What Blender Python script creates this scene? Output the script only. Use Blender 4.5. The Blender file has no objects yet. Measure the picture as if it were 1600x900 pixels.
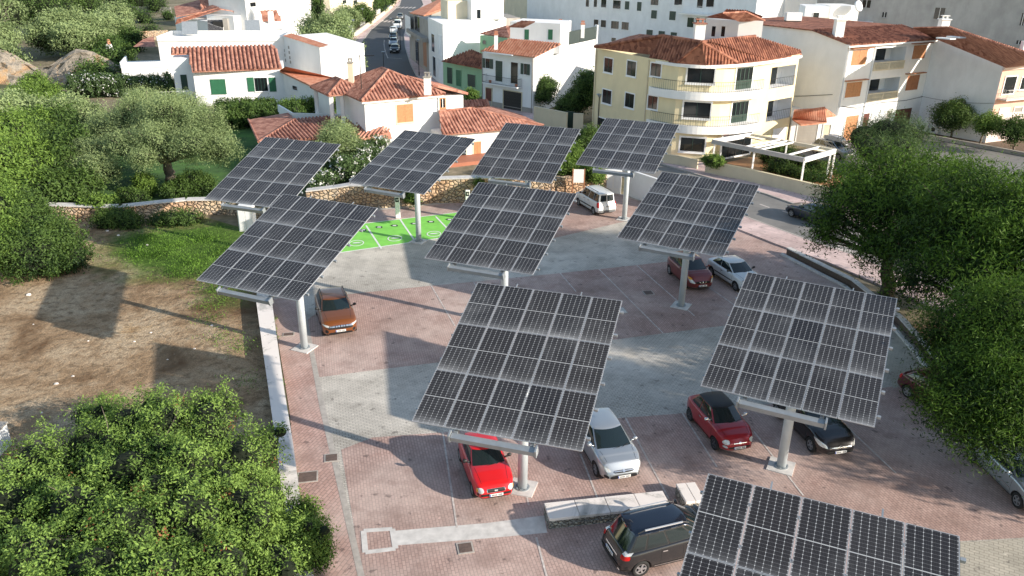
import bpy, bmesh, math, random
import numpy as np
from mathutils import Vector, Matrix
from mathutils.bvhtree import BVHTree
R = math.radians
rnd = random.Random(7)
sc = bpy.context.scene
COL = sc.collection

# ------------------------------------------------------------------ camera and survey helpers
FPX, PITCH, ROLL, CH = 1258.0, R(23.21), R(-0.78), 19.37
def ray(px, py):
    a = (px-800)/FPX; b = -(py-450)/FPX; cr, sr = math.cos(ROLL), math.sin(ROLL)
    u = a*cr+b*sr; v = -a*sr+b*cr; c, s = math.cos(PITCH), math.sin(PITCH)
    return Vector((u, c+v*s, -s+v*c))
def G(px, py, h=0.0):
    d = ray(px, py); t = (CH-h)/-d.z
    return Vector((d.x*t, d.y*t, h))
def V(x, y, z=0.0): return Vector((x, y, z))

cam_data = bpy.data.cameras.new('camera'); cam = bpy.data.objects.new('camera', cam_data); COL.objects.link(cam)
cam.matrix_world = Matrix.Translation((0, 0, CH)) @ Matrix.Rotation(R(90)-PITCH, 4, 'X') @ Matrix.Rotation(-ROLL, 4, 'Z')
cam_data.sensor_width = 36; cam_data.lens = FPX*36/1600; cam_data.clip_end = 3000; cam_data.clip_start = 0.5
sc.camera = cam

# ------------------------------------------------------------------ objects
def tag(o, label=None, cat=None, group=None, kind=None):
    if label: o['label'] = label
    if cat: o['category'] = cat
    if group: o['group'] = group
    if kind: o['kind'] = kind
    return o
def thing(name, label, cat, loc=(0, 0, 0), rz=0.0, group=None):
    o = bpy.data.objects.new(name, None); COL.objects.link(o); o.empty_display_size = 0.3
    o.location = loc; o.rotation_euler = (0, 0, rz)
    return tag(o, label, cat, group)
def copy_tree(o, parent=None):
    c = o.copy(); COL.objects.link(c)
    if parent is not None: c.parent = parent
    for ch in list(o.children): copy_tree(ch, c)
    return c
class MB:
    def __init__(s): s.v = []; s.f = []; s.m = []
    def add(s, vs, fs, m=0):
        n = len(s.v); s.v += [tuple(p) for p in vs]; s.f += [tuple(i+n for i in f) for f in fs]; s.m += [m]*len(fs); return s
    def poly(s, pts, m=0): return s.add(pts, [tuple(range(len(pts)))], m)
    def prism(s, pts, z0, z1, m=0, cap=True):
        n = len(pts)
        a = sum(pts[i][0]*pts[(i+1) % n][1]-pts[(i+1) % n][0]*pts[i][1] for i in range(n))
        if a < 0: pts = pts[::-1]
        z0 = z0 if isinstance(z0, (list, tuple)) else [z0]*n; z1l = z1 if isinstance(z1, (list, tuple)) else [z1]*n
        if a < 0 and isinstance(z1, (list, tuple)): z1l = z1l[::-1]
        vs = [(p[0], p[1], z0[i]) for i, p in enumerate(pts)]+[(p[0], p[1], z1l[i]) for i, p in enumerate(pts)]
        fs = [(i, (i+1) % n, n+(i+1) % n, n+i) for i in range(n)]
        if cap: fs += [tuple(range(n, 2*n)), tuple(range(n-1, -1, -1))]
        return s.add(vs, fs, m)
    def obox(s, c, ax, ay, az, m=0):      # centre and three half-axis vectors
        c, ax, ay, az = Vector(c), Vector(ax), Vector(ay), Vector(az)
        vs = [c+ax*i+ay*j+az*k for k in (-1, 1) for j in (-1, 1) for i in (-1, 1)]
        fs = [(0, 2, 3, 1), (4, 5, 7, 6), (0, 1, 5, 4), (2, 6, 7, 3), (0, 4, 6, 2), (1, 3, 7, 5)]
        return s.add(vs, fs, m)
    def box(s, x0, x1, y0, y1, z0, z1, m=0):
        return s.obox(((x0+x1)/2, (y0+y1)/2, (z0+z1)/2), ((x1-x0)/2, 0, 0), (0, (y1-y0)/2, 0), (0, 0, (z1-z0)/2), m)
    def tube(s, p0, p1, r0, r1=None, n=8, m=0, cap=True):
        p0, p1 = Vector(p0), Vector(p1); r1 = r0 if r1 is None else r1
        d = (p1-p0).normalized(); a = d.orthogonal().normalized(); b = d.cross(a)
        vs = [p0+(a*math.cos(2*math.pi*i/n)+b*math.sin(2*math.pi*i/n))*r0 for i in range(n)]
        vs += [p1+(a*math.cos(2*math.pi*i/n)+b*math.sin(2*math.pi*i/n))*r1 for i in range(n)]
        fs = [(i, (i+1) % n, n+(i+1) % n, n+i) for i in range(n)]
        if cap: fs += [tuple(range(n-1, -1, -1)), tuple(range(n, 2*n))]
        return s.add(vs, fs, m)
    def bar(s, p0, p1, w, h, m=0):        # rectangular bar, h is the vertical size
        p0, p1 = Vector(p0), Vector(p1); d = p1-p0; u = Vector((0, 0, 1))
        sd = d.cross(u); sd = sd.normalized() if sd.length > 1e-6 else Vector((1, 0, 0)); up = sd.cross(d).normalized()
        return s.obox((p0+p1)/2, d/2, sd*w/2, up*h/2, m)
    def build(s, name, mats, parent=None, off=None, smooth=False, bevel=0):
        me = bpy.data.meshes.new(name)
        vs = s.v
        if parent is not None and off is None: off = base_of(parent)
        if off is not None: vs = [(p[0]-off[0], p[1]-off[1], p[2]-off[2]) for p in vs]
        me.from_pydata([tuple(p) for p in vs], [], s.f)
        mats = mats if isinstance(mats, (list, tuple)) else [mats]
        for m in mats: me.materials.append(m)
        if len(mats) > 1: me.polygons.foreach_set('material_index', s.m)
        if smooth: me.polygons.foreach_set('use_smooth', [True]*len(me.polygons))
        me.update()
        o = bpy.data.objects.new(name, me); COL.objects.link(o)
        if parent is not None: o.parent = parent
        if bevel:
            b = o.modifiers.new('bevel', 'BEVEL'); b.width = bevel; b.segments = 2; b.limit_method = 'ANGLE'
        return o
def base_of(o):
    while o.parent is not None: o = o.parent
    return Vector(o.location) if o.get('worldparts') else Vector((0, 0, 0))
def wthing(name, label, cat, loc, group=None):   # parts are given in world coordinates, the origin sits at the base
    o = thing(name, label, cat, loc, 0, group); o['worldparts'] = 1; return o

# ------------------------------------------------------------------ materials
def newmat(name):
    m = bpy.data.materials.new(name); m.use_nodes = True; nt = m.node_tree; nt.nodes.clear()
    out = nt.nodes.new('ShaderNodeOutputMaterial'); b = nt.nodes.new('ShaderNodeBsdfPrincipled')
    nt.links.new(b.outputs[0], out.inputs[0]); return m, nt, b, out
def N(nt, t, **kw):
    n = nt.nodes.new(t)
    for k, v in kw.items():
        if k.startswith('i_'):
            key = k[2:]; n.inputs[int(key) if key.isdigit() else key.replace('_', ' ')].default_value = v
        else: setattr(n, k, v)
    return n
def link(nt, a, b): nt.links.new(a, b)
def coords(nt, scale=(1, 1, 1), rz=0.0, kind='Object', loc=(0, 0, 0)):
    tc = N(nt, 'ShaderNodeTexCoord'); mp = N(nt, 'ShaderNodeMapping')
    mp.inputs['Scale'].default_value = scale; mp.inputs['Rotation'].default_value = (0, 0, rz); mp.inputs['Location'].default_value = loc
    link(nt, tc.outputs[kind], mp.inputs[0]); return mp.outputs[0]
def ramp(nt, fac, stops):
    r = N(nt, 'ShaderNodeValToRGB'); e = r.color_ramp.elements
    while len(e) > 1: e.remove(e[-1])
    e[0].position = stops[0][0]; e[0].color = (*stops[0][1], 1)
    for p, c in stops[1:]:
        k = e.new(p); k.color = (*c, 1)
    link(nt, fac, r.inputs[0]); return r.outputs[0]
def noise(nt, vec, scale, detail=4, rough=.55, dist=0):
    n = N(nt, 'ShaderNodeTexNoise'); n.inputs['Scale'].default_value = scale; n.inputs['Detail'].default_value = detail
    n.inputs['Roughness'].default_value = rough; n.inputs['Distortion'].default_value = dist
    link(nt, vec, n.inputs['Vector']); return n.outputs['Fac']
def mixc(nt, fac, a, b, mode='MIX'):
    m = N(nt, 'ShaderNodeMix', data_type='RGBA', blend_type=mode)
    for k, x in ((0, fac), (6, a), (7, b)):
        if isinstance(x, (int, float)): m.inputs[k].default_value = x
        elif isinstance(x, tuple): m.inputs[k].default_value = (*x, 1)
        else: link(nt, x, m.inputs[k])
    return m.outputs[2]
def mth(nt, op, a, b=None, c=None, clamp=False):
    m = N(nt, 'ShaderNodeMath', operation=op, use_clamp=clamp)
    for k, x in enumerate((a, b, c)):
        if x is None: continue
        if isinstance(x, (int, float)): m.inputs[k].default_value = x
        else: link(nt, x, m.inputs[k])
    return m.outputs[0]
def bump(nt, b, h, strength, dist=.02):
    n = N(nt, 'ShaderNodeBump'); n.inputs['Strength'].default_value = strength; n.inputs['Distance'].default_value = dist
    link(nt, h, n.inputs['Height']); link(nt, n.outputs[0], b.inputs['Normal'])
def simple(name, col, rough=.6, metal=0.0, var=.12, scale=3.0, coat=0.0, bmp=0.0, spec=None):
    m, nt, b, out = newmat(name)
    b.inputs['Roughness'].default_value = rough; b.inputs['Metallic'].default_value = metal
    if coat: b.inputs['Coat Weight'].default_value = coat; b.inputs['Coat Roughness'].default_value = .04
    if spec is not None: b.inputs['Specular IOR Level'].default_value = spec
    if var:
        n = noise(nt, coords(nt), scale, 5)
        c = ramp(nt, n, [(.25, tuple(x*(1-var) for x in col)), (.75, tuple(min(1, x*(1+var)) for x in col))])
        link(nt, c, b.inputs['Base Color'])
        if bmp: bump(nt, b, n, bmp)
    else: b.inputs['Base Color'].default_value = (*col, 1)
    return m
def plaster(name, col, dirt=.25):
    m, nt, b, out = newmat(name); b.inputs['Roughness'].default_value = .85; b.inputs['Specular IOR Level'].default_value = .2
    c = coords(nt); big = noise(nt, c, .35, 6, .6); st = noise(nt, coords(nt, (.8, .8, .35)), 1.2, 5, .65); fine = noise(nt, c, 14, 3)
    f = mth(nt, 'MULTIPLY', big, st)
    base = ramp(nt, f, [(.12, tuple(x*(1-dirt) for x in col)), (.34, col)])
    base = mixc(nt, .12, base, ramp(nt, fine, [(.3, tuple(x*.8 for x in col)), (.7, col)]))
    link(nt, base, b.inputs['Base Color']); bump(nt, b, fine, .25, .01); return m
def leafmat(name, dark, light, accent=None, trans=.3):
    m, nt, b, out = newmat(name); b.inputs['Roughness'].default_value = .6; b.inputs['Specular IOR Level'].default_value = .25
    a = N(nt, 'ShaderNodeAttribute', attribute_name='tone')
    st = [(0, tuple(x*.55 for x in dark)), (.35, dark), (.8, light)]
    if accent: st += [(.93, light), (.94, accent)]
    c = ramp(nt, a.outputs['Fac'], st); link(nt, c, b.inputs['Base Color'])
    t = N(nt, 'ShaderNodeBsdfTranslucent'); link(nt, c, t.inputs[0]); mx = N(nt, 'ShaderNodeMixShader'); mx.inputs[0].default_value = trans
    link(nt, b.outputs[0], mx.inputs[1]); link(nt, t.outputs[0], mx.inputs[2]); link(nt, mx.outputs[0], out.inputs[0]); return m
def paver(name, colA, colB, mortar, rz=0.0, bw=.22, bh=.11, stain=(.05, .04, .04), light=None, wear=.3):
    m, nt, b, out = newmat(name); b.inputs['Roughness'].default_value = .8; b.inputs['Specular IOR Level'].default_value = .25
    vec = coords(nt, rz=rz)
    br = N(nt, 'ShaderNodeTexBrick'); link(nt, vec, br.inputs['Vector'])
    br.inputs['Color1'].default_value = (*colA, 1); br.inputs['Color2'].default_value = (*colB, 1); br.inputs['Mortar'].default_value = (*mortar, 1)
    br.inputs['Scale'].default_value = 1; br.inputs['Mortar Size'].default_value = .015; br.inputs['Mortar Smooth'].default_value = .4
    br.inputs['Brick Width'].default_value = bw; br.inputs['Row Height'].default_value = bh; br.inputs['Bias'].default_value = 0
    o = coords(nt); big = noise(nt, o, .16, 7, .62, .4); mid = noise(nt, o, .9, 6, .6); sp = noise(nt, o, 2.3, 3, .5); sp2 = noise(nt, o, 4.2, 4, .6)
    c = mixc(nt, ramp(nt, big, [(.38, (0, 0, 0)), (.66, (wear*2,)*3)]), br.outputs[0], light or tuple(min(1, (x+.12)*1.25) for x in colA))
    c = mixc(nt, ramp(nt, mid, [(.3, (.55,)*3), (.5, (0, 0, 0))]), c, tuple(x*.62 for x in colA))
    c = mixc(nt, ramp(nt, sp, [(.645, (0, 0, 0)), (.70, (.5,)*3)]), c, stain)
    c = mixc(nt, ramp(nt, sp2, [(.66, (0,)*3), (.72, (.6,)*3)]), c, tuple(min(1, x*1.7+.1) for x in colA))
    c = mixc(nt, 1.0, c, ramp(nt, noise(nt, o, .33, 8, .7, 1.0), [(.35, (.88,)*3), (.6, (1.12,)*3)]), 'MULTIPLY')
    link(nt, c, b.inputs['Base Color']); bump(nt, b, br.outputs['Fac'], -.35, .01); return m
M = {}
def mats():
    M['white'] = plaster('white_plaster', (.86, .85, .83), .10)
    M['white2'] = plaster('cool_white_plaster', (.83, .84, .85), .15)
    M['grey_wall'] = plaster('grey_render', (.42, .41, .40), .28)
    M['yellow'] = plaster('yellow_plaster', (.78, .675, .44), .12)
    M['beige'] = plaster('beige_plaster', (.66, .58, .42), .15)
    M['cream'] = plaster('cream_plaster', (.74, .66, .50), .18)
    M['concrete'] = plaster('grey_concrete', (.40, .37, .33), .3)
    M['green_wall'] = plaster('green_plaster', (.33, .52, .33), .12)
    M['pink_wall'] = plaster('pink_plaster', (.74, .47, .38), .12)
    M['pink_light'] = plaster('pale_pink_plaster', (.80, .66, .60), .1)
    M['wood'] = simple('orange_shutter_wood', (.46, .21, .09), .55, var=.2, scale=5)
    M['wood_brown'] = simple('brown_shutter_wood', (.36, .15, .07), .6, var=.2)
    M['door_red'] = simple('dark_red_door', (.12, .03, .02), .5)
    M['green_sh'] = simple('green_shutter', (.03, .14, .07), .5, var=.12)
    M['dkgreen'] = simple('dark_green_shutter', (.015, .045, .035), .45, var=.12)
    M['glass'] = simple('dark_window_glass', (.012, .016, .018), .08, var=0, spec=.6)
    M['curtain'] = simple('pale_curtain', (.5, .5, .47), .8)
    M['black'] = simple('black_plastic', (.012, .012, .013), .5, var=0)
    M['iron'] = simple('dark_iron', (.03, .028, .026), .5, metal=.4, var=.1)
    M['galv'] = simple('galvanised_steel', (.36, .39, .41), .45, metal=.5, var=.12, scale=4)
    M['alu'] = simple('aluminium_frame', (.56, .57, .59), .38, metal=.4, var=.06)
    M['tile_c'] = None
    for nm, c1, c2 in (('tile', (.22, .085, .06), (.50, .25, .18)), ('tile_dark', (.13, .048, .035), (.38, .165, .105)), ('tile_or', (.44, .16, .09), (.58, .28, .18))):
        m, nt, b, out = newmat('clay_'+nm); b.inputs['Roughness'].default_value = .8; b.inputs['Specular IOR Level'].default_value = .2
        v = N(nt, 'ShaderNodeTexVoronoi'); v.inputs['Scale'].default_value = 2.6; co = coords(nt); link(nt, co, v.inputs['Vector'])
        nz = noise(nt, co, .8, 6, .65)
        sep = N(nt, 'ShaderNodeSeparateColor'); link(nt, v.outputs['Color'], sep.inputs[0])
        c = ramp(nt, mth(nt, 'ADD', mth(nt, 'MULTIPLY', sep.outputs[0], .5), mth(nt, 'MULTIPLY', nz, .6)), [(.25, c1), (.8, c2)])
        c = mixc(nt, ramp(nt, noise(nt, co, 3.1, 4), [(.62, (0, 0, 0)), (.75, (.5,)*3)]), c, (.10, .06, .045))
        link(nt, c, b.inputs['Base Color']); bump(nt, b, nz, .3, .02); M[nm] = m
    for nm, c1, c2, c3, s in (('stone', (.52, .40, .27), (.40, .36, .30), (.50, .26, .13), 3.0), ('stone_grey', (.42, .41, .36), (.30, .29, .26), (.38, .33, .26), 6.5)):
        m, nt, b, out = newmat('dry_'+nm); b.inputs['Roughness'].default_value = .9
        co = coords(nt, (1, 1, 1.35)); v = N(nt, 'ShaderNodeTexVoronoi'); v.inputs['Scale'].default_value = s; link(nt, co, v.inputs['Vector'])
        e = N(nt, 'ShaderNodeTexVoronoi', feature='DISTANCE_TO_EDGE'); e.inputs['Scale'].default_value = s; link(nt, co, e.inputs['Vector'])
        sep = N(nt, 'ShaderNodeSeparateColor'); link(nt, v.outputs['Color'], sep.inputs[0])
        area = noise(nt, co, .35, 3)
        c = ramp(nt, sep.outputs[0], [(0, c2), (.5, c1), (1, tuple(x*1.25 for x in c1))])
        c = mixc(nt, ramp(nt, area, [(.45, (0,)*3), (.62, (.55,)*3)]), c, c3)
        c = mixc(nt, ramp(nt, e.outputs['Distance'], [(.0, (1,)*3), (.09, (0,)*3)]), c, (.05, .035, .025))
        link(nt, c, b.inputs['Base Color'])
        bump(nt, b, ramp(nt, e.outputs['Distance'], [(.0, (0,)*3), (.22, (1,)*3)]), .9, .12); M[nm] = m
mats()
# ------------------------------------------------------------------ the ground and pavings
def sheet(name, pts, z, mat, kind='structure'):
    b = MB(); b.poly([(p[0], p[1], z) for p in pts]); o = b.build(name, mat)
    # make it face up
    if o.data.polygons[0].normal.z < 0: o.data.flip_normals()
    return tag(o, kind=kind)
def PX(*pts): return [G(*p) for p in pts]

# far terrain
m, nt, b, out = newmat('scrub_ground'); b.inputs['Roughness'].default_value = 1
co = coords(nt); n1 = noise(nt, co, .05, 8, .65); n2 = noise(nt, co, 1.2, 5, .6)
link(nt, mixc(nt, ramp(nt, n2, [(.35, (0,)*3), (.65, (.6,)*3)]), ramp(nt, n1, [(.38, (.07, .085, .03)), (.5, (.20, .16, .09)), (.62, (.36, .29, .20))]), (.07, .065, .03)), b.inputs['Base Color'])
M['scrub'] = m
sheet('ground', [(-900, -60), (900, -60), (900, 1800), (-900, 1800)], 0, M['scrub'])

# dry field with its green corner
m, nt, b, out = newmat('dry_field'); b.inputs['Roughness'].default_value = 1; b.inputs['Specular IOR Level'].default_value = .1
co = coords(nt); n1 = noise(nt, co, .22, 8, .68, .5); n2 = noise(nt, co, 2.2, 8, .7); n3 = noise(nt, coords(nt, (1, 1, 1)), 14, 4, .7)
base = ramp(nt, n1, [(.34, (.17, .095, .05)), (.47, (.43, .295, .18)), (.60, (.61, .47, .32)), (.72, (.50, .30, .13))])
base = mixc(nt, ramp(nt, n2, [(.36, (.8,)*3), (.52, (0,)*3)]), base, (.19, .13, .08))
base = mixc(nt, ramp(nt, n3, [(.40, (.55,)*3), (.55, (0,)*3)]), base, (.14, .10, .06))
def blobmask(nt, cx, cy, rx, ry, rz, lo, hi, nscale=.7, amp=.5):
    mp = N(nt, 'ShaderNodeMapping', vector_type='TEXTURE'); tc = N(nt, 'ShaderNodeTexCoord'); link(nt, tc.outputs['Object'], mp.inputs[0])
    mp.inputs['Location'].default_value = (cx, cy, 0); mp.inputs['Scale'].default_value = (rx, ry, 1); mp.inputs['Rotation'].default_value = (0, 0, rz)
    ln = N(nt, 'ShaderNodeVectorMath', operation='LENGTH'); link(nt, mp.outputs[0], ln.inputs[0])
    s = mth(nt, 'ADD', ln.outputs['Value'], mth(nt, 'MULTIPLY', mth(nt, 'SUBTRACT', noise(nt, co, nscale, 6, .7), .5), amp))
    return mth(nt, 'SUBTRACT', 1.0, mth(nt, 'SMOOTHSTEP', s, lo, hi)) if False else ramp(nt, s, [(lo, (1,)*3), (hi, (0,)*3)])
gc = G(300, 385)
gm = blobmask(nt, gc.x, gc.y, 8.5, 7.5, R(-35), .50, .95, .5, .9)
gm2 = blobmask(nt, G(350, 460).x, G(350, 460).y, 4.5, 2.6, R(-50), .35, .7, 1.2, .9)
grass = ramp(nt, n2, [(.3, (.05, .10, .018)), (.7, (.13, .21, .045))])
base = mixc(nt, gm, base, grass); base = mixc(nt, mth(nt, 'MULTIPLY', gm2, .6), base, (.10, .13, .04))
sp = N(nt, 'ShaderNodeTexVoronoi'); sp.inputs['Scale'].default_value = 1.9; link(nt, co, sp.inputs['Vector'])
base = mixc(nt, ramp(nt, sp.outputs['Distance'], [(.03, (.7,)*3), (.055, (0,)*3)]), base, (.66, .58, .48))
link(nt, base, b.inputs['Base Color']); bump(nt, b, n2, .9, .25); M['field'] = m
fieldpts = PX((-250, 470), (-150, 345), (85, 335), (180, 338), (290, 330), (385, 358), (398, 420), (404, 470), (440, 705), (470, 850), (490, 960)) + [V(-12, 8), V(-60, 8)]
sheet('field', fieldpts, .006, M['field'])

# lawn behind the dry-stone wall
m, nt, b, out = newmat('garden_lawn'); b.inputs['Roughness'].default_value = 1
co = coords(nt); link(nt, ramp(nt, noise(nt, co, .5, 6, .6), [(.35, (.025, .075, .012)), (.65, (.07, .17, .025))]), b.inputs['Base Color']); bump(nt, b, noise(nt, co, 12, 3), .6, .05)
M['lawn'] = m
sheet('lawn', PX((60, 325), (180, 330), (290, 318), (385, 330), (480, 300), (545, 250), (520, 205), (400, 200), (330, 190), (180, 190), (60, 240)), .010, M['lawn'])
sheet('lawn', PX((430, 168), (600, 160), (600, 172), (430, 182)), .014, M['lawn'])

# car park paving
KA = R(14.5)
M['pav_grey'] = paver('grey_pavers', (.45, .41, .355), (.54, .495, .43), (.20, .185, .165), rz=-KA, bw=.24, bh=.12)
M['pav_pink'] = paver('pink_pavers', (.40, .265, .225), (.49, .335, .285), (.24, .165, .15), rz=KA*0+R(76), bw=.24, bh=.12, light=(.60, .49, .44))
M['pav_pink2'] = paver('walkway_pavers', (.44, .27, .225), (.52, .33, .28), (.22, .15, .13), rz=R(-70), bw=.30, bh=.15, light=(.60, .50, .45))
M['pav_light'] = paver('pale_pavers', (.42, .38, .31), (.48, .43, .35), (.27, .24, .20), rz=R(28), bw=.30, bh=.15)
M['walk'] = paver('sidewalk_tiles', (.50, .37, .345), (.56, .42, .39), (.36, .27, .25), rz=R(50), bw=.4, bh=.4)
M['line'] = simple('worn_white_paint', (.56, .50, .46), .7, var=.45, scale=5)
M['drain'] = simple('drain_channel_stone', (.42, .38, .34), .85, var=.25, scale=4)
M['conc_strip'] = simple('pale_concrete', (.62, .59, .56), .85, var=.2, scale=3)
M['asphalt'] = simple('asphalt', (.085, .088, .092), .85, var=.3, scale=.7)
M['asphalt_l'] = simple('worn_asphalt', (.20, .195, .185), .85, var=.2, scale=.5)
M['kerb'] = simple('kerb_stone', (.42, .38, .34), .8, var=.15)
sheet('car_park', PX((424, 468), (452, 640), (470, 820), (490, 930)) + [V(-6, 12), V(40, 12), V(40, 30)] + PX((1480, 640), (1445, 555), (1335, 460), (1228, 392), (1150, 352), (1003, 314), (950, 296), (860, 300), (720, 300), (640, 322), (500, 308), (415, 345), (385, 360)), .010, M['pav_grey'])
def band(pts, z=.014, mat='pav_pink', name='paving_band'): return sheet(name, pts, z, M[mat])
lineA = [(534, 461), (675, 446.5), (750, 439.5), (875, 427), (995, 414.5), (1085, 404), (1240, 388)]          # grey above, pink below
lineB = [(497, 590), (590, 578), (682, 567), (800, 549), (960, 531), (1125, 510), (1260, 494), (1440, 470)]
band(PX(*lineA, (1240, 396), (1335, 462), (1400, 505), (1415, 520)) + PX(*lineB[:-1][::-1]) + PX((480, 500)))
lineC = [(533, 703), (582, 684), (692, 676), (830, 664), (977, 653), (1080, 645), (1240, 628), (1420, 600), (1480, 590)]
band(PX(*lineC, (1620, 700), (1700, 780), (1700, 835), (1500, 846), (1400, 870), (1300, 930)) + [V(3, 14), V(-6, 14)] + PX((566, 900)))
band(PX((424, 468), (452, 640), (470, 820), (490, 930)) + [V(-5.8, 16)] + PX((562, 905), (535, 790), (519, 704), (497, 600), (480, 520), (470, 462)), .014, 'pav_pink2')
band(PX((850, 376), (960, 350), (1003, 340), (1010, 318), (950, 298), (860, 302), (740, 314), (640, 324), (560, 332), (480, 380), (500, 400), (545, 392), (571, 349), (712, 334), (790, 326), (835, 335)), .013)
band(PX((1085, 404), (1240, 388), (1162, 352), (1120, 360)), .016)
band([G(1405, 505), G(1442, 548), G(1480, 592), G(1395, 607), G(1385, 560)], .018, 'pav_light')
band(PX((1500, 848), (1700, 836), (1700, 930), (1500, 960)), .018, 'pav_light')
# drainage strip, pale concrete patch, foundation outline
sheet('drain_strip', PX((500, 640), (509, 640), (571, 905), (560, 905)), .019, M['drain'])
sheet('drain_strip', PX((474, 500), (481, 500), (509, 640), (500, 640)), .0195, M['drain'])
sheet('concrete_patch', PX((617, 830), (760, 818), (850, 806), (855, 833), (760, 842), (618, 853)), .020, M['conc_strip'])
fo = PX((568, 830), (613, 827), (618, 858), (571, 864))
for i in range(4):
    a, c = fo[i], fo[(i+1) % 4]; n = (c-a).cross(V(0, 0, 1)).normalized()*.10
    sheet('painted_line', [a-n, c-n, c+n, a+n], .0225+i*.001, M['conc_strip'])
def stripe(p, q, w=.07, z=.024, mat='line', name='painted_line'):
    n = (q-p).cross(V(0, 0, 1)).normalized()*w/2; return sheet(name, [p-n, q-n, q+n, p+n], z, M[mat])
for p, q in (((674, 447), (711, 510)), ((875, 427), (900, 456)), ((936, 421), (1036, 521)), ((995, 415), (1085, 494)), ((1103, 446), (1160, 486)), ((1085, 404), (1180, 480)), ((740, 441), (790, 520)),
             ((977, 653), (1045, 780)), ((1066, 646), (1120, 730)), ((907, 710), (934, 780)), ((692, 676), (714, 825)), ((838, 840), (855, 905)), ((1178, 675), (1255, 775)), ((820, 760), (826, 790)), ((1310, 655), (1400, 740))):
    stripe(G(*p), G(*q))
for px_, py_, w, h in ((451, 523, .55, .32), ((518), 716, .50, .45), (481, 746, .75, .6), (727, 857, .5, .45), (1013, 458, .55, .5), (966, 486, .9, .7)):
    c = G(px_, py_); w *= .9; dx = V(math.cos(R(12)), math.sin(R(12))); dy = V(-dx.y, dx.x)
    big = px_ == 966
    f = wthing('manhole_cover', {451: 'small rusty drain cover in pink paving left of a tracker post', 518: 'square dark drain cover on the drain strip', 481: 'large dark drain cover in the brick walkway by the white wall', 727: 'grey drain cover below the pale concrete patch', 1013: 'dark square drain cover in the shaded pink bays', 966: 'white square cover plate in the shaded pink bays'}[px_], 'drain cover', (c.x, c.y, .01))
    bb = MB(); bb.obox(c+V(0, 0, .026), dx*(w/2+.06), dy*(h/2+.06), V(0, 0, .008)); bb.build('frame', M['drain'], f)
    bb = MB(); bb.obox(c+V(0, 0, .037), dx*w/2, dy*h/2, V(0, 0, .006)); bb.build('cover', M['conc_strip'] if big else simple('rusty_iron', (.13, .09, .075), .8, var=.3, scale=9), f)

# green charging bays
M['ev'] = simple('green_bay_paint', (.24, .64, .10), .7, var=.16, scale=1.3)
M['evw'] = simple('bay_marking_white', (.80, .82, .78), .6, var=.06)
M['evg'] = simple('bay_marking_grey_green', (.30, .42, .28), .6)
M['evk'] = simple('bay_marking_black', (.03, .05, .03), .6)
e0, e1, e2, e3 = G(533, 395), G(572, 350), G(735, 333), G(685, 371.5)
dW = (G(678, 374)-e0).normalized()                              # along the front edge
fr0 = e0-dW*1.2; fr1 = G(678, 374)+dW*5.5
bk0 = G(571, 349)-dW*1.2; bk1 = G(712, 334)+dW*5.0
sheet('charging_bay_surface', [fr0, fr1, bk1, bk0], .022, M['ev'])
stripe(fr0, fr1, .12, .028, 'evw'); stripe(bk0, bk1, .10, .028, 'evw')
for (a, c) in (((572, 353), (596, 389)), ((625, 343), (651, 381)), ((681, 339), (704, 363))):
    stripe(G(*a), G(*c), .13, .031, 'evw')
def ring_logo(cx, cy, rx=.52, ry=.62):
    c = G(cx, cy); b = MB(); n = 40
    o = [(c.x+rx*math.cos(t)*1.0, c.y+ry*math.sin(t), .034) for t in [2*math.pi*i/n for i in range(n)]]
    i_ = [(c.x+rx*.86*math.cos(t), c.y+ry*.84*math.sin(t), .034) for t in [2*math.pi*i/n for i in range(n)]]
    b.add(o+i_, [(i, (i+1) % n, n+(i+1) % n, n+i) for i in range(n)])
    # leaf-like swoosh
    sw = [(-.62, -.02), (-.3, .22), (.1, .30), (.6, .34), (.35, .08), (0, -.02), (-.35, -.08)]
    b.poly([(c.x+x*rx, c.y+y*ry, .035) for x, y in sw]); o1 = tag(b.build('bay_logo', M['evw']), kind='structure')
    b = MB(); sw = [(-.6, -.12), (-.2, -.12), (.3, .0), (.66, .24), (.6, -.05), (.2, -.25), (-.3, -.28)]
    b.poly([(c.x+x*rx, c.y+y*ry, .035) for x, y in sw]); tag(b.build('bay_logo', M['evg']), kind='structure')
for cx, cy in ((557, 380.5), (617, 373), (678, 366)): ring_logo(cx, cy)
def car_icon(px_, py_):
    c = G(px_, py_); b = MB(); pts = [(-.55, 0), (-.25, .28), (.35, .30), (.6, .12), (.62, -.25), (-.25, -.28), (-.3, -.05)]
    b.poly([(c.x+x*.52, c.y+y*.75, .034) for x, y in pts]); tag(b.build('bay_symbol', M['evk']), kind='structure')
    b = MB(); b.poly([(c.x+x*.52, c.y+y*.75, .037) for x, y in [(-.12, .14), (.36, .16), (.40, -.12), (-.12, -.14)]]); tag(b.build('bay_symbol', M['evw']), kind='structure')
for p in ((591, 355.5), (615, 353), (646, 350), (672, 347), (701, 343.5), (566, 360)): car_icon(*p)

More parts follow.
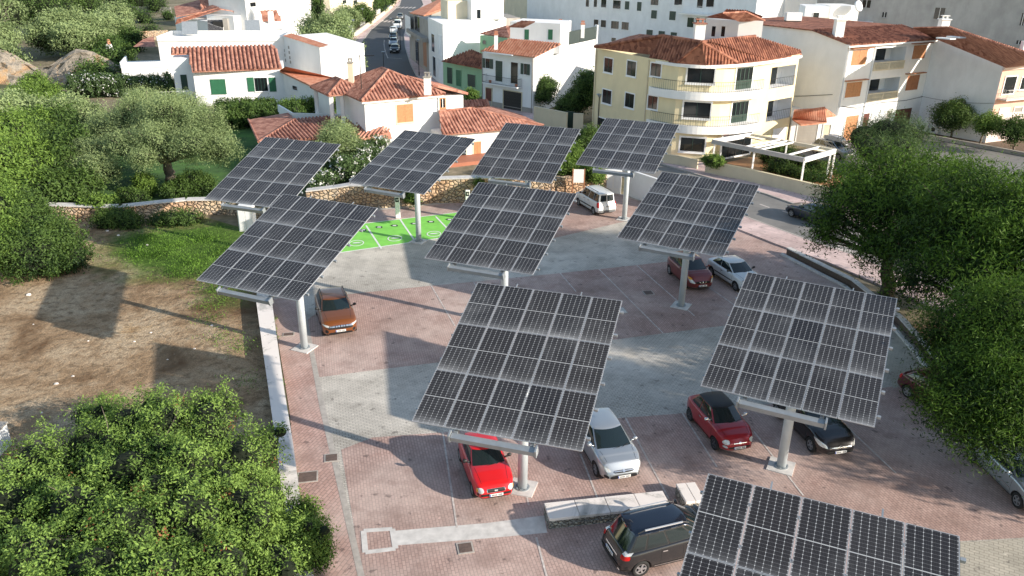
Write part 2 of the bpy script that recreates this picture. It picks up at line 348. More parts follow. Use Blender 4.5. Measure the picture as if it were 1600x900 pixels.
# streets
road_up = [(-48, 420), (-37, 330)] + [tuple(G(*p)[:2]) for p in ((662, 8), (640, 30), (632, 55), (634, 75), (642, 100), (652, 120), (690, 150))] + [(-3, 101), (4.5, 92), (9.5, 84.5)] + [tuple(G(*p)[:2]) for p in ((1026, 255), (1095, 275), (1200, 305), (1330, 352), (1500, 410), (1800, 520))]
road_dn = [tuple(G(*p)[:2]) for p in ((1700, 560), (1500, 470), (1336, 402), (1255, 375), (1162, 340), (1030, 300))] + [(7.5, 75), (0, 86), (-8, 95.5)] + [tuple(G(*p)[:2]) for p in ((628, 160), (596, 140), (566, 118), (558, 95), (562, 70), (578, 48), (602, 28), (624, 8))] + [(-44, 330), (-56, 420)]
def ribbon(name, a, c, z, mat):      # strip between two polylines, resampled
    def rs(pl, n):
        pl = [Vector((p[0], p[1], 0)) for p in pl]; L = [0]
        for i in range(1, len(pl)): L.append(L[-1]+(pl[i]-pl[i-1]).length)
        outp = []
        for k in range(n):
            t = L[-1]*k/(n-1); i = max(j for j in range(len(L)) if L[j] <= t+1e-6); i = min(i, len(pl)-2)
            outp.append(pl[i].lerp(pl[i+1], (t-L[i])/(L[i+1]-L[i])))
        return outp
    n = 60; A, C = rs(a, n), rs(c, n); b = MB()
    b.add([(p.x, p.y, z) for p in A]+[(p.x, p.y, z) for p in C], [(i, i+1, n+i+1, n+i) for i in range(n-1)])
    o = b.build(name, mat)
    if o.data.polygons[0].normal.z < 0: o.data.flip_normals()
    tag(o, kind='structure'); return A, C
iu = [i for i, p in enumerate(road_up)]
dn_rev = road_dn[::-1]
m, nt, b, out = newmat('street_asphalt'); b.inputs['Roughness'].default_value = .85
co = coords(nt); sep = N(nt, 'ShaderNodeSeparateXYZ'); link(nt, co, sep.inputs[0])
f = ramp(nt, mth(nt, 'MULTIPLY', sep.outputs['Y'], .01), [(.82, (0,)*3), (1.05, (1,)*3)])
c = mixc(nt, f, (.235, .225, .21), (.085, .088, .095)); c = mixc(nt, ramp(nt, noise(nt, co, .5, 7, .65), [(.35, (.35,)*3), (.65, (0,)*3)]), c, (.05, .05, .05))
link(nt, c, b.inputs['Base Color']); M['street'] = m
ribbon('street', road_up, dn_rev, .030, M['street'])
def walkstrip(pl, w, side, z=.12, name='sidewalk', mat='walk'):
    P_ = [Vector((p[0], p[1], 0)) for p in pl]; off = []
    for i, p in enumerate(P_):
        d = (P_[min(i+1, len(P_)-1)]-P_[max(i-1, 0)]).normalized(); off.append(p+Vector((-d.y, d.x, 0))*w*side)
    b = MB(); n = len(P_)
    for i in range(n-1):
        b.prism([(P_[i].x, P_[i].y), (P_[i+1].x, P_[i+1].y), (off[i+1].x, off[i+1].y), (off[i].x, off[i].y)], .0, z)
    tag(b.build(name, M[mat]), kind='structure')
    b = MB()
    for i in range(n-1):
        d = (P_[i+1]-P_[i]).normalized(); nn = Vector((-d.y, d.x, 0))*-side
        a, c = P_[i], P_[i+1]; b.prism([(a.x, a.y), (c.x, c.y), (c.x+nn.x*.16, c.y+nn.y*.16), (a.x+nn.x*.16, a.y+nn.y*.16)], 0, z+.012)
    tag(b.build('kerb', M['kerb']), kind='structure')
walkstrip(road_up[1:9], 3.2, 1)
walkstrip(road_up[9:], 3.6, 1)
walkstrip([tuple(p) for p in dn_rev[1:11]], 3.2, -1)
walkstrip([tuple(p) for p in dn_rev[14:]], 2.6, -1)
# road paint: centre dashes, parking dots, zebra crossings
for p, q in (((1222, 330), (1241, 337)), ((1187, 319.5), (1202, 325)), ((1150, 308), (1163, 312)), ((1262, 345), (1280, 352))): stripe(G(*p), G(*q), .14, .036)
stripe(G(862, 232), G(898, 226), .14, .036); stripe(G(605, 90.5), G(628, 92), .14, .036)
pd = [G(*p) for p in ((606, 91), (604, 86), (602, 80), (600.5, 74), (600, 68), (600.5, 62))]
for i in range(len(pd)-1):
    for k in range(3): a = pd[i].lerp(pd[i+1], k/3); c = pd[i].lerp(pd[i+1], k/3+.17); stripe(a, c, .2, .036)
def zebra(c, along, across, n, ln, w=.5):
    along = along.normalized(); across = across.normalized()
    for i in range(n):
        p = c+across*(i-(n-1)/2)*w*2; stripe(p-along*ln/2, p+along*ln/2, w, .037)
zebra(G(1350, 385), V(1, -.62), V(.62, 1), 7, 3.4, .42)
zebra(G(606, 33.5), V(.05, 1), V(1, 0), 6, 5, .55)
zebra(G(632, 12), V(.05, 1), V(1, 0), 6, 6, .6)

# ------------------------------------------------------------------ low walls round the car park
m, nt, b, out = newmat('whitewashed_capping'); b.inputs['Roughness'].default_value = .9
co = coords(nt); n1 = noise(nt, co, .45, 7, .65, .6)
c = ramp(nt, n1, [(.34, (.34, .33, .31)), (.41, (.56, .52, .48)), (.46, (.80, .73, .68)), (.7, (.86, .79, .74))])
c = mixc(nt, ramp(nt, noise(nt, co, 2.6, 5), [(.64, (0,)*3), (.72, (.6,)*3)]), c, (.22, .20, .17)); link(nt, c, b.inputs['Base Color']); M['cap'] = m
wl = [G(404, 440, .45), G(401.5, 470, .45), G(411, 540, .45), G(421, 610, .45), G(432, 690, .45), G(443, 780, .45), G(454, 850, .45), V(-6.3, 18.5)]
wr = [G(421, 440, .45), G(423.5, 470, .45), G(433, 540, .45), G(443, 610, .45), G(456, 690, .45), G(468, 780, .45), G(478, 850, .45), V(-5.7, 18.6)]
wa = wthing('retaining_wall', 'long low whitewashed wall between dry field and car park', 'wall', (wl[3].x, wl[3].y, 0))
b = MB(); c2 = MB()
for i in range(len(wl)-1):
    q = [wl[i], wl[i+1], wr[i+1], wr[i]]; b.prism([(p.x, p.y) for p in q], -.3, .40)
    mid = sum(q, Vector())/4
    c2.prism([(mid.x+(p.x-mid.x)*1.0, mid.y+(p.y-mid.y)*1.0) for p in [wl[i]+(wl[i]-wr[i])*.06, wl[i+1]+(wl[i+1]-wr[i+1])*.06, wr[i+1]+(wr[i+1]-wl[i+1])*.06, wr[i]+(wr[i]-wl[i])*.06]], .403, .47)
b.build('masonry', M['stone_grey'], wa); c2.build('capping', M['cap'], wa)

def stonewall(name, label, top, h, th, mat, cat='stone wall', cap=None, hl=None):
    """top: pixel polyline of the near top edge at height h"""
    P_ = [G(p[0], p[1], (hl[i] if hl else h)) for i, p in enumerate(top)]
    w = wthing(name, label, cat, (P_[0].x, P_[0].y, 0)); b = MB(); n = len(P_); rr = random.Random(len(label))
    # resample with a jagged top and slightly uneven faces
    pts = []
    for i in range(n-1):
        L = (P_[i+1]-P_[i]).length; k = max(1, int(L/.45))
        for j in range(k): pts.append(P_[i].lerp(P_[i+1], j/k))
    pts.append(P_[-1]); n = len(pts); rows = 5; vs = []
    for i, p in enumerate(pts):
        d = (pts[min(i+1, n-1)]-pts[max(i-1, 0)]); d.z = 0; d.normalize(); nn = Vector((-d.y, d.x, 0)); 
        hh = p.z+rr.uniform(-.07, .07)*(0 if cap else 1)
        for r_ in range(rows): vs.append(Vector((p.x, p.y, hh*r_/(rows-1)))+nn*rr.uniform(-.04, .04)-nn*.10*(1-r_/(rows-1)))
        vs.append(Vector((p.x, p.y, hh))+nn*th); vs.append(Vector((p.x, p.y, 0))+nn*(th+.1))
    c = rows+2; fs = []
    for i in range(n-1):
        for r_ in range(c-1): a = i*c+r_; fs.append((a, a+c, a+c+1, a+1))
    fs += [tuple(range(c)), tuple(range((n-1)*c+c-1, (n-1)*c-1, -1))]
    b.add(vs, fs); b.build('stonework', M[mat], w)
    if cap:
        b = MB()
        for i in range(n-1):
            a, e = pts[i], pts[i+1]; d = (e-a); d.z = 0; d.normalize(); nn = Vector((-d.y, d.x, 0))
            b.add([a-nn*.08+V(0, 0, .01), e-nn*.08+V(0, 0, .01), e+nn*(th+.08)+V(0, 0, .01), a+nn*(th+.08)+V(0, 0, .01), a-nn*.08+V(0, 0, .09), e-nn*.08+V(0, 0, .09), e+nn*(th+.08)+V(0, 0, .09), a+nn*(th+.08)+V(0, 0, .09)],
                  [(0, 1, 5, 4), (4, 5, 6, 7), (3, 7, 6, 2), (0, 4, 7, 3), (1, 2, 6, 5)])
        b.build('coping', M[cap], w)
    return w
stonewall('dry_stone_wall', 'dry stone wall curving along the dry field below the olive tree', [(70, 322), (140, 324), (186, 325), (240, 319), (290, 314), (345, 313), (385, 316), (420, 325)], 1.1, .6, 'stone', cap='conc_strip')
stonewall('dry_stone_wall', 'tan dry stone wall behind the green charging bays', [(478, 300), (520, 295), (545, 291), (600, 292), (680, 281), (760, 279), (800, 280)], 1.7, .7, 'stone', cap='conc_strip', hl=[1.2, 1.4, 1.6, 1.7, 1.9, 2.0, 2.0])
stonewall('dry_stone_wall', 'darker stone wall beside the white van and the notice board', [(800, 279), (860, 278), (900, 277), (948, 273)], 1.7, .6, 'stone')

# white boundary wall behind a tracker post, white wall piece under the left tracker
b = MB(); a, c = G(981, 306), G(1003, 314); d = (c-a).normalized(); c = a+d*5.2; n = V(-d.y, d.x)
o = wthing('boundary_wall', 'smooth white boundary wall right of the meter cabinets', 'wall', (a.x, a.y, 0)); b.prism([(p.x, p.y) for p in (a, c, c+n*.25, a+n*.25)], 0, 2.2); b.build('wall_panel', M['white2'], o)
b = MB(); a = G(386, 362); o = wthing('electrical_cabinet', 'plain white cabinet under the leftmost tracker at the stone wall', 'cabinet', (a.x, a.y, 0))
b.box(a.x-.55, a.x+.55, a.y, a.y+.7, 0, 1.9); b.build('cabinet_body', M['white'], o, bevel=.02)
b = MB(); b.box(a.x-.47, a.x-.01, a.y-.03, a.y-.003, .1, 1.8); b.box(a.x+.01, a.x+.47, a.y-.03, a.y-.003, .1, 1.8); b.build('cabinet_door', M['white2'], o)
b = MB(); a = G(8, 705, 0); o = wthing('white_hut', 'corner of a small white rendered box at the left edge of the field', 'hut', (a.x-.6, a.y, 0))
b.box(a.x-2.2, a.x, a.y-1.5, a.y+.5, 0, 1.0); b.build('wall', M['white2'], o); b = MB(); b.box(a.x-2.25, a.x+.05, a.y-1.55, a.y+.55, 1.003, 1.07); b.build('lid', M['concrete'], o)
# kerbed planter right of the car park
pl = [G(1229, 388, .45), G(1330, 438, .45), G(1404, 497, .45), G(1444, 542, .45), G(1490, 600, .45), G(1560, 690, .45)]
o = wthing('planter_wall', 'low dark brick planter wall with pale coping along the car park', 'wall', (pl[0].x, pl[0].y, 0)); b = MB(); c2 = MB(); k = MB()
for i in range(len(pl)-1):
    a, e = pl[i], pl[i+1]; d = (e-a); d.z = 0; d.normalize(); nn = V(-d.y, d.x)
    if nn.x < 0: nn = -nn
    b.prism([(p.x, p.y) for p in (a+nn*.04, e+nn*.04, e+nn*.3, a+nn*.3)], 0, .42)
    c2.prism([(p.x, p.y) for p in (a, e, e+nn*.34, a+nn*.34)], .423, .50)
    k.prism([(p.x, p.y) for p in (a-nn*.45, e-nn*.45, e-nn*.27, a-nn*.27)], 0, .15)
b.build('brickwork', simple('dark_brick', (.13, .09, .07), .9, var=.3, scale=8), o); c2.build('coping', M['conc_strip'], o); k.build('kerb', M['conc_strip'], o)
m, nt, b_, out = newmat('leaf_litter'); b_.inputs['Roughness'].default_value = 1
co = coords(nt); link(nt, ramp(nt, noise(nt, co, 3.5, 8, .75), [(.35, (.09, .06, .035)), (.5, (.30, .16, .08)), (.65, (.48, .34, .20))]), b_.inputs['Base Color']); bump(nt, b_, noise(nt, co, 6, 4), .8, .1); M['litter'] = m
sheet('soil_bed', [p+V(.3, 0) for p in (pl[2], pl[3], pl[4], pl[5])]+[pl[5]+V(5, 0), pl[2]+V(3.2, 0)], .05, M['litter'])
# gabion benches
def gabion(px0, px1, wd, h, label):
    a, c = G(*px0), G(*px1); d = (c-a).normalized(); n = V(-d.y, d.x); o = wthing('gabion_bench', label, 'bench', (a.x, a.y, 0), 'stone filled benches beside the dark people carrier')
    b = MB(); b.prism([(p.x, p.y) for p in (a, c, c+n*wd, a+n*wd)], 0, h-.12); b.build('stone_fill', M['stone_grey'], o)
    k = 4 if (c-a).length > 3 else 2
    for i in range(k):
        p, q = a+d*((c-a).length*i/k+.01), a+d*((c-a).length*(i+1)/k-.01); b = MB(); e = n*.05
        b.prism([(r.x, r.y) for r in (p-e, q-e, q+n*wd+e, p+n*wd+e)], h-.115, h); b.build('top_slab', M['cap'], o, bevel=.012)
    b = MB()
    for i in range(int((c-a).length/.45)+1):
        p = a+d*min(i*.45, (c-a).length)-n*.01; b.tube(p, p+V(0, 0, h-.12), .006, n=4)
    for z in (.02, h*.42, h-.14): b.tube(a-n*.01+V(0, 0, z), c-n*.01+V(0, 0, z), .006, n=4)
    b.build('wire_mesh', M['galv'], o); return o
gabion((857, 827), (1046, 806), .80, .5, 'long gabion bench with pale slabs left of the dark people carrier')
gabion((1069, 800), (1100, 797), 1.0, .5, 'short gabion bench cut off by the nearest tracker')
# loose stones in the field
for i, (x, y, s) in enumerate(((45, 461, .28), (88, 600, .2), (114, 588, .14), (138, 533, .1), (52, 507, .1), (210, 534, .12), (304, 545, .12), (268, 628, .14), (65, 645, .12), (236, 520, .12), (331, 509, .16), (168, 361, .2), (185, 368, .2), (230, 383, .16), (262, 562, .1))):
    s *= .62; p = G(x, y); b = MB(); vs = []
    for a in range(6):
        for t in range(3): 
            ph = (.1, .75, 1.35)[t]; r_ = s*(1, .8, .25)[t]*rnd.uniform(.8, 1.15); vs.append((p.x+math.cos(a*1.047)*r_, p.y+math.sin(a*1.047)*r_*.8, s*(.0, .4, .62)[t]))
    fs = [(a*3+t, ((a+1) % 6)*3+t, ((a+1) % 6)*3+t+1, a*3+t+1) for a in range(6) for t in range(2)]+[tuple(a*3+2 for a in range(6))]
    b.add(vs, fs); o = b.build('stone', M['cap']); me = o.data
    tag(o, 'pale loose stone lying in the dry field', 'stone', 'loose stones in the dry field')
# ------------------------------------------------------------------ solar trackers
m, nt, b, out = newmat('solar_cells'); b.inputs['Roughness'].default_value = .22; b.inputs['Specular IOR Level'].default_value = .38
tc = N(nt, 'ShaderNodeTexCoord'); sp = N(nt, 'ShaderNodeSeparateXYZ'); link(nt, tc.outputs['Object'], sp.inputs[0])
MW, ML = 1.134, 2.384
def gl(axis, off, pitch, w):
    f = mth(nt, 'FRACT', mth(nt, 'DIVIDE', mth(nt, 'ADD', sp.outputs[axis], off), pitch))
    d = mth(nt, 'MULTIPLY', mth(nt, 'MINIMUM', f, mth(nt, 'SUBTRACT', 1.0, f)), pitch)
    return mth(nt, 'LESS_THAN', d, w)
cw = (MW-.06)/6; chh = (ML-.08)/22
lv = gl('X', (MW-.06)/2, cw, .0045); lh = gl('Y', (ML-.08)/2, chh, .0028)
fing = gl('X', (MW-.06)/2, cw/5, .0008)
mid = mth(nt, 'LESS_THAN', mth(nt, 'ABSOLUTE', sp.outputs['Y']), .013)
# bright diamond joints where cell corners meet
jx = gl('X', (MW-.06)/2, cw, .013); jy = gl('Y', (ML-.08)/2, chh, .010); jn = mth(nt, 'MULTIPLY', jx, jy)
oi = N(nt, 'ShaderNodeObjectInfo')
cell = mixc(nt, oi.outputs['Random'], (.012, .011, .013), (.022, .019, .019))
cell = mixc(nt, mth(nt, 'MULTIPLY', fing, .25), cell, (.35, .35, .37))
cell = mixc(nt, mth(nt, 'MULTIPLY', lh, .35), cell, (.45, .45, .46)); cell = mixc(nt, mth(nt, 'MULTIPLY', lv, .6), cell, (.42, .42, .42)); cell = mixc(nt, mth(nt, 'MULTIPLY', jn, .8), cell, (.6, .6, .6))
cell = mixc(nt, mid, cell, (.45, .45, .45))
nz = noise(nt, coords(nt, (1.2, .7, 1), kind='Object'), 2.5, 6, .65)
vloc = N(nt, 'ShaderNodeVectorMath', operation='ADD'); link(nt, tc.outputs['Object'], vloc.inputs[0])
cmb = N(nt, 'ShaderNodeCombineXYZ'); link(nt, mth(nt, 'MULTIPLY', oi.outputs['Random'], 40), cmb.inputs[0]); link(nt, cmb.outputs[0], vloc.inputs[1])
nz = noise(nt, vloc.outputs[0], 1.6, 6, .65)
low = mth(nt, 'ADD', mth(nt, 'MULTIPLY', sp.outputs['Y'], 1/ML), .5)
dust = ramp(nt, mth(nt, 'ADD', low, mth(nt, 'MULTIPLY', mth(nt, 'SUBTRACT', nz, .5), .22)), [(.0, (.24,)*3), (.04, (.13,)*3), (.12, (.05,)*3), (.25, (.02,)*3), (1, (.01,)*3)])
dust = mth(nt, 'MULTIPLY', dust, mth(nt, 'ADD', .35, mth(nt, 'MULTIPLY', mth(nt, 'FRACT', mth(nt, 'MULTIPLY', oi.outputs['Random'], 7.31)), 1.25)))
vst = noise(nt, vloc.outputs[0], .5, 5, .6); dust = mth(nt, 'ADD', dust, ramp(nt, vst, [(.5, (0,)*3), (.75, (.10,)*3)]))
cell = mixc(nt, dust, cell, (.60, .60, .60)); link(nt, cell, b.inputs['Base Color'])
link(nt, mth(nt, 'ADD', mth(nt, 'MULTIPLY', dust, .8), .2), b.inputs['Roughness'])
M['cells'] = m
M['backsheet'] = simple('white_backsheet', (.5, .5, .5), .6, var=0)

def frame_mesh():
    b = MB(); t = .012; w, l = MW/2, ML/2
    for x in (-1, 1): b.box(x*w-(t if x > 0 else 0), x*w+(0 if x > 0 else t), -l, l, -.034, .003)
    for y in (-1, 1): b.box(-w+t+.0005, w-t-.0005, y*l-(t if y > 0 else 0), y*l+(0 if y > 0 else t), -.034, .003)
    return b
def make_tracker(label, base, az, tilt, h=5.9):
    root = thing('solar_tracker', label, 'solar panel', base, az, 'pole mounted solar arrays over the car park')
    T = Matrix.Translation((.04, -.34, h)) @ Matrix.Rotation(tilt, 4, 'X')
    first = None
    for r_ in range(3):
        for c in range(5):
            M_ = T @ Matrix.Translation(((c-2)*(MW+.02), (1-r_)*(ML+.02), 0))
            if PROTO.get('module') is None:
                g = MB(); g.poly([(-MW/2+.016, -ML/2+.016, 0), (MW/2-.016, -ML/2+.016, 0), (MW/2-.016, ML/2-.016, 0), (-MW/2+.016, ML/2-.016, 0)], 0)
                g.poly([(-MW/2+.016, ML/2-.016, -.008), (MW/2-.016, ML/2-.016, -.008), (MW/2-.016, -ML/2+.016, -.008), (-MW/2+.016, -ML/2+.016, -.008)], 1)
                o = g.build('solar_module', [M['cells'], M['backsheet']]); f = frame_mesh().build('module_frame', M['alu'], o); PROTO['module'] = o
                o.parent = root
            else: o = copy_tree(PROTO['module'], root)
            o.matrix_local = M_
    def part(name, mb, mat, smooth=False):
        o = mb.build(name, M[mat], None, smooth=smooth); o.parent = root; o.matrix_local = T; return o
    W2 = 5*MW/2+.05
    for k in range(6):                                           # rails under the modules, ends show beyond the edge
        y = (1-k//2)*(ML+.02)+(.62 if k % 2 == 0 else -.62)
        b = MB(); b.box(-W2-.06, W2+.10, y-.03, y+.03, -.115, -.04); b.box(W2+.02, W2+.13, y-.045, y+.045, -.135, -.03); part('rail', b, 'galv')
    for x in (-1.33, 1.25):                                      # main rafters up the slope
        b = MB(); b.box(x-.06, x+.06, -3.655, 3.66, -.30, -.12); b.box(x-.02, x+.02, 3.665, 3.92, -.14, -.10); part('rafter', b, 'galv')
    b = MB(); b.box(-1.45, 1.37, -3.86, -3.68, -.36, -.16); b.box(-1.45, 1.37, -3.88, -3.66, -.155, -.14); part('lower_beam', b, 'galv')
    for x in (-1.50, 1.42):
        b = MB(); b.box(x-.03, x+.03, -3.90, -3.62, -.38, -.06); part('beam_end_plate', b, 'galv')
    b = MB(); b.box(-1.25, 1.18, -.18, .18, -.72, -.36); part('torque_tube', b, 'galv')
    b = MB()
    for s in (-1, 1):
        b.bar((0, s*.2, -.55), (s*0, s*2.2, -.2), .1, .1); b.bar((-.9, s*.1, -.5), (-1.33, s*2.4, -.2), .08, .08); b.bar((.8, s*.1, -.5), (1.25, s*2.4, -.2), .08, .08)
    part('brace', b, 'galv')
    b = MB(); b.tube((0, 0, .02), (0, 0, h-.55), .19, n=24); o = b.build('post', M['postp'], root, smooth=False)
    for p in o.data.polygons: p.use_smooth = len(p.vertices) == 4
    b = MB(); b.tube((0, 0, h-.75), (0, 0, h-.30), .26, n=16); b.box(-.2, .2, -.42, .1, h-.62, h-.35); b.build('slew_drive', M['galv'], root)
    b = MB(); b.prism([(-.5, -.5), (.5, -.5), (.5, .5), (-.5, .5)], .0, .045); b.build('footing', M['conc_strip'], root)
    b = MB(); b.tube((0, 0, .045), (0, 0, .075), .28, n=20)
    for k in range(8): b.tube((.24*math.cos(k*.785), .24*math.sin(k*.785), .07), (.24*math.cos(k*.785), .24*math.sin(k*.785), .12), .018, n=6)
    b.build('base_flange', M['galv'], root)
    return root
PROTO = {}
M['postp'] = simple('pale_grey_post_paint', (.52, .57, .60), .45, metal=.15, var=.08, scale=2)
AZ, TL = -22.4, 17.5
TR = {1: (-15.14, 49.73, 3.8, 2.1, 'solar tracker at far left over the white cabinet and stone wall'),
      2: (-10.75, 36.57, -.2, 1.4, 'solar tracker shading the orange car beside the low white wall'),
      3: (-6.70, 52.90, -3.1, -.1, 'solar tracker whose post stands on the green charging bays'),
      4: (.95, 55.84, 2.8, .7, 'solar tracker in front of the stone wall left of the notice board'),
      5: (8.42, 58.46, -.6, -.7, 'farthest right solar tracker above the small white van'),
      6: (-.48, 39.72, 1.5, -.3, 'solar tracker in the middle of the grey paving'),
      7: (9.75, 42.50, -5.9, -.9, 'solar tracker over the maroon and white parked cars'),
      8: (.45, 25.21, 6.3, .7, 'large front solar tracker over the bright red hatchback'),
      9: (10.87, 26.84, -3.9, -2.4, 'large right solar tracker over the red city car and black car'),
      10: (6.37, 12.79, -.8, -.6, 'nearest solar tracker cut off by the bottom edge of the photo')}
for k, (x, y, dz, dt, lb) in TR.items():
    az = R(AZ+dz); w = V(math.cos(az), math.sin(az)); up = V(-math.sin(az), math.cos(az))
    c = V(x, y)-w*.04+up*.34
    make_tracker(lb, (c.x, c.y, .012), az, R(TL+dt))
# ------------------------------------------------------------------ vehicles
def paint(name, col, metal=.3, rough=.32):
    m, nt, b, out = newmat(name); b.inputs['Metallic'].default_value = metal; b.inputs['Roughness'].default_value = rough
    b.inputs['Coat Weight'].default_value = .8; b.inputs['Coat Roughness'].default_value = .06
    co = coords(nt); n = noise(nt, co, 1.5, 6, .6); sp = N(nt, 'ShaderNodeSeparateXYZ'); link(nt, co, sp.inputs[0])
    dirt = mth(nt, 'MULTIPLY', ramp(nt, mth(nt, 'MULTIPLY', sp.outputs['Z'], 1.0), [(.2, (.32,)*3), (.5, (.03,)*3)]), n)
    link(nt, mixc(nt, dirt, col, (.25, .20, .16)), b.inputs['Base Color']); link(nt, mth(nt, 'ADD', mth(nt, 'MULTIPLY', dirt, .6), rough), b.inputs['Roughness'])
    return m
M['cglass'] = simple('tinted_car_glass', (.010, .018, .020), .04, var=0, spec=.8)
M['tyre'] = simple('tyre_rubber', (.015, .015, .015), .85, var=.2)
M['rim'] = simple('alloy_rim', (.42, .42, .44), .35, metal=.7, var=.05)
M['chrome'] = simple('chrome', (.75, .75, .76), .15, metal=.9, var=0)
M['lamp'] = simple('clear_lamp', (.68, .69, .68), .12, metal=.35, var=.15, scale=12)
M['amber'] = simple('amber_lamp', (.75, .34, .04), .2, var=0)
M['redlamp'] = simple('red_lamp', (.45, .01, .01), .15, var=0)
M['plate'] = simple('number_plate', (.78, .78, .76), .4, var=0)
M['plateblue'] = simple('plate_blue', (.01, .04, .35), .4, var=0)
M['trim'] = simple('dark_trim', (.018, .018, .019), .55, var=.1)
M['seat'] = simple('seat_fabric', (.05, .05, .055), .9, var=.2)
M['gap'] = simple('panel_gap', (.008, .008, .008), .8, var=0)

def interp(pts, x):
    if x <= pts[0][0]: return pts[0][1]
    for i in range(1, len(pts)):
        if x <= pts[i][0]:
            (a, b), (c, d) = pts[i-1], pts[i]; t = (x-a)/(c-a); return b+(d-b)*t
    return pts[-1][1]

def car(name, label, cat, P, mat, loc, yaw, group=None, detail=True):
    """P: L W H wr xf xb (wheel centres) nose, hood, xw cowl, belt, xbk beltrear, tail ; cabin: xrf xrr (roof ends) xbb (rear glass base)"""
    root = thing(name, label, cat, loc, yaw, group); root['car'] = 1
    L, W, H = P['L'], P['W'], P['H']; hl = L/2; wr = P.get('wr', .31)
    top = P['top']                                            # list of (x, z) from rear to front
    zb = .20
    def halfw(x):
        s = max(0, (abs(x)-(hl-P.get('rnd', .75)))/P.get('rnd', .75)); k = P.get('taper', (.24, .16))[0 if x > 0 else 1]
        return W/2*(1-k*s**2.4)
    def zbot(x):
        s = max(0, (abs(x)-(hl-.6))/.6); return zb+.10*s**1.5
    xs = sorted(set([round(-hl+L*i/30, 3) for i in range(31)]+[p[0] for p in top]))
    rings = []
    def ring(x, sx=None, f=1.0):
        w = halfw(x)*f; zt = interp(top, x); z0 = zbot(x); zm = (z0+zt)/2; cr = P.get('crown', .035)
        sh = P.get('shoulder', .93); h = zt-z0
        half = [(0, z0), (.80*w, z0), (.95*w, z0+.04), (.992*w, z0+.14*h+.03), (w, z0+.45*h), (.995*w, z0+.68*h), (.975*w, zt-.10), (sh*w+.02*w, zt-.035), (sh*w-.06*w, zt), (.62*w, zt+cr*.75), (.30*w, zt+cr*.97), (0, zt+cr)]
        return [Vector((x if sx is None else sx, y, z)) for y, z in half]
    for i, x in enumerate(xs):
        rings.append(ring(x))
    # rounded ends: squeeze the first and last ring
    def endring(x, sgn):
        r_ = ring(x); c = sum((p.z for p in r_))/len(r_); return [Vector((x+sgn*.05, p.y*.93, c+(p.z-c)*.86)) for p in r_]
    rings = [endring(xs[0], -1)]+rings+[endring(xs[-1], 1)]
    b = MB(); nr = len(rings); nh = len(rings[0]); nf = 2*nh-2
    for r_ in rings:
        full = r_+[Vector((p.x, -p.y, p.z)) for p in r_[-2:0:-1]]; b.v += [tuple(p) for p in full]
    for i in range(nr-1):
        for j in range(nf):
            a = i*nf+j; c = i*nf+(j+1) % nf; b.f.append((a, c, c+nf, a+nf)); b.m.append(1 if (j == 0 or j == nf-1) else 0)
    b.f.append(tuple(range(nf-1, -1, -1))); b.m.append(0); b.f.append(tuple(range((nr-1)*nf, nr*nf))); b.m.append(0)
    body = b.build('body', [mat, M['trim']], None, smooth=True); bmx = bmesh.new(); bmx.from_mesh(body.data); bmesh.ops.recalc_face_normals(bmx, faces=bmx.faces); bmx.to_mesh(body.data); bmx.free()
    ss = body.modifiers.new('s', 'SUBSURF'); ss.levels = 1; ss.render_levels = 1
    cut = MB()
    for x in (P['xf'], P['xr']):
        for s in (-1, 1): cut.tube((x, s*(W/2-.30), wr), (x, s*(W/2+.2), wr), wr+.055, n=28, m=1)
    co_ = cut.build('cutter', [mat, M['trim']]); bmx = bmesh.new(); bmx.from_mesh(co_.data); bmesh.ops.recalc_face_normals(bmx, faces=bmx.faces); bmx.to_mesh(co_.data); bmx.free()
    bo = body.modifiers.new('b', 'BOOLEAN'); bo.object = co_; bo.operation = 'DIFFERENCE'; bo.solver = 'EXACT'
    dg = bpy.context.evaluated_depsgraph_get(); dg.update(); me = bpy.data.meshes.new_from_object(body.evaluated_get(dg)); me.name = 'body'
    body.modifiers.clear(); body.data = me; bpy.data.objects.remove(co_)
    for p in me.polygons: p.use_smooth = True
    body.parent = root
    bmx = bmesh.new(); bmx.from_mesh(me); bvh = BVHTree.FromBMesh(bmx); bmx.free()
    # cabin
    rf, rr, bf, bb = P['roof'][0], P['roof'][1], P['base'][0], P['base'][1]       # roof front/rear x, base front/rear x
    zbf = interp(top, bf)-.02; zbr = interp(top, bb)-.02; zr = H-.05
    hb = W/2*P.get('shoulder', .93)*.955; hr = hb-P.get('tumble', .13)
    def lev(t):
        e = max(t, 0)**1.15
        return (bf+(rf-bf)*t, bb+(rr-bb)*t, hb+(hr-hb)*e, zbf+(zr-zbf)*t, zbr+(zr-.02-zbr)*t)
    bow, bowr, sb = .16, .09, .05
    def Fp(y, t):
        xf_, xr_, w_, zf, zr_ = lev(t); return Vector((xf_-bow*y*y, y*w_*(1-sb), zf))
    def Rp(y, t):
        xf_, xr_, w_, zf, zr_ = lev(t); return Vector((xr_+bowr*y*y, y*w_*(1-sb), zr_))
    def Sp(u, t, s):
        xf_, xr_, w_, zf, zr_ = lev(t); x0, x1 = xr_+bowr, xf_-bow; x = (x0+x1)/2+u*(x1-x0)/2
        return Vector((x, s*w_*(1-sb*u*u), zr_+(zf-zr_)*(u+1)/2))
    b = MB(); nu = 12; tl = [0, .12, .3, .5, .7, .85, .95, 1]
    def grid(f, us, ts, rev=False, m=0):
        n0 = len(us); vs = [f(u, t) for t in ts for u in us]; fs = []
        for j in range(len(ts)-1):
            for i in range(n0-1):
                a = j*n0+i; q = (a, a+1, a+n0+1, a+n0); fs.append(q[::-1] if rev else q)
        b.add(vs, fs, m)
    us = [-1+2*i/nu for i in range(nu+1)]
    grid(Fp, us, tl); grid(Rp, us, tl, True)
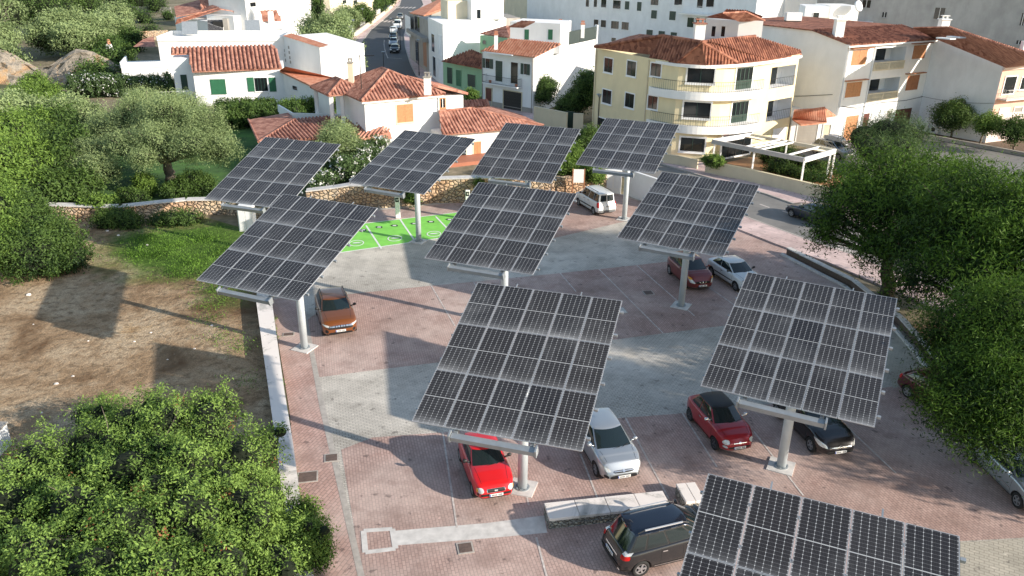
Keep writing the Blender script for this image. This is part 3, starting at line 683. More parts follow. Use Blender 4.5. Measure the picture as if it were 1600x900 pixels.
    grid(lambda u, t: Sp(u, t, 1), us, tl, True); grid(lambda u, t: Sp(u, t, -1), us, tl)
    # roof cap
    def roofp(u, v):
        xf_, xr_, w_, zf, zr_ = lev(1); x0 = xr_+bowr*v*v; x1 = xf_-bow*v*v; x = (x0+x1)/2+u*(x1-x0)/2
        w = w_*(1-sb*u*u); z = zr_+(zf-zr_)*(u+1)/2
        return Vector((x, v*w*((1-sb)/(1-sb) if abs(u) < 1 else 1), z+.055*(1-abs(u)**4)*(1-abs(v)**4)))
    fine = [-1, -.97, -.9, -.75, -.5, -.25, 0, .25, .5, .75, .9, .97, 1]
    grid(roofp, fine, fine)
    cab = b.build('cabin', mat if not P.get('roofmat') else mat, None, smooth=True)
    bmx = bmesh.new(); bmx.from_mesh(cab.data); bmesh.ops.remove_doubles(bmx, verts=bmx.verts, dist=.012); bmesh.ops.recalc_face_normals(bmx, faces=bmx.faces); bmx.to_mesh(cab.data); bmx.free()
    for p in cab.data.polygons: p.use_smooth = True
    cab.parent = root
    if P.get('roofmat'):
        cab.data.materials.append(P['roofmat'])
        for p in cab.data.polygons:
            if p.center.z > zbf+(zr-zbf)*.9: p.material_index = 1
    def gridpart(nm, f, us_, ts_, m_, parent=cab, off=.008, thick=False):
        bb_ = MB(); n0 = len(us_); pts = []
        for j, t in enumerate(ts_):
            for i, u in enumerate(us_):
                p = f(u, t); e = 1e-3; du = f(u+e, t)-f(u-e, t); dv = f(u, t+e)-f(u, t-e); nrm = du.cross(dv).normalized()
                c = Vector((0, 0, .9)); 
                if nrm.dot(p-Vector((p.x*.55, 0, .7))) < 0: nrm = -nrm
                pts.append(p+nrm*off)
        fs = []
        for j in range(len(ts_)-1):
            for i in range(n0-1):
                a = j*n0+i; fs.append((a, a+1, a+n0+1, a+n0))
        bb_.add(pts, fs); o = bb_.build(nm, m_, None, smooth=True); o.parent = parent; return o
    lin = lambda a, c, n: [a+(c-a)*i/n for i in range(n+1)]
    gm = M['cglass']
    gridpart('windscreen', Fp, lin(-.94, .94, 12), lin(.06, .93, 6), gm, root)
    gridpart('rear_window', Rp, lin(-.86, .86, 10), lin(P.get('rw0', .22), .90, 5), gm, root)
    for s in (-1, 1):
        for (u0, u1) in P['wins']:
            if detail: gridpart('window_trim', lambda u, t: Sp(u, t, s), lin(u0-.018, u1+.018, 8), lin(.05, .93, 5), M['trim'], root, .005)
            gridpart('side_window', lambda u, t: Sp(u, t, s), lin(u0, u1, 8), lin(.09, .89, 5), gm, root, .010)
    # wheels
    def wheel(x, s):
        y = s*(W/2-.115); b = MB(); n = 28; prof = [(wr*.62, -.095), (wr*.93, -.10), (wr, -.06), (wr, .06), (wr*.93, .10), (wr*.66, .10), (wr*.62, .06)]
        vs = [(math.cos(2*math.pi*i/n)*r_, w_*s, math.sin(2*math.pi*i/n)*r_) for i in range(n) for r_, w_ in prof]; k = len(prof)
        fs = [(i*k+j, ((i+1) % n)*k+j, ((i+1) % n)*k+j+1, i*k+j+1) for i in range(n) for j in range(k-1)]
        b.add(vs, fs); t = b.build('tyre', M['tyre'], None, smooth=True)
        w_ = bpy.data.objects.new('wheel', None); COL.objects.link(w_); w_.parent = root; w_.location = (x, y, wr); t.parent = w_
        b = MB(); b.tube((0, s*.03, 0), (0, s*.035, 0), wr*.64, n=28, m=1)
        ns = 5 if detail else 5
        for i in range(ns):
            a = 2*math.pi*i/ns; d = Vector((math.cos(a), 0, math.sin(a))); sd = Vector((-math.sin(a), 0, math.cos(a)))
            b.obox(d*wr*.33+Vector((0, s*.075, 0)), d*wr*.30, sd*wr*.11, Vector((0, .02, 0)))
        n = 28; o_ = [(math.cos(2*math.pi*i/n)*wr*.64, s*.09, math.sin(2*math.pi*i/n)*wr*.64) for i in range(n)]; i_ = [(math.cos(2*math.pi*i/n)*wr*.54, s*.085, math.sin(2*math.pi*i/n)*wr*.54) for i in range(n)]
        b.add(o_+i_, [(i, (i+1) % n, n+(i+1) % n, n+i) for i in range(n)]); b.tube((0, s*.05, 0), (0, s*.10, 0), wr*.14, n=12)
        r_ = b.build('rim', [P.get('rim', M['rim']), M['trim']], None); r_.parent = w_
    for x in (P['xf'], P['xr']):
        for s in (-1, 1): wheel(x, s)
    # decals projected on the body
    def patch(nm, c4, d, m_, off=.008, k=.0, n=8, parent=body, bv=bvh):
        """c4: corners (bl, br, tr, tl) in space, d: projection direction"""
        d = Vector(d).normalized(); c4 = [Vector(p) for p in c4]; b = MB(); g = []
        for j in range(n+1):
            for i in range(n+1):
                a, e = -1+2*i/n, -1+2*j/n; a2 = a*math.sqrt(max(0, 1-k*e*e/2)); e2 = e*math.sqrt(max(0, 1-k*a*a/2)); u, v = (a2+1)/2, (e2+1)/2
                p = c4[0]*(1-u)*(1-v)+c4[1]*u*(1-v)+c4[2]*u*v+c4[3]*(1-u)*v
                h = bv.ray_cast(p-d*1.5, d); 
                if h[0] is None: h = bv.find_nearest(p)
                nn = h[1] if h[1].dot(d) < 0 else -h[1]
                g.append(h[0]+nn*off)
        b.add(g, [(j*(n+1)+i, j*(n+1)+i+1, (j+1)*(n+1)+i+1, (j+1)*(n+1)+i) for j in range(n) for i in range(n)])
        o = b.build(nm, m_, None, smooth=True); o.parent = parent; return o
    def fr(y0, y1, z0, z1, dy0=0, dy1=0):     # front-facing quad corners at x=hl
        return [(hl, y0, z0), (hl, y1, z0+dy0), (hl, y1, z1+dy1), (hl, y0, z1)]
    def re(y0, y1, z0, z1): return [(-hl, y0, z0), (-hl, y1, z0), (-hl, y1, z1), (-hl, y0, z1)]
    def platefn(x, z, s):
        b = MB(); b.box(x-.012, x+.012, -.26, .26, z-.055, z+.055); o = b.build('number_plate', M['plate'], root)
        b = MB(); b.box(x+s*.013-.001, x+s*.013+.001, -.255*s-.0 if s > 0 else .22, -.22*s if s > 0 else .255, z-.05, z+.05); b.build('plate_band', M['plateblue'], o)
        b = MB(); xx = x+s*.014
        for i, wd in enumerate((.04, .04, .04, .04, 0, .04, .04, .04)):
            if wd: yy = (-.16+i*.05)*s; b.box(xx-.0008, xx+.0008, yy-.015, yy+.015, z-.032, z+.032)
        b.build('plate_characters', M['trim'], o)
    nose = P['nose']
    X = dict(patch=patch, fr=fr, re=re, plate=platefn, root=root, body=body, hl=hl, W=W, H=H, bvh=bvh, Sp=Sp, Fp=Fp, Rp=Rp, gridpart=gridpart, lin=lin, cab=cab, mat=mat, lev=lev)
    # mirrors, seams, handles
    ym = halfw(bf-.35)
    mx = bf-.42
    for s in (-1, 1):
        b = MB(); zc = zbf+.13; n = 10
        vs = []
        for t_ in range(5):
            q = (-1, -.7, 0, .7, 1)[t_]; r_ = (.55, .92, 1, .92, .55)[t_]
            for i in range(n): a = 2*math.pi*i/n; vs.append((mx+math.cos(a)*.065*r_, s*(W/2+.085+q*.085), zc+math.sin(a)*.075*r_))
        fs = [(t_*n+i, t_*n+(i+1) % n, (t_+1)*n+(i+1) % n, (t_+1)*n+i) for t_ in range(4) for i in range(n)]+[tuple(range(n)), tuple(range(4*n, 5*n))]
        b.add(vs, fs); b.bar((mx+.02, s*(hb-.03), zc-.07), (mx, s*(W/2+.05), zc-.03), .05, .05); o = b.build('wing_mirror', P.get('mirror', mat), root, smooth=True)
    if detail:
        def seam(pts2, s, w=.012):
            for (x0, z0), (x1, z1) in zip(pts2[:-1], pts2[1:]):
                dx, dz = x1-x0, z1-z0; l = math.hypot(dx, dz); nx, nz_ = -dz/l*w/2, dx/l*w/2
                patch('panel_gap', [(x0-nx, s*W, z0-nz_), (x1-nx, s*W, z1-nz_), (x1+nx, s*W, z1+nz_), (x0+nx, s*W, z0+nz_)], (0, -s, 0), M['gap'], .004, n=5)
        for s in (-1, 1):
            for dr in P['doors']:
                zt = interp(top, dr)-.06; patch('panel_gap', [(dr-.006, s*W, .30), (dr+.006, s*W, .30), (dr+.006, s*W, zt), (dr-.006, s*W, zt)], (0, -s, 0), M['gap'], .004, n=6)
            for hx in P['handles']:
                z = interp(top, hx)-.17; patch('door_handle', [(hx-.09, s*W, z-.02), (hx+.09, s*W, z-.02), (hx+.09, s*W, z+.02), (hx-.09, s*W, z+.02)], (0, -s, 0), P.get('handle', mat), .022, n=4)
            x0, x1 = P['xr']+wr+.12, P['xf']-wr-.12
            patch('sill', [(x0, s*W, .20), (x1, s*W, .20), (x1, s*W, .29), (x0, s*W, .29)], (0, -s, 0), M['trim'], .012, n=8)
        # bonnet edges and wipers
        zc = zbf
        b = MB()
        for y0, y1 in ((-.35, .25), (.15, .72)):
            p = Fp(y0/ (W/2)*1.0, .03)+Vector((.03, 0, .02)); q = Fp(min(.9, y1/(W/2)), .10 if y1 < .5 else .14)+Vector((.025, 0, .03)); b.tube(p, q, .009, n=5)
        b.build('wiper', M['trim'], root)
        for s in (-1, 1):
            y = W*.36; patch('bonnet_gap', [(bf-.05, s*(y+.03), 2), (nose-.22, s*(y-.06), 2), (nose-.22, s*(y-.072), 2), (bf-.05, s*(y+.018), 2)], (0, 0, -1), M['gap'], .004, n=6)
        b = MB(); b.tube((rr+.25, 0, H-.02), (rr+.10, 0, H+.14), .006, n=5); b.build('aerial', M['trim'], root)
    return X

HD = R(-74.5)                                   # heading shared by the cars in the bays
def place(px_, py_, L, yaw, front=True):
    """world origin so that the front (or rear) bumper centre stands over the given photo point"""
    p = G(px_, py_, .25); d = V(math.cos(yaw), math.sin(yaw)); return p-d*(L/2) if front else p+d*(L/2)
def at(p): return (p.x, p.y, .024)

def hatch(L, W, H, hood=.92, nose=.68, cowl=1.0, belt=1.02, tail=1.02, bf=.95, roof=(.25, -1.35), bb=-1.75, **k):
    hl = L/2
    top = [(-hl, tail-.30), (-hl+.06, tail-.12), (-hl+.18, tail), (bb+.02, tail+.01), (0, belt), (bf, cowl), (bf+.25, cowl-.03), (hl-.55, hood), (hl-.25, hood-.07), (hl-.10, nose+.04), (hl, nose-.08)]
    top = sorted(top)
    P = dict(L=L, W=W, H=H, top=top, roof=roof, base=(bf, bb), nose=hl, xf=hl-.78, xr=-hl+.72, wins=[(-.62, .05), (.12, .93)], doors=[-.02, .88], handles=[.12, -.72], wr=.31)
    P.update(k); return P

# 1 orange crossover
P = hatch(4.1, 1.86, 1.58, hood=1.02, nose=.80, cowl=1.10, belt=1.08, tail=1.08, bf=.92, roof=(.22, -1.50), bb=-1.82, wins=[(-.93, -.50), (-.44, .16), (.22, .93)], doors=[-.75, .0, .85], handles=[.15, -.62], wr=.34, mirror=M['trim'], rnd=.6)
X = car('parked_car', 'orange crossover car facing the camera beside a tracker post', 'car', P, paint('burnt_orange_paint', (.27, .085, .022), .5), at(place(533, 523, 4.1, HD+R(4))), HD+R(4), 'cars parked in the bays')
pt, fr, hl = X['patch'], X['fr'], X['hl']
pt('grille', fr(-.66, .66, .60, .78), (-1, 0, 0), M['black'], .012, .4, 12)
for y, w in ((-.52, .07), (-.36, .07), (-.20, .05), (.20, .05), (.36, .07), (.52, .07)): pt('grille_badge', fr(y-w, y+w, .71, .77), (-1, 0, 0), M['chrome'], .022, 0, 4)
pt('emblem', fr(-.12, -.02, .70, .78), (-1, 0, 0), M['chrome'], .026, .8, 4); pt('emblem', fr(.02, .12, .70, .78), (-1, 0, 0), M['chrome'], .026, .8, 4)
for s in (-1, 1):
    pt('headlight', [(hl, s*.58, .70), (hl-.35, s*.86, .78), (hl-.35, s*.86, .86), (hl, s*.58, .79)], (-1, -s*.25, 0), M['lamp'], .016, .3, 8)
    pt('fog_lamp_bezel', fr(s*.62, s*.80, .42, .58), (-1, -s*.2, 0), M['black'], .012, .6, 6)
pt('lower_intake', fr(-.62, .62, .30, .44), (-1, 0, 0), M['black'], .012, .5, 10)
X['plate'](hl+.06, .50, 1)
for s in (-1, 1):
    b = MB(); z = 1.58; hr_ = X['lev'](1)[2]-.07; pts = [(-1.35, s*hr_, z-.035), (-1.2, s*hr_, z+.05), (.0, s*hr_, z+.055), (.16, s*hr_, z-.02)]
    for a, c in zip(pts[:-1], pts[1:]): b.tube(a, c, .022, n=6)
    b.build('roof_rail', M['trim'], X['root'])
b = MB(); b.box(-1.3, .05, -.5, .5, 1.505, 1.507)
# 2 bright red small hatchback
P = hatch(3.55, 1.60, 1.42, hood=.90, nose=.72, cowl=.98, belt=.96, tail=.98, bf=.78, roof=(.12, -1.2), bb=-1.52, wins=[(-.9, -.05), (.03, .93)], doors=[-.35, .72], handles=[-.2], wr=.28, xf=3.55/2-.68, xr=-3.55/2+.55, mirror=M['trim'], handle=M['trim'], rim=simple('hubcap', (.3, .3, .31), .5, metal=.3))
X = car('parked_car', 'bright red small hatchback under the large front tracker', 'car', P, paint('bright_red_paint', (.62, .008, .012), .0, .3), at(place(775, 779, 3.55, HD)), HD, 'cars parked in the bays')
pt, fr, hl = X['patch'], X['fr'], X['hl']
pt('grille', fr(-.36, .36, .56, .70), (-1, 0, 0), M['chrome'], .010, .3, 8); pt('grille_mesh', fr(-.33, .33, .575, .685), (-1, 0, 0), M['black'], .018, .3, 8); pt('emblem', fr(-.06, .06, .60, .66), (-1, 0, 0), M['chrome'], .026, 0, 4)
for s in (-1, 1):
    pt('headlight', fr(s*.46, s*.72, .55, .74), (-1, -s*.1, 0), M['lamp'], .016, 1.0, 8); pt('indicator', fr(s*.68, s*.76, .56, .70), (-1, -s*.3, 0), M['amber'], .020, .8, 6)
pt('bumper_strip', fr(-.78, .78, .42, .52), (-1, 0, 0), M['trim'], .014, 0, 14); pt('bumper_strip', fr(-.78, .78, .30, .34), (-1, 0, 0), M['gap'], .010, 0, 14)
X['plate'](hl+.075, .46, 1)
# 3 silver hatchback
SILVER = paint('silver_paint', (.44, .47, .50), .6, .27)
P = hatch(4.0, 1.80, 1.50, hood=.95, nose=.62, cowl=1.02, belt=1.04, tail=1.06, bf=1.12, roof=(.18, -1.35), bb=-1.78, wins=[(-.88, -.15), (-.08, .93)], doors=[-.35, .95], handles=[-.2], wr=.31, tumble=.17, taper=(.30, .18), rnd=.85)
X = car('parked_car', 'silver three door hatchback right of the bright red hatchback', 'car', P, SILVER, at(place(974, 749, 4.0, HD)), HD, 'cars parked in the bays')
pt, fr, hl = X['patch'], X['fr'], X['hl']
pt('grille', fr(-.42, .42, .56, .65), (-1, 0, 0), M['black'], .010, .5, 10); pt('grille_bar', fr(-.40, .40, .60, .625), (-1, 0, 0), M['chrome'], .020, .2, 10); pt('emblem', fr(-.06, .06, .57, .65), (-1, 0, 0), M['chrome'], .03, 1, 5)
for s in (-1, 1):
    pt('headlight', [(hl, s*.50, .60), (hl-.2, s*.84, .62), (hl-.65, s*.86, .86), (hl, s*.60, .72)], (-1, -s*.35, -.1), M['lamp'], .014, .5, 8)
    pt('fog_lamp_bezel', fr(s*.60, s*.80, .36, .48), (-1, -s*.3, 0), M['black'], .012, .6, 6)
pt('lower_intake', fr(-.56, .56, .30, .50), (-1, 0, 0), M['black'], .010, .7, 10); X['plate'](hl+.075, .42, 1)
# 4 dark red retro city car with black roof
P = hatch(3.57, 1.63, 1.49, hood=.93, nose=.72, cowl=1.0, belt=.98, tail=.98, bf=.92, roof=(.25, -1.05), bb=-1.50, wins=[(-.85, -.18), (-.10, .93)], doors=[-.35, .82], handles=[-.2], wr=.29, xf=3.57/2-.66, xr=-3.57/2+.6, tumble=.18, taper=(.32, .22), rnd=.8, roofmat=M['black'], handle=M['chrome'], mirror=M['chrome'], rim=simple('dark_alloy', (.12, .12, .13), .35, metal=.6))
X = car('parked_car', 'dark red retro city car with black roof left of a tracker post', 'car', P, paint('cherry_red_paint', (.33, .006, .014), .15, .3), at(place(1154, 705, 3.57, HD+R(-1))), HD+R(-1), 'cars parked in the bays')
pt, fr, hl = X['patch'], X['fr'], X['hl']
for s in (-1, 1):
    pt('headlight', fr(s*.44, s*.70, .60, .80), (-1, -s*.1, -.2), M['lamp'], .018, 1.0, 8); pt('fog_lamp', fr(s*.52, s*.68, .44, .55), (-1, -s*.1, 0), M['lamp'], .016, 1.0, 6)
pt('chrome_whisker', fr(-.28, .28, .63, .65), (-1, 0, 0), M['chrome'], .016, 0, 8); pt('emblem', fr(-.06, .06, .60, .68), (-1, 0, 0), M['chrome'], .024, .9, 6)
pt('lower_intake', fr(-.50, .50, .40, .50), (-1, 0, 0), M['black'], .008, .4, 10); pt('bumper_chrome', fr(-.62, .62, .325, .35), (-1, 0, 0), M['chrome'], .02, 0, 12); X['plate'](hl+.075, .45, 1)
# 5 black hatchback
P = hatch(4.25, 1.77, 1.46, hood=.92, nose=.70, cowl=1.0, belt=1.0, tail=1.05, bf=1.15, roof=(.25, -1.3), bb=-1.9, wins=[(-.9, -.45), (-.38, .18), (.25, .93)], doors=[-.8, .05, .95], handles=[.2, -.65], wr=.32, taper=(.30, .18))
X = car('parked_car', 'black hatchback with chrome chevron grille right of a tracker post', 'car', P, paint('black_paint', (.006, .006, .008), .2, .25), at(place(1311, 711, 4.25, HD+R(-3))), HD+R(-3), 'cars parked in the bays')
pt, fr, hl = X['patch'], X['fr'], X['hl']
for z in (.56, .61):
    for s in (-1, 1): pt('chevron_bar', [(hl, s*.0, z+.05), (hl, s*.14, z-.005), (hl, s*.14, z+.02), (hl, s*.0, z+.075)], (-1, 0, 0), M['chrome'], .022, 0, 4); pt('chevron_bar', [(hl, s*.14, z-.005), (hl, s*.5, z+.015), (hl, s*.5, z+.03), (hl, s*.14, z+.02)], (-1, 0, 0), M['chrome'], .022, 0, 8)
for s in (-1, 1): pt('headlight', [(hl, s*.55, .58), (hl-.25, s*.84, .62), (hl-.75, s*.86, .86), (hl-.1, s*.62, .73)], (-1, -s*.35, -.15), M['lamp'], .014, .5, 8)
pt('lower_intake', fr(-.60, .60, .32, .48), (-1, 0, 0), M['gap'], .010, .6, 10); X['plate'](hl+.075, .42, 1)
# 6 dark people carrier seen from behind
DK = paint('dark_grey_paint', (.018, .019, .022), .3, .25)
L6 = 4.08; Y6 = R(19)
P = hatch(L6, 1.73, 1.62, hood=1.02, nose=.72, cowl=1.12, belt=1.08, tail=.98, bf=1.28, roof=(.55, -1.55), bb=-1.92, wins=[(-.93, -.58), (-.52, .02), (.08, .72), (.78, .95)], doors=[-.62, .22, 1.15], handles=[.42, -.48], wr=.32, handle=M['chrome'], rw0=.08, tumble=.15, rnd=.55, roofmat=simple('sky_tinted_roof', (.018, .026, .045), .16, metal=.5, coat=1, var=0))  # roof colour has the blue sky reflection painted in
cpos = G(962, 897, 0)+V(math.cos(Y6), math.sin(Y6))*(L6/2)+V(-math.sin(Y6), math.cos(Y6))*.45
X = car('parked_car', 'dark grey people carrier with silver roof rails behind the nearest tracker', 'car', P, DK, at(cpos), Y6, 'cars parked in the bays')
pt, re, hl = X['patch'], X['re'], X['hl']
for s in (-1, 1):
    b = MB(); hr_ = X['lev'](1)[2]-.05; z = 1.62; b.bar((-1.15, s*hr_, z+.045), (.25, s*hr_, z+.05), .045, .04); b.build('roof_rail', M['alu'], X['root'])
    b = MB(); b.tube((-1.40, s*hr_, z-.03), (-1.15, s*hr_, z+.045), .022, n=6); b.tube((.25, s*hr_, z+.05), (.48, s*hr_, z-.03), .022, n=6); b.build('rail_foot', M['trim'], X['root'])
    pt('tail_light', [(-hl, s*.62, .78), (-hl+.25, s*.84, .78), (-hl+.25, s*.84, .93), (-hl, s*.64, .93)], (1, -s*.6, 0), M['redlamp'], .016, .4, 6)
    pt('reversing_light', [(-hl, s*.64, .93), (-hl+.28, s*.84, .93), (-hl+.34, s*.80, 1.03), (-hl+.08, s*.70, 1.03)], (1, -s*.6, 0), M['lamp'], .016, .4, 6)
    pt('fog_light', re(s*.58, s*.70, .34, .44), (1, 0, 0), M['lamp'], .014, 1, 5)
pt('tailgate_chrome', re(-.42, .42, .74, .78), (1, 0, 0), M['chrome'], .016, 0, 8); pt('bumper', re(-.82, .82, .26, .52), (1, 0, 0), M['trim'], .016, 0, 14)
X['plate'](-hl-.07, .66, -1)
X['gridpart']('brake_light', X['Rp'], X['lin'](-.12, .12, 3), X['lin'](.93, .985, 1), M['redlamp'], X['root'], .02)
for s in (-1, 1): pt('chrome_sill', [(-.85, s*2, .34), (.95, s*2, .34), (.95, s*2, .37), (-.85, s*2, .37)], (0, -s, 0), M['chrome'], .02, 0, 8)
# 7 maroon compact
P = hatch(3.8, 1.70, 1.58, hood=1.0, nose=.74, cowl=1.08, belt=1.04, tail=1.04, bf=1.10, roof=(.3, -1.3), bb=-1.68, wins=[(-.9, -.5), (-.42, .15), (.22, .93)], doors=[-.7, .05, .95], handles=[.2, -.6], wr=.30, taper=(.3, .2), rnd=.8)
X = car('parked_car', 'maroon compact car partly hidden by a tracker post', 'car', P, paint('maroon_paint', (.16, .018, .016), .3, .3), at(place(1097, 451, 3.8, HD+R(-2))), HD+R(-2), 'cars parked in the bays')
pt, fr, hl = X['patch'], X['fr'], X['hl']
pt('grille', fr(-.46, .46, .58, .70), (-1, 0, 0), M['gap'], .010, .3, 10)
for s in (-1, 1):
    pt('headlight', [(hl, s*.46, .58), (hl-.1, s*.76, .62), (hl-.5, s*.80, .90), (hl-.1, s*.60, .78)], (-1, -s*.3, -.2), M['lamp'], .016, .4, 8); pt('indicator', [(hl-.1, s*.62, .80), (hl-.2, s*.78, .80), (hl-.5, s*.80, .92), (hl-.25, s*.66, .90)], (-1, -s*.3, -.2), M['amber'], .022, .3, 5)
    pt('emblem', [(hl, 0, .62), (hl, s*.05, .66), (hl, s*.02, .68), (hl, 0, .70)], (-1, 0, 0), M['chrome'], .02, 0, 3); pt('grille_bar', [(hl, 0, .58), (hl, s*.25, .655), (hl, s*.25, .675), (hl, 0, .60)], (-1, 0, 0), M['chrome'], .018, 0, 5)
X['plate'](hl+.075, .44, 1)
# 8 white hatchback
WH = paint('white_paint', (.70, .72, .73), .0, .35)
P = hatch(4.1, 1.69, 1.42, hood=.90, nose=.66, cowl=.96, belt=.95, tail=.98, bf=.98, roof=(.18, -1.1), bb=-1.7, wins=[(-.88, -.12), (-.04, .93)], doors=[-.35, .85], handles=[-.22], wr=.30, mirror=M['trim'], handle=M['trim'], rim=simple('grey_hubcap', (.2, .2, .21), .5, metal=.3))
X = car('parked_car', 'white three door car beside the maroon compact car', 'car', P, WH, at(place(1178, 454, 4.1, HD+R(5))), HD+R(5), 'cars parked in the bays')
pt, fr, hl = X['patch'], X['fr'], X['hl']
pt('grille', fr(-.38, .38, .56, .64), (-1, 0, 0), M['gap'], .010, .2, 8)
for s in (-1, 1):
    pt('headlight', [(hl, s*.44, .56), (hl-.1, s*.76, .58), (hl-.2, s*.78, .70), (hl, s*.46, .68)], (-1, -s*.2, -.1), M['lamp'], .016, .3, 8)
    pt('side_moulding', [(-1.0, s*2, .50), (1.0, s*2, .50), (1.0, s*2, .57), (-1.0, s*2, .57)], (0, -s, 0), M['trim'], .014, 0, 8)
pt('bumper_strip', fr(-.78, .78, .40, .48), (-1, 0, 0), M['trim'], .014, 0, 14); X['plate'](hl+.075, .36, 1)
# 9 small white van, rear towards the camera
VY = math.atan2(*(G(901, 322)-G(926, 337)).yx)
P = hatch(4.0, 1.66, 1.80, hood=1.05, nose=.80, cowl=1.15, belt=1.12, tail=1.12, bf=1.15, roof=(.65, -1.88), bb=-1.96, wins=[(-.92, -.42), (-.36, .12), (.20, .90)], doors=[-.62, .10, 1.0], handles=[.25, -.45], wr=.30, mirror=M['trim'], handle=M['trim'], tumble=.10, rnd=.35, taper=(.25, .05), rw0=.30, rim=simple('steel_hubcap', (.3, .3, .31), .5, metal=.3))
rp = G(948, 338, .0); d = V(math.cos(VY), math.sin(VY))
X = car('parked_van', 'small white windowed van seen from behind near the stone wall', 'van', P, WH, at(rp+d*2.0), VY)
pt, re, hl = X['patch'], X['re'], X['hl']
for s in (-1, 1):
    pt('tail_light', [(-hl, s*.72, .72), (-hl+.2, s*.83, .72), (-hl+.2, s*.83, 1.10), (-hl, s*.74, 1.10)], (1, -s*.6, 0), M['redlamp'], .016, .2, 5)
    pt('side_moulding', [(-1.0, s*2, .50), (1.1, s*2, .50), (1.1, s*2, .60), (-1.0, s*2, .60)], (0, -s, 0), M['trim'], .014, 0, 8)
    b = MB(); hr_ = X['lev'](1)[2]-.07; b.bar((-1.5, s*hr_, 1.84), (.2, s*hr_, 1.85), .03, .03); b.build('roof_rail', M['trim'], X['root'])
X['gridpart']('door_split', X['Rp'], X['lin'](.02, .10, 2), X['lin'](.0, .97, 5), WH, X['root'], .014)
pt('bumper', re(-.80, .80, .26, .50), (1, 0, 0), simple('grey_bumper', (.16, .165, .17), .6), .03, .1, 14); pt('door_lock', re(.0, .10, .72, .84), (1, 0, 0), M['trim'], .015, .5, 3); pt('tailgate_lettering', re(-.45, -.10, .78, .82), (1, 0, 0), M['trim'], .012, 0, 4)
# 10 dark blue saloon on the street
DY = math.atan2(*(G(1235, 326)-G(1310, 352)).yx)
P = hatch(4.4, 1.75, 1.43, hood=.90, nose=.70, cowl=.97, belt=.96, tail=.98, bf=1.05, roof=(.3, -1.0), bb=-1.55, wins=[(-.9, -.35), (-.28, .2), (.27, .93)], doors=[-.75, .1, .95], handles=[.2, -.6], wr=.31)
p = G(1228, 331, .2); d = V(math.cos(DY), math.sin(DY)); nrm = V(-d.y, d.x)
X = car('parked_car', 'dark blue saloon parked on the street below the terrace wall', 'car', P, paint('night_blue_paint', (.02, .03, .055), .5, .3), at(p-d*2.15-nrm*.6), DY, 'cars on the street')
for s in (-1, 1): X['patch']('headlight', [(X['hl'], s*.45, .58), (X['hl']-.2, s*.8, .6), (X['hl']-.35, s*.8, .74), (X['hl'], s*.48, .72)], (-1, -s*.3, 0), M['lamp'], .016, .3, 8)
# 11 silver people carrier with roof box
SY = math.atan2(*(G(1330, 246)-G(1290, 236)).yx)
P = hatch(4.3, 1.76, 1.60, hood=1.0, nose=.75, cowl=1.08, belt=1.04, tail=1.05, bf=1.25, roof=(.5, -1.6), bb=-1.95, wins=[(-.93, -.55), (-.48, .05), (.12, .75), (.8, .95)], doors=[-.7, .2, 1.1], handles=[.35, -.5], wr=.31)
p = G(1312, 243, .3); cc = p+V(-.4, 1.0)
X = car('parked_car', 'silver people carrier carrying a roof box beside the garage', 'car', P, SILVER, (cc.x, cc.y, .01), SY, 'cars on the street')
o = thing('roof_box', 'grey roof box strapped on the silver people carrier', 'roof box', (cc.x, cc.y, 1.66), SY)
b = MB(); pr = [(-1.0, .12), (-.95, .30), (0, .40), (.9, .28), (1.05, .10), (1.0, .02), (-.95, .02)]
b.add([(x, y, z) for y in (-.38, .38) for x, z in pr], [tuple(range(7)), tuple(range(13, 6, -1))]+[(i, (i+1) % 7+0, (i+1) % 7+7, i+7) for i in range(7)]); b.build('box_shell', simple('grey_box_shell', (.45, .46, .48), .5), o, bevel=.05)
b = MB()
for x in (-.5, .5): b.box(x-.03, x+.03, -.6, .6, -.03, .015)
b.build('roof_bar', M['trim'], o)
# 12 maroon car under the trees, 13 silver estate at the right edge
P = hatch(4.0, 1.70, 1.45, bf=1.0, roof=(.2, -1.3), bb=-1.75, wins=[(-.9, -.2), (-.1, .93)])
ry = R(-66); rp = G(1402, 606, .1); d = V(math.cos(ry), math.sin(ry)); 
X = car('parked_car', 'dark red car mostly hidden under the overhanging tree', 'car', P, paint('wine_red_paint', (.10, .008, .014), .3), at(rp+d*2.0+V(-d.y, d.x)*.6), ry, 'cars parked in the bays')
for s in (-1, 1): X['patch']('tail_light', [(-2, s*.6, .78), (-1.8, s*.8, .78), (-1.8, s*.8, .98), (-2, s*.62, .98)], (1, -s*.4, 0), M['redlamp'], .016, .3, 5)
P = hatch(4.4, 1.74, 1.45, bf=1.15, roof=(.35, -1.5), bb=-1.95, wins=[(-.9, -.35), (-.28, .2), (.27, .93)], doors=[-.75, .1, .95], handles=[.2, -.6])
ry = R(-86); wp = G(1590, 783, .3); d = V(math.cos(ry), math.sin(ry)); n = V(-d.y, d.x)
X = car('parked_car', 'silver car at the right edge half under the tree', 'car', P, SILVER, at(wp-d*(4.4/2-.78)+n*.80), ry, 'cars parked in the bays')
X['patch']('side_moulding', [(-1.2, -2, .52), (1.2, -2, .52), (1.2, -2, .56), (-1.2, -2, .56)], (0, 1, 0), M['chrome'], .014, 0, 8)
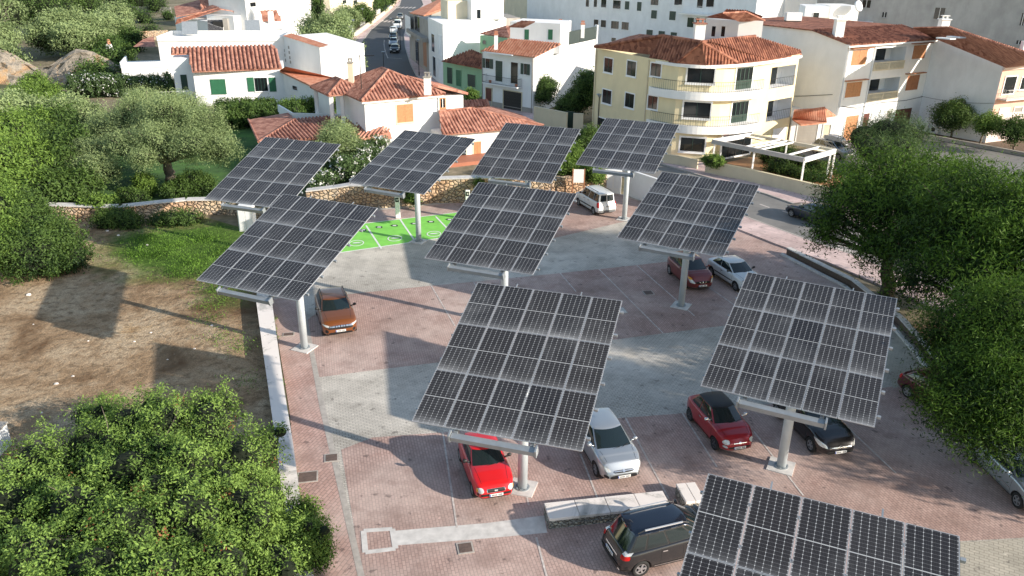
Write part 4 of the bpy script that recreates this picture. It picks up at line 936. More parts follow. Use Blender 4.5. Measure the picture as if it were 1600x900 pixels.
# cars queueing along the far street, seen from the rear quarter
far = [((615, 84), 'black', .006, 'small black car nearest in the row on the far street', 1.45), ((613, 73), 'silver', 0, 'silver car behind the small black one on the far street', 1.5), ((612.5, 63.5), 'blackb', 0, 'black car third in the row on the far street', 1.48), ((613.5, 53), 'silverb', 0, 'white car fourth in the row on the far street', 1.5), ((624, 31), 'grey', 0, 'grey car farthest in the row on the far street', 1.5)]
fm = {'black': paint('far_black_paint', (.01, .01, .012)), 'silver': SILVER, 'blackb': paint('far_dark_paint', (.02, .022, .026)), 'silverb': WH, 'grey': paint('far_grey_paint', (.12, .13, .14))}
for (px_, py_), c, _, lb, hh in far:
    P = hatch(4.1, 1.74, hh, bf=1.05, roof=(.25, -1.35), bb=-1.8)
    p = G(px_, py_); X = car('parked_car', lb, 'car', P, fm[c], (p.x, p.y+2.0, .045), R(-86 if 'fourth' not in lb else 95), 'cars parked along the far street', detail=False)
    for s in (-1, 1): X['patch']('headlight', [(X['hl'], s*.45, .6), (X['hl']-.1, s*.78, .62), (X['hl']-.3, s*.8, .78), (X['hl'], s*.48, .74)], (-1, -s*.3, 0), M['lamp'], .016, .3, 4)
    X['plate'](X['hl']+.075, .42, 1)
P = hatch(4.9, 1.95, 2.0, hood=1.1, cowl=1.25, belt=1.25, tail=1.25, bf=1.75, roof=(1.1, -2.3), bb=-2.4, wins=[(.55, .93)], doors=[.6, 1.5], handles=[.7])
p = G(619.5, 46); car('parked_van', 'white panel van parked on the far street', 'van', P, WH, (p.x, p.y+2.4, .045), R(-86), detail=False)
# ------------------------------------------------------------------ buildings
def zat(px, py, y):
    r_ = ray(px, py); return CH+r_.z*y/r_.y
class Wall:
    """vertical wall plane from A to B (plan points); normal points to the camera side"""
    def __init__(s, A, B):
        s.A = Vector((A[0], A[1], 0)); s.B = Vector((B[0], B[1], 0)); s.d = (s.B-s.A).normalized(); s.n = Vector((-s.d.y, s.d.x, 0))
        if s.n.dot(-s.A) < 0: s.n = -s.n
        s.len = (s.B-s.A).length
    def hit(s, px, py):
        r_ = ray(px, py); o = Vector((0, 0, CH)); t = (s.A-o).dot(s.n)/r_.dot(s.n); p = o+r_*t; return (p-s.A).dot(s.d), p.z
    def rect(s, cx, cy, w, h):
        u0, _ = s.hit(cx-w/2, cy); u1, _ = s.hit(cx+w/2, cy); _, z1 = s.hit(cx, cy-h/2); _, z0 = s.hit(cx, cy+h/2); return min(u0, u1), max(u0, u1), z0, z1
    def box(s, mb, u0, u1, z0, z1, n0, n1, m=0):
        c = s.A+s.d*((u0+u1)/2)+s.n*((n0+n1)/2)+Vector((0, 0, (z0+z1)/2)); mb.obox(c, s.d*((u1-u0)/2), s.n*((n1-n0)/2), Vector((0, 0, (z1-z0)/2)), m)
    def p(s, u, z, n=0): return s.A+s.d*u+s.n*n+Vector((0, 0, z))
def frame4(W, mb, u0, u1, z0, z1, t, n0, n1, m=0):
    W.box(mb, u0-t, u1+t, z1, z1+t, n0, n1, m); W.box(mb, u0-t, u1+t, z0-t, z0, n0, n1, m)
    W.box(mb, u0-t, u0, z0, z1, n0, n1, m); W.box(mb, u1, u1+t, z0, z1, n0, n1, m)
def window(par, W, cx, cy, w, h, style='glass', frame='white', t=.11, mull=1, uz=None):
    u0, u1, z0, z1 = uz or W.rect(cx, cy, w, h)
    b = MB(); frame4(W, b, u0, u1, z0, z1, t, -.05, .05); W.box(b, u0-t-.04, u1+t+.04, z0-t-.06, z0-t+.001, -.05, .12)
    o = b.build('window', M[frame], par)
    if style == 'glass':
        b = MB(); W.box(b, u0, u1, z0, z1, -.05, .006); b.build('pane', M['glass'], o)
        b = MB()
        for k in range(1, mull+1): x = u0+(u1-u0)*k/(mull+1); W.box(b, x-.03, x+.03, z0, z1, .008, .03)
        if b.v: b.build('mullion', M['dkgreen'] if frame == 'white' else M['white'], o)
    else:
        mat = M[style]
        b = MB(); W.box(b, u0, u1, z0, z1, -.05, .012); n = max(4, int((z1-z0)/.12))
        for side in ((u0+.03, (u0+u1)/2-.02), ((u0+u1)/2+.02, u1-.03)):
            for k in range(n): z = z0+(z1-z0)*(k+.5)/n; W.box(b, side[0], side[1], z-(z1-z0)/n*.36, z+(z1-z0)/n*.36, .012, .032)
        b.build('shutter', mat, o)
    return o
def opening(par, W, cx, cy, w, h, name='door', mat='glass', frame=None, t=.1, depth=.05, uz=None, ribs=0, parts=None):
    u0, u1, z0, z1 = uz or W.rect(cx, cy, w, h)
    b = MB(); W.box(b, u0, u1, z0, z1, -.05, .015)
    o = b.build(name, M[mat], par)
    if frame: b = MB(); frame4(W, b, u0, u1, z0, z1, t, -.05, .07); b.build('frame', M[frame], o)
    if ribs:
        b = MB(); n = ribs
        for k in range(n): z = z0+(z1-z0)*(k+.5)/n; W.box(b, u0+.04, u1-.04, z-(z1-z0)/n*.42, z+(z1-z0)/n*.42, .015, .035)
        b.build('panel', M[mat], o)
    return o
def loggia(par, W, cx, cy, w, h, depth=1.6, back='glass', uz=None, inner='white2'):
    """open recess: five inner faces and a dark back wall with a door; built behind the wall face"""
    u0, u1, z0, z1 = uz or W.rect(cx, cy, w, h); b = MB()
    P_ = W.p; n = -depth
    b.poly([P_(u0, z0, .004), P_(u1, z0, .004), P_(u1, z0, n), P_(u0, z0, n)]); b.poly([P_(u0, z1, .004), P_(u1, z1, .004), P_(u1, z1, n), P_(u0, z1, n)])
    b.poly([P_(u0, z0, .004), P_(u0, z1, .004), P_(u0, z1, n), P_(u0, z0, n)]); b.poly([P_(u1, z0, .004), P_(u1, z1, .004), P_(u1, z1, n), P_(u1, z0, n)]); b.poly([P_(u0, z0, n), P_(u1, z0, n), P_(u1, z1, n), P_(u0, z1, n)])
    o = b.build('loggia', M[inner], par)
    b = MB(); W.box(b, u0+(u1-u0)*.08, u0+(u1-u0)*.42, z0, z1-.35, n+.01, n+.05); W.box(b, u0+(u1-u0)*.5, u0+(u1-u0)*.8, z0, z1-.3, n+.01, n+.05); b.build('balcony_door', M[back], o); return o
def wall_with_holes(W, z0, z1, holes, mb, th=.0, m=0, zt=None):
    """planar wall cut into cells around rectangular holes (u0,u1,z0,z1); zt(u) optional sloping top"""
    us = sorted(set([0, W.len]+[h[0] for h in holes]+[h[1] for h in holes])); 
    for a, c in zip(us[:-1], us[1:]):
        hs = sorted([(h[2], h[3]) for h in holes if h[0] <= a+1e-6 and h[1] >= c-1e-6]); z = z0
        for h in hs:
            if h[0] > z: mb.poly([W.p(a, z), W.p(c, z), W.p(c, h[0]), W.p(a, h[0])], m)
            z = h[1]
        za, zc = (zt(a), zt(c)) if zt else (z1, z1)
        mb.poly([W.p(a, z), W.p(c, z), W.p(c, zc), W.p(a, za)], m)
def roofplane(par, pts, mat='tile', step=.36, r=.13, name='roof', ribs=True, caps=True, mb=None):
    pts = [Vector(p) for p in pts]; n = Vector((0, 0, 0))
    for i in range(len(pts)): n += (pts[i]-pts[0]).cross(pts[(i+1) % len(pts)]-pts[0])
    n.normalize(); n = n if n.z > 0 else -n
    down = Vector((n.x, n.y, 0)); down = (down-n*down.dot(n)); down = down.normalized() if down.length > 1e-5 else Vector((0, -1, 0)); u = n.cross(down).normalized()
    o0 = pts[0]; q = [((p-o0).dot(u), (p-o0).dot(down)) for p in pts]; own = mb is None
    b = mb or MB(); b.poly([p for p in pts]); b.poly([p-Vector((0, 0, .12)) for p in pts])
    k = len(pts)
    for i in range(k): a, c = pts[i], pts[(i+1) % k]; b.poly([a, c, c-Vector((0, 0, .12)), a-Vector((0, 0, .12))])
    if ribs:
        x = min(a for a, _ in q)+step*.5; xm = max(a for a, _ in q)
        while x < xm:
            ys = []
            for i in range(k):
                (a, y0), (c, y1) = q[i], q[(i+1) % k]
                if (a-x)*(c-x) < 0: ys.append(y0+(y1-y0)*(x-a)/(c-a))
            if len(ys) >= 2:
                y0, y1 = min(ys), max(ys)+.05
                if y1-y0 > .3:
                    v = []
                    for y in (y0, y1):
                        for a in (-1, -.55, 0, .55, 1): v.append(o0+u*(x+a*r)+down*y+n*(r*.95*math.sqrt(max(0, 1-a*a))+.005))
                    b.add(v, [(i, i+1, i+6, i+5) for i in range(4)]+[(5, 6, 7, 8, 9)])
            x += step
    if own: return b.build(name, M[mat], par)
def ridge(mb, a, c, r=.14): mb.tube(Vector(a)+Vector((0, 0, .02)), Vector(c)+Vector((0, 0, .02)), r, n=8)
def hiproof(par, c4, z, zr, ov=.4, mat='tile', inset=None, name='roof', step=.36):
    """c4 plan corners in order (front-left, front-right, back-right, back-left)"""
    c = [Vector((p[0], p[1], 0)) for p in c4]; cen = sum(c, Vector())/4
    e = []
    for i in range(4):
        d1 = (c[i]-c[i-1]).normalized(); d2 = (c[i]-c[(i+1) % 4]).normalized(); e.append(c[i]+(d1+d2)*ov+Vector((0, 0, z)))
    w1 = (c[1]-c[0]).length; w2 = (c[3]-c[0]).length
    if w1 >= w2:
        a = (c[0]+c[3])/2; d = (c[1]-c[0]).normalized(); k = w2/2 if inset is None else inset; r0 = a+d*k+Vector((0, 0, zr)); r1 = (c[1]+c[2])/2-d*k+Vector((0, 0, zr))
        F = [[e[0], e[1], r1, r0], [e[1], e[2], r1], [e[2], e[3], r0, r1], [e[3], e[0], r0]]
        H_ = [(e[0], r0), (e[3], r0), (e[1], r1), (e[2], r1), (r0, r1)]
    else:
        a = (c[0]+c[1])/2; d = (c[3]-c[0]).normalized(); k = w1/2 if inset is None else inset; r0 = a+d*k+Vector((0, 0, zr)); r1 = (c[2]+c[3])/2-d*k+Vector((0, 0, zr))
        F = [[e[0], e[1], r0], [e[1], e[2], r1, r0], [e[2], e[3], r1], [e[3], e[0], r0, r1]]
        H_ = [(e[0], r0), (e[1], r0), (e[2], r1), (e[3], r1), (r0, r1)]
    b = MB()
    for f in F: roofplane(par, f, mat, mb=b, step=step)
    for a, c_ in H_: ridge(b, a, c_)
    return b.build(name, M[mat], par)
def chimney(par, p, w, h, cap='tile', name='chimney', mat='white'):
    b = MB(); b.box(p[0]-w/2, p[0]+w/2, p[1]-w/2, p[1]+w/2, p[2]-.4, p[2]+h); o = b.build(name, M[mat], par)
    b = MB(); b.box(p[0]-w*.62, p[0]+w*.62, p[1]-w*.62, p[1]+w*.62, p[2]+h+.002, p[2]+h+.10)
    for a in (-.25, .25):
        b.box(p[0]+a*w-.07, p[0]+a*w+.07, p[1]-.1, p[1]+.1, p[2]+h+.10, p[2]+h+.38)
    b.box(p[0]-w*.45, p[0]+w*.45, p[1]-w*.3, p[1]+w*.3, p[2]+h+.38, p[2]+h+.46); b.build('chimney_cap', M[cap], o); return o
def rect4(A, B, depth):
    A, B = Vector((A[0], A[1], 0)), Vector((B[0], B[1], 0)); W = Wall(A, B); return [A, B, B-W.n*depth, A-W.n*depth]
def block(par, pts, z1, mat, z0=0, name='wall'):
    b = MB(); b.prism([(p[0], p[1]) for p in pts], z0, z1); return b.build(name, M[mat], par)
def rail(par, pts, h, name='railing', mat='iron', step=.14, r=.012, close=True):
    b = MB()
    for a, c in zip(pts[:-1], pts[1:]):
        a, c = Vector(a), Vector(c); b.tube(a+Vector((0, 0, h)), c+Vector((0, 0, h)), .022, n=5); b.tube(a+Vector((0, 0, .08)), c+Vector((0, 0, .08)), .015, n=5)
        n = max(1, int((c-a).length/step))
        for i in range(n+1): p = a.lerp(c, i/n); b.tube(p, p+Vector((0, 0, h)), r, n=4, cap=False)
    return b.build(name, M[mat], par)

# --- yellow corner apartment building
ye = 9.5
yA = G(931, 71, ye); yB = G(1017, 84, ye)
fac = [G(1017, 92, 9.2), G(1068, 100, 9.2), G(1122, 103, 9.2), G(1143, 102, 9.2), G(1188, 97, 9.2), G(1250, 86, 9.2)]
yB = Vector((fac[0].x, fac[0].y, 0)); WY = Wall(yA, yB); back = -WY.n
yo = wthing('apartment_building', 'three storey yellow corner apartment building with curved balconies', 'building', (yB.x, yB.y, 0))
bd = (fac[-1]-fac[0]); bd.z = 0; bd.normalize(); bk = Vector((-bd.y, bd.x, 0)); bk = bk if bk.y > 0 else -bk
foot = [Vector((yA.x, yA.y, 0)), yB]+[Vector((p.x, p.y, 0))+bk*k_ for p, k_ in zip(fac[1:], (.9, 1.15, 1.2, 1.0, 0.05))]
fb = foot[-1]+bk*11; lb_ = foot[0]+Vector((9.5, 3.5, 0))
W5 = Wall(foot[-2], foot[-1])
holes5 = [W5.rect(1223, 119.5, 37, 32), W5.rect(1217, 171, 36, 31)]
b = MB(); n = len(foot)
for i in range(n-1):
    W = Wall(foot[i], foot[i+1])
    if i == n-2: wall_with_holes(W, 0, 9.25, holes5, b)
    else: b.poly([W.p(0, 0), W.p(W.len, 0), W.p(W.len, 9.25), W.p(0, 9.25)])
for a, c in ((foot[-1], fb), (fb, lb_), (lb_, foot[0])): b.poly([(a.x, a.y, 0), (c.x, c.y, 0), (c.x, c.y, 9.25), (a.x, a.y, 9.25)])
b.build('wall', M['yellow'], yo)
for h in holes5:
    o = loggia(yo, W5, 0, 0, 0, 0, uz=h); rail(yo, [W5.p(h[0]+.02, h[2], .03), W5.p(h[1]-.02, h[2], .03)], .95, step=.3)
for cx, cy, w, h in ((951, 102, 13, 22), (987, 107, 14, 23), (948.5, 151, 14, 21), (984, 157, 14, 22), (942, 194, 14, 18), (978, 201, 14, 18)): window(yo, WY, cx, cy, w, h, 'glass', mull=1)
WF = [Wall(foot[i], foot[i+1]) for i in range(1, n-1)]
window(yo, WF[0], 1025, 109, 16, 20); window(yo, WF[0], 1020, 160, 15, 20)
Wm = WF[1]; Wd = WF[3]
window(yo, Wm, 1095, 118, 42, 23, mull=1, t=.16); window(yo, Wm, 1089, 172, 42, 24, mull=1, t=.16); window(yo, Wm, 1082, 226, 38, 21, mull=1, t=.16)
opening(yo, Wd, 1162, 122.5, 25, 34, 'balcony_door', 'glass', 'white', .15); opening(yo, Wd, 1155, 176, 25, 34, 'balcony_door', 'glass', 'white', .15)
for cx, cy in ((1162, 122.5), (1155, 176)):
    u0, u1, z0, z1 = Wd.rect(cx, cy, 25, 34); b = MB()
    for k in (0, .25, .5, .75, 1): x = u0+(u1-u0)*k; Wd.box(b, x-.05, x+.05, z0, z1, .02, .05)
    Wd.box(b, u0, u1, z0, z0+.9, .02, .04); Wd.box(b, u0, u1, z1-.08, z1, .02, .05); b.build('door_frame', M['dkgreen'], yo)
# curved balcony slabs
def smooth(pl, k=6):
    out = []
    for i in range(len(pl)-1):
        p0, p1, p2, p3 = pl[max(i-1, 0)], pl[i], pl[i+1], pl[min(i+2, len(pl)-1)]
        for j in range(k):
            t = j/k; out.append(.5*((2*p1)+(p2-p0)*t+(2*p0-5*p1+4*p2-p3)*t*t+(3*p1-p0-3*p2+p3)*t**3))
    out.append(pl[-1]); return out
for pxs, nm in ((((1015, 136), (1050, 141.5), (1095, 145), (1140, 145), (1175, 142), (1197, 139)), 6.62), (((1012, 187), (1045, 193.5), (1090, 198), (1135, 198), (1168, 195), (1190, 191)), 3.42)):
    edge = smooth([G(x, y, nm) for x, y in pxs]); inner = [Vector((p.x, p.y, 0)) for p in foot[1:-1]]
    edge = [Vector((p.x, p.y, 0)) for p in edge]; edge = [inner[0]-bk*.02]+edge[1:]
    pts = edge+[foot[-2]+(foot[-1]-foot[-2])*.15+bk*.3, foot[-2]+bk*.3, foot[4]+bk*.3, foot[3]+bk*.3, foot[2]+bk*.3]
    b = MB(); b.prism([(p.x, p.y) for p in pts], nm-.75, nm); b.build('balcony', M['white'], yo)
    rail(yo, [(p.x, p.y, nm) for p in edge[1::3]], .95, step=.22)
# roof
apex = G(1096, 66, 11.2); rdg = G(1035, 56, 11.3); rdr = G(1180, 57, 11.3)
ev = [G(929, 73, 9.5), G(975, 80, 9.5), G(1018, 84, 9.5)]; ev2 = [G(x, y, 9.25) for x, y in ((1014, 90), (1058, 97), (1103, 100), (1152, 98), (1200, 93), (1253, 84))]
b = MB(); zr = Vector((rdg.x, rdg.y, 11.3)); pk = apex
backl = foot[0]+Vector((3.5, 5.5, 9.8)); 
roofplane(yo, [ev[0], ev[2], rdg], 'tile_dark', mb=b); roofplane(yo, [ev2[0], ev2[1], pk, rdg], 'tile_dark', mb=b)
for i in range(1, 4): roofplane(yo, [ev2[i], ev2[i+1], pk], 'tile_dark', mb=b)
roofplane(yo, [ev2[4], ev2[5], rdr, pk], 'tile_dark', mb=b); roofplane(yo, [ev[0], rdg, G(1000, 53, 11.0), G(985, 56, 10.2)], 'tile_dark', mb=b, ribs=False)
be = Vector((fb.x, fb.y, 9.4)); bl = Vector((lb_.x, lb_.y, 9.4))
b.poly([rdg, pk, rdr, be, bl]); b.poly([ev2[5], be, rdr])
for a, c in ((rdg, pk), (pk, rdr), (pk, ev2[1]), (pk, ev2[3]), (rdg, ev[0])): ridge(b, a, c, .16)
b.build('roof', M['tile_dark'], yo)
b = MB(); pts = smooth([Vector((p.x, p.y, 0)) for p in ev2]); 
for a, c in zip(pts[:-1], pts[1:]): b.bar(a+Vector((0, 0, 8.98))-bk*-.12, c+Vector((0, 0, 8.98))-bk*-.12, .3, .28)
b.build('eave_band', M['white'], yo)
c = G(1093, 66, 11.0); chimney(yo, (c.x, c.y+.6, 10.9), .95, 1.7, 'tile')
# shop front under the balcony
Ws = Wall(foot[4]+(foot[5]-foot[4])*-.6, foot[5]); Ws.A += Ws.n*.35; Ws.B += Ws.n*.35
u0, u1 = Ws.hit(1128, 225)[0], Ws.hit(1172, 225)[0]
opening(yo, Ws, 0, 0, 0, 0, 'shop_window', 'glass', 'white', .15, uz=(u0, u1, .15, 2.35))
b = MB(); Ws.box(b, u0-.2, u1+.2, 0, 2.95, -.6, -.06); b.build('shop_front', M['yellow'], yo)
b = MB()
for k in (1, 2, 3): x = u0+(u1-u0)*k/4; Ws.box(b, x-.04, x+.04, .15, 2.35, .02, .06)
b.build('mullion', M['black'], yo)
sg = wthing('shop_sign', 'long white pizzeria sign with a red end above the shop window', 'sign', Ws.p(u0, 2.5))
b = MB(); Ws.box(b, u0, u1, 2.42, 2.88, .08, .14); b.build('sign_board', M['white'], sg)
b = MB(); Ws.box(b, u0, u0+(u1-u0)*.17, 2.43, 2.87, .142, .152); b.build('red_panel', simple('sign_red', (.55, .02, .04), .5, var=0), sg)
tc_ = bpy.data.curves.new('t', 'FONT'); tc_.body = 'PIZZERIA'; tc_.size = .42; tc_.extrude = .004
to = bpy.data.objects.new('t', tc_); COL.objects.link(to); dg = bpy.context.evaluated_depsgraph_get(); tme = bpy.data.meshes.new_from_object(to.evaluated_get(dg)); bpy.data.objects.remove(to)
def put_text(tme, W, u, z, n, par, sx=1.0, mat='black', name='lettering', sy=1.0):
    me = tme.copy(); X_ = W.d if W.d.cross(Vector((0, 0, 1))).dot(W.n) > 0 else -W.d
    for v in me.vertices: v.co = W.p(u, z, n)+X_*v.co.x*sx+Vector((0, 0, 1))*v.co.y*sy+W.n*v.co.z-base_of(par)
    me.materials.clear(); me.materials.append(M[mat]); o = bpy.data.objects.new(name, me); COL.objects.link(o); o.parent = par; return o
tw = max(v.co.x for v in tme.vertices); put_text(tme, Ws, u0+(u1-u0)*.20, 2.51, .148, sg, (u1-u0)*.70/tw)
Wg = W5; opening(yo, Wg, 1217, 210, 21, 21, 'garage_door', 'white2', 'yellow', .08, ribs=8)
# rooftop room behind (white with its own hip roof)
ph = [G(1104, 56, 9.3), G(1155, 57, 9.3)]
pw = wthing('rooftop_house', 'white block with red tiled cap rising behind the yellow building', 'building', (ph[0].x, ph[0].y+6, 0))
A_ = G(1103, 28, 12.7); B_ = G(1155, 31, 12.7); C_ = G(1193, 32, 12.7); D_ = A_+(C_-B_)
block(pw, [A_, B_, C_, D_], 12.65, 'white'); Wp = Wall(A_, B_)
for cx in (1115, 1130): window(pw, Wp, cx, 49, 6, 16, 'glass', mull=0)
b = MB(); e = [G(1101, 27, 12.8), G(1154.5, 32, 12.7), G(1196, 31, 12.7), G(1130, 19, 13.7), G(1166, 17, 13.7)]
roofplane(pw, [e[1], e[2], e[4], e[3]], mb=b); b.poly([e[0], e[1], e[3]]); b.build('roof', M['tile'], pw)

# --- white three storey terrace house with loggias
kL = G(1326, 68, 10.3); kR = G(1460, 59, 10.3); WK = Wall(kL, kR)
ko = wthing('apartment_building', 'three storey white house with brown shutters and balustraded loggias', 'building', (kL.x, kL.y, 0))
holes = [WK.rect(1391, 86, 47, 23), WK.rect(1381, 134, 46, 23)]
kb = -WK.n*19; kA, kB_ = WK.A, WK.B
b = MB(); wall_with_holes(WK, 0, 10.2, holes, b)
ridgez = 11.2; hlf = -WK.n*4.6
for (p, q) in ((kA, kA+kb), (kB_, kB_+kb)):
    mid_ = p+hlf; b.add([(p.x, p.y, 0), (q.x, q.y, 0), (q.x, q.y, ridgez-.1), (mid_.x, mid_.y, ridgez-.02), (p.x, p.y, 10.2)], [(0, 1, 2, 3, 4)])
p, q = kA+kb, kB_+kb; b.poly([(p.x, p.y, 0), (q.x, q.y, 0), (q.x, q.y, 10.2), (p.x, p.y, 10.2)])
b.build('wall', M['white'], ko)
for h in holes:
    loggia(ko, WK, 0, 0, 0, 0, uz=h, back='glass', depth=1.8)
    b = MB(); u0, u1, z0, z1 = h; WK.box(b, u0, u1, z0-.75, z0-.62, -.1, .12); WK.box(b, u0, u1, z0+.0, z0+.14, -.12, .14)
    for k in range(3): x = u0+(u1-u0)*k/2; WK.box(b, x-.12 if k else x, x+.12 if k < 2 else x, z0-.62, z0, -.1, .12)
    nb = 22
    for k in range(nb):
        x = u0+(u1-u0)*(k+.5)/nb; p = WK.p(x, z0-.62, .06); b.tube(p, p+Vector((0, 0, .3)), .05, .08, n=6); b.tube(p+Vector((0, 0, .3)), p+Vector((0, 0, .62)), .08, .04, n=6)
    b.build('balustrade', M['cream'], ko)
for cx, cy, w, h, st in ((1342, 90, 23, 23, 'wood'), (1436, 81, 20, 21, 'wood'), (1333, 140, 24, 23, 'wood'), (1425.5, 129, 19, 23, 'wood_brown')):
    window(ko, WK, cx, cy, w, h, st, t=.06)
    u0, u1, z0, z1 = WK.rect(cx, cy, w, h); b = MB(); WK.box(b, u0-.5, u1+.5, z1+.18, z1+.27, .0, .45); b.build('canopy', M['wood_brown'], ko)
opening(ko, WK, 1329, 196, 19, 42, 'garage_door', 'wood', 'white', .1, uz=(*WK.rect(1329, 196, 19, 42)[:2], 0.05, 2.7), ribs=6)
for cx, w, mt in ((1352, 10, 'door_red'), (1371, 20, 'white2'), (1387, 8, 'concrete'), (1409, 25, 'door_red')):
    u0, u1, _, _ = WK.rect(cx, 185, w, 30); opening(ko, WK, 0, 0, 0, 0, 'door', mt, 'white', .08, uz=(u0, u1, .05, 2.75), ribs=5)
b = MB(); e0, e1 = WK.p(-.3, 10.25, .5), WK.p(WK.len+.3, 10.25, .5); r0, r1 = WK.p(-.3, ridgez+.05, -4.6), WK.p(WK.len+.3, ridgez+.05, -4.6); q0, q1 = WK.p(-.1, ridgez-.06, -19.1), WK.p(WK.len+.1, ridgez-.06, -19.1)
roofplane(ko, [e0, e1, r1, r0], 'tile_dark', mb=b, step=.42); roofplane(ko, [q0, q1, r1, r0], 'tile_dark', mb=b, ribs=False); b.build('roof', M['tile_dark'], ko)
b = MB(); WK.box(b, -.35, WK.len+.35, 9.95, 10.22, .0, .45); b.build('eave_band', M['white'], ko)
b = MB(); 
for u in (.15, WK.hit(1366, 80)[0]): b.tube(WK.p(u, 0, .1), WK.p(u, 10, .1), .06, n=6)
b.build('drainpipe', M['white2'], ko)
c = G(1309, 55, 10.9); chimney(ko, c, .9, 1.5, 'white')
b = MB()
for a, c in zip(((.5, 3.9), (3, 3.5), (7, 3.8), (11, 3.7)), ((3, 3.5), (7, 3.8), (11, 3.7), (WK.len, 3.9))): b.tube(WK.p(a[0], a[1], .12), WK.p(c[0], c[1], .12), .03, n=5)
Wl = Wall(kA+kb*.6, kA)
for a, c in zip(((1.5, 4.3), (4, 3.8), (7, 4.3)), ((4, 3.8), (7, 4.3), (10.5, 5.0))): b.tube(Wl.p(a[0], a[1], .06), Wl.p(c[0], c[1], .06), .03, n=5)
b.build('cable', M['black'], ko)
# --- pink house next door, with its tall blank side wall
lF = G(1568, 104, 8.1); lF.z = 0; WL = Wall(WK.B+WK.d*.02, lF)
lo = wthing('town_house', 'pink terraced house with a tall blank grey white side wall', 'building', (lF.x, lF.y, 0))
fd = (WK.d*1.0+Vector((.25, .02, 0))).normalized(); lE = lF+fd*16
zt = lambda u: 10.3+(8.1-10.3)*u/WL.len
b = MB(); b.poly([WL.p(0, 0), WL.p(WL.len, 0), WL.p(WL.len, 8.1), WL.p(0, 10.3)]); b.build('side_wall', M['white2'], lo)
WLf = Wall(lF, lE); b = MB(); b.poly([WLf.p(0, 0), WLf.p(16, 0), WLf.p(16, 8.0), WLf.p(0, 8.0)]); b.build('wall', M['pink_wall'], lo)
b = MB(); WLf.box(b, -.1, 16, 7.75, 8.1, .0, .25); WLf.box(b, .0, 16, 0, 3.1, .0, .04); b.build('trim', M['pink_light'], lo)
opening(lo, WLf, 1577, 133, 17, 26, 'balcony_door', 'glass', 'white', .12); 
u0, u1, z0, z1 = WLf.rect(1577, 150, 34, 5); b = MB(); WLf.box(b, u0, u1+4, z0-.12, z0+.05, 0, 1.0); b.build('balcony', M['pink_light'], lo)
rail(lo, [WLf.p(u0, z0+.05, .05), WLf.p(u0, z0+.05, .95), WLf.p(u1+4, z0+.05, .95)], .95, mat='white', step=.2)
window(lo, WLf, 1600, 130, 10, 18); opening(lo, WLf, 1567, 181, 14, 22, 'garage_door', 'white2', 'white', .1, ribs=5); opening(lo, WLf, 1588, 181, 12, 26, 'door', 'concrete', 'white', .1)
b = MB(); p0 = WL.p(0, 10.4)+Vector((-.2, -.2, 0)); p1 = WL.p(WL.len, 8.15, .3)+WL.d*.4
r0 = G(1427, 42, 11.6); r1 = G(1480, 41, 11.8); r2 = G(1610, 84, 11.0); p2 = G(1640, 97, 8.2)
b.poly([p0, p1, r1, r0]); roofplane(lo, [p1, p2, r2], mb=b, step=.42); roofplane(lo, [p1, r2, r1], mb=b, step=.42); roofplane(lo, [p0, p1, r1, r0], mb=b, ribs=False)
b.build('roof', M['tile'], lo)
for cx, cy in ((1478, 60), (1494, 58)):
    p = G(cx, cy, 11.1); b = MB(); b.obox(p, WL.d*.7, Vector((.35, .1, 0)), Vector((0, 0, .06))); b.build('skylight', M['white2'], lo)
c = G(1474, 41, 11.4); chimney(lo, (c.x, c.y, 11.4), .9, .7, 'white')
c = G(1595, 84, 10.0); b = MB(); b.tube((c.x, c.y, 9.2), (c.x, c.y, 11.2), .22, n=10); b.build('vent_pipe', M['white'], lo)
# air conditioners on the side wall
for cx, cy in ((1445, 201), (1462, 202)):
    u, z = WL.hit(cx, cy); z = max(z, .55); ac = wthing('air_conditioner', 'white air conditioning unit on the blank side wall, %s' % ('with its dark fan facing out' if cx < 1450 else 'the right hand one of the pair'), 'air conditioner', WL.p(u, z-.35, .2))
    b = MB(); WL.box(b, u-.45, u+.45, z-.35, z+.35, .04, .36); b.build('casing', M['white2'], ac); b = MB(); p = WL.p(u-.12, z, .36); b.tube(p, p+WL.n*.02, .25, n=20); b.build('fan_grille', M['black'], ac)

# --- small white garage with red roof between the yellow and white buildings
gL, gR = G(1241, 237), G(1297, 223); gL = Vector((foot[-1].x+.15, foot[-1].y-.2, 0)); gR = WK.A+WK.n*.6-WK.d*.1; WG = Wall(gL, gR)
go = wthing('garage', 'low white garage with an orange tiled roof between yellow and white buildings', 'building', (gL.x, gL.y, 0))
block(go, [gL, gR, gR-WG.n*6, gL-WG.n*6], 2.9, 'white')
u0, u1 = WG.hit(1244, 215)[0], WG.hit(1275, 215)[0]; opening(go, WG, 0, 0, 0, 0, 'garage_door', 'concrete', 'white', .1, uz=(max(.2, u0), u1, .03, 2.3), ribs=8)
u0, u1 = WG.hit(1284, 215)[0], WG.hit(1295, 215)[0]; opening(go, WG, 0, 0, 0, 0, 'door', 'cream', 'white', .08, uz=(u0, min(u1, WG.len-.15), .03, 2.1))
rp_ = [G(x, y, z) for x, y, z in ((1238, 186, 3.0), (1252, 195, 3.0), (1292, 191, 3.0), (1284, 183, 3.3), (1306, 180, 3.3), (1289, 168, 4.2), (1241, 173, 4.2))]
b = MB(); roofplane(go, [rp_[0], rp_[1], rp_[2], rp_[3], rp_[4], rp_[5], rp_[6]], mb=b, ribs=False)
n0 = 18
for k in range(n0):
    t = (k+.5)/n0; a = rp_[6].lerp(rp_[5], t); c = (rp_[0].lerp(rp_[2], t)) ; b.tube(a+Vector((0, 0, .04)), c+Vector((0, 0, .05)), .10, n=6)
b.build('roof', M['tile_or'], go)

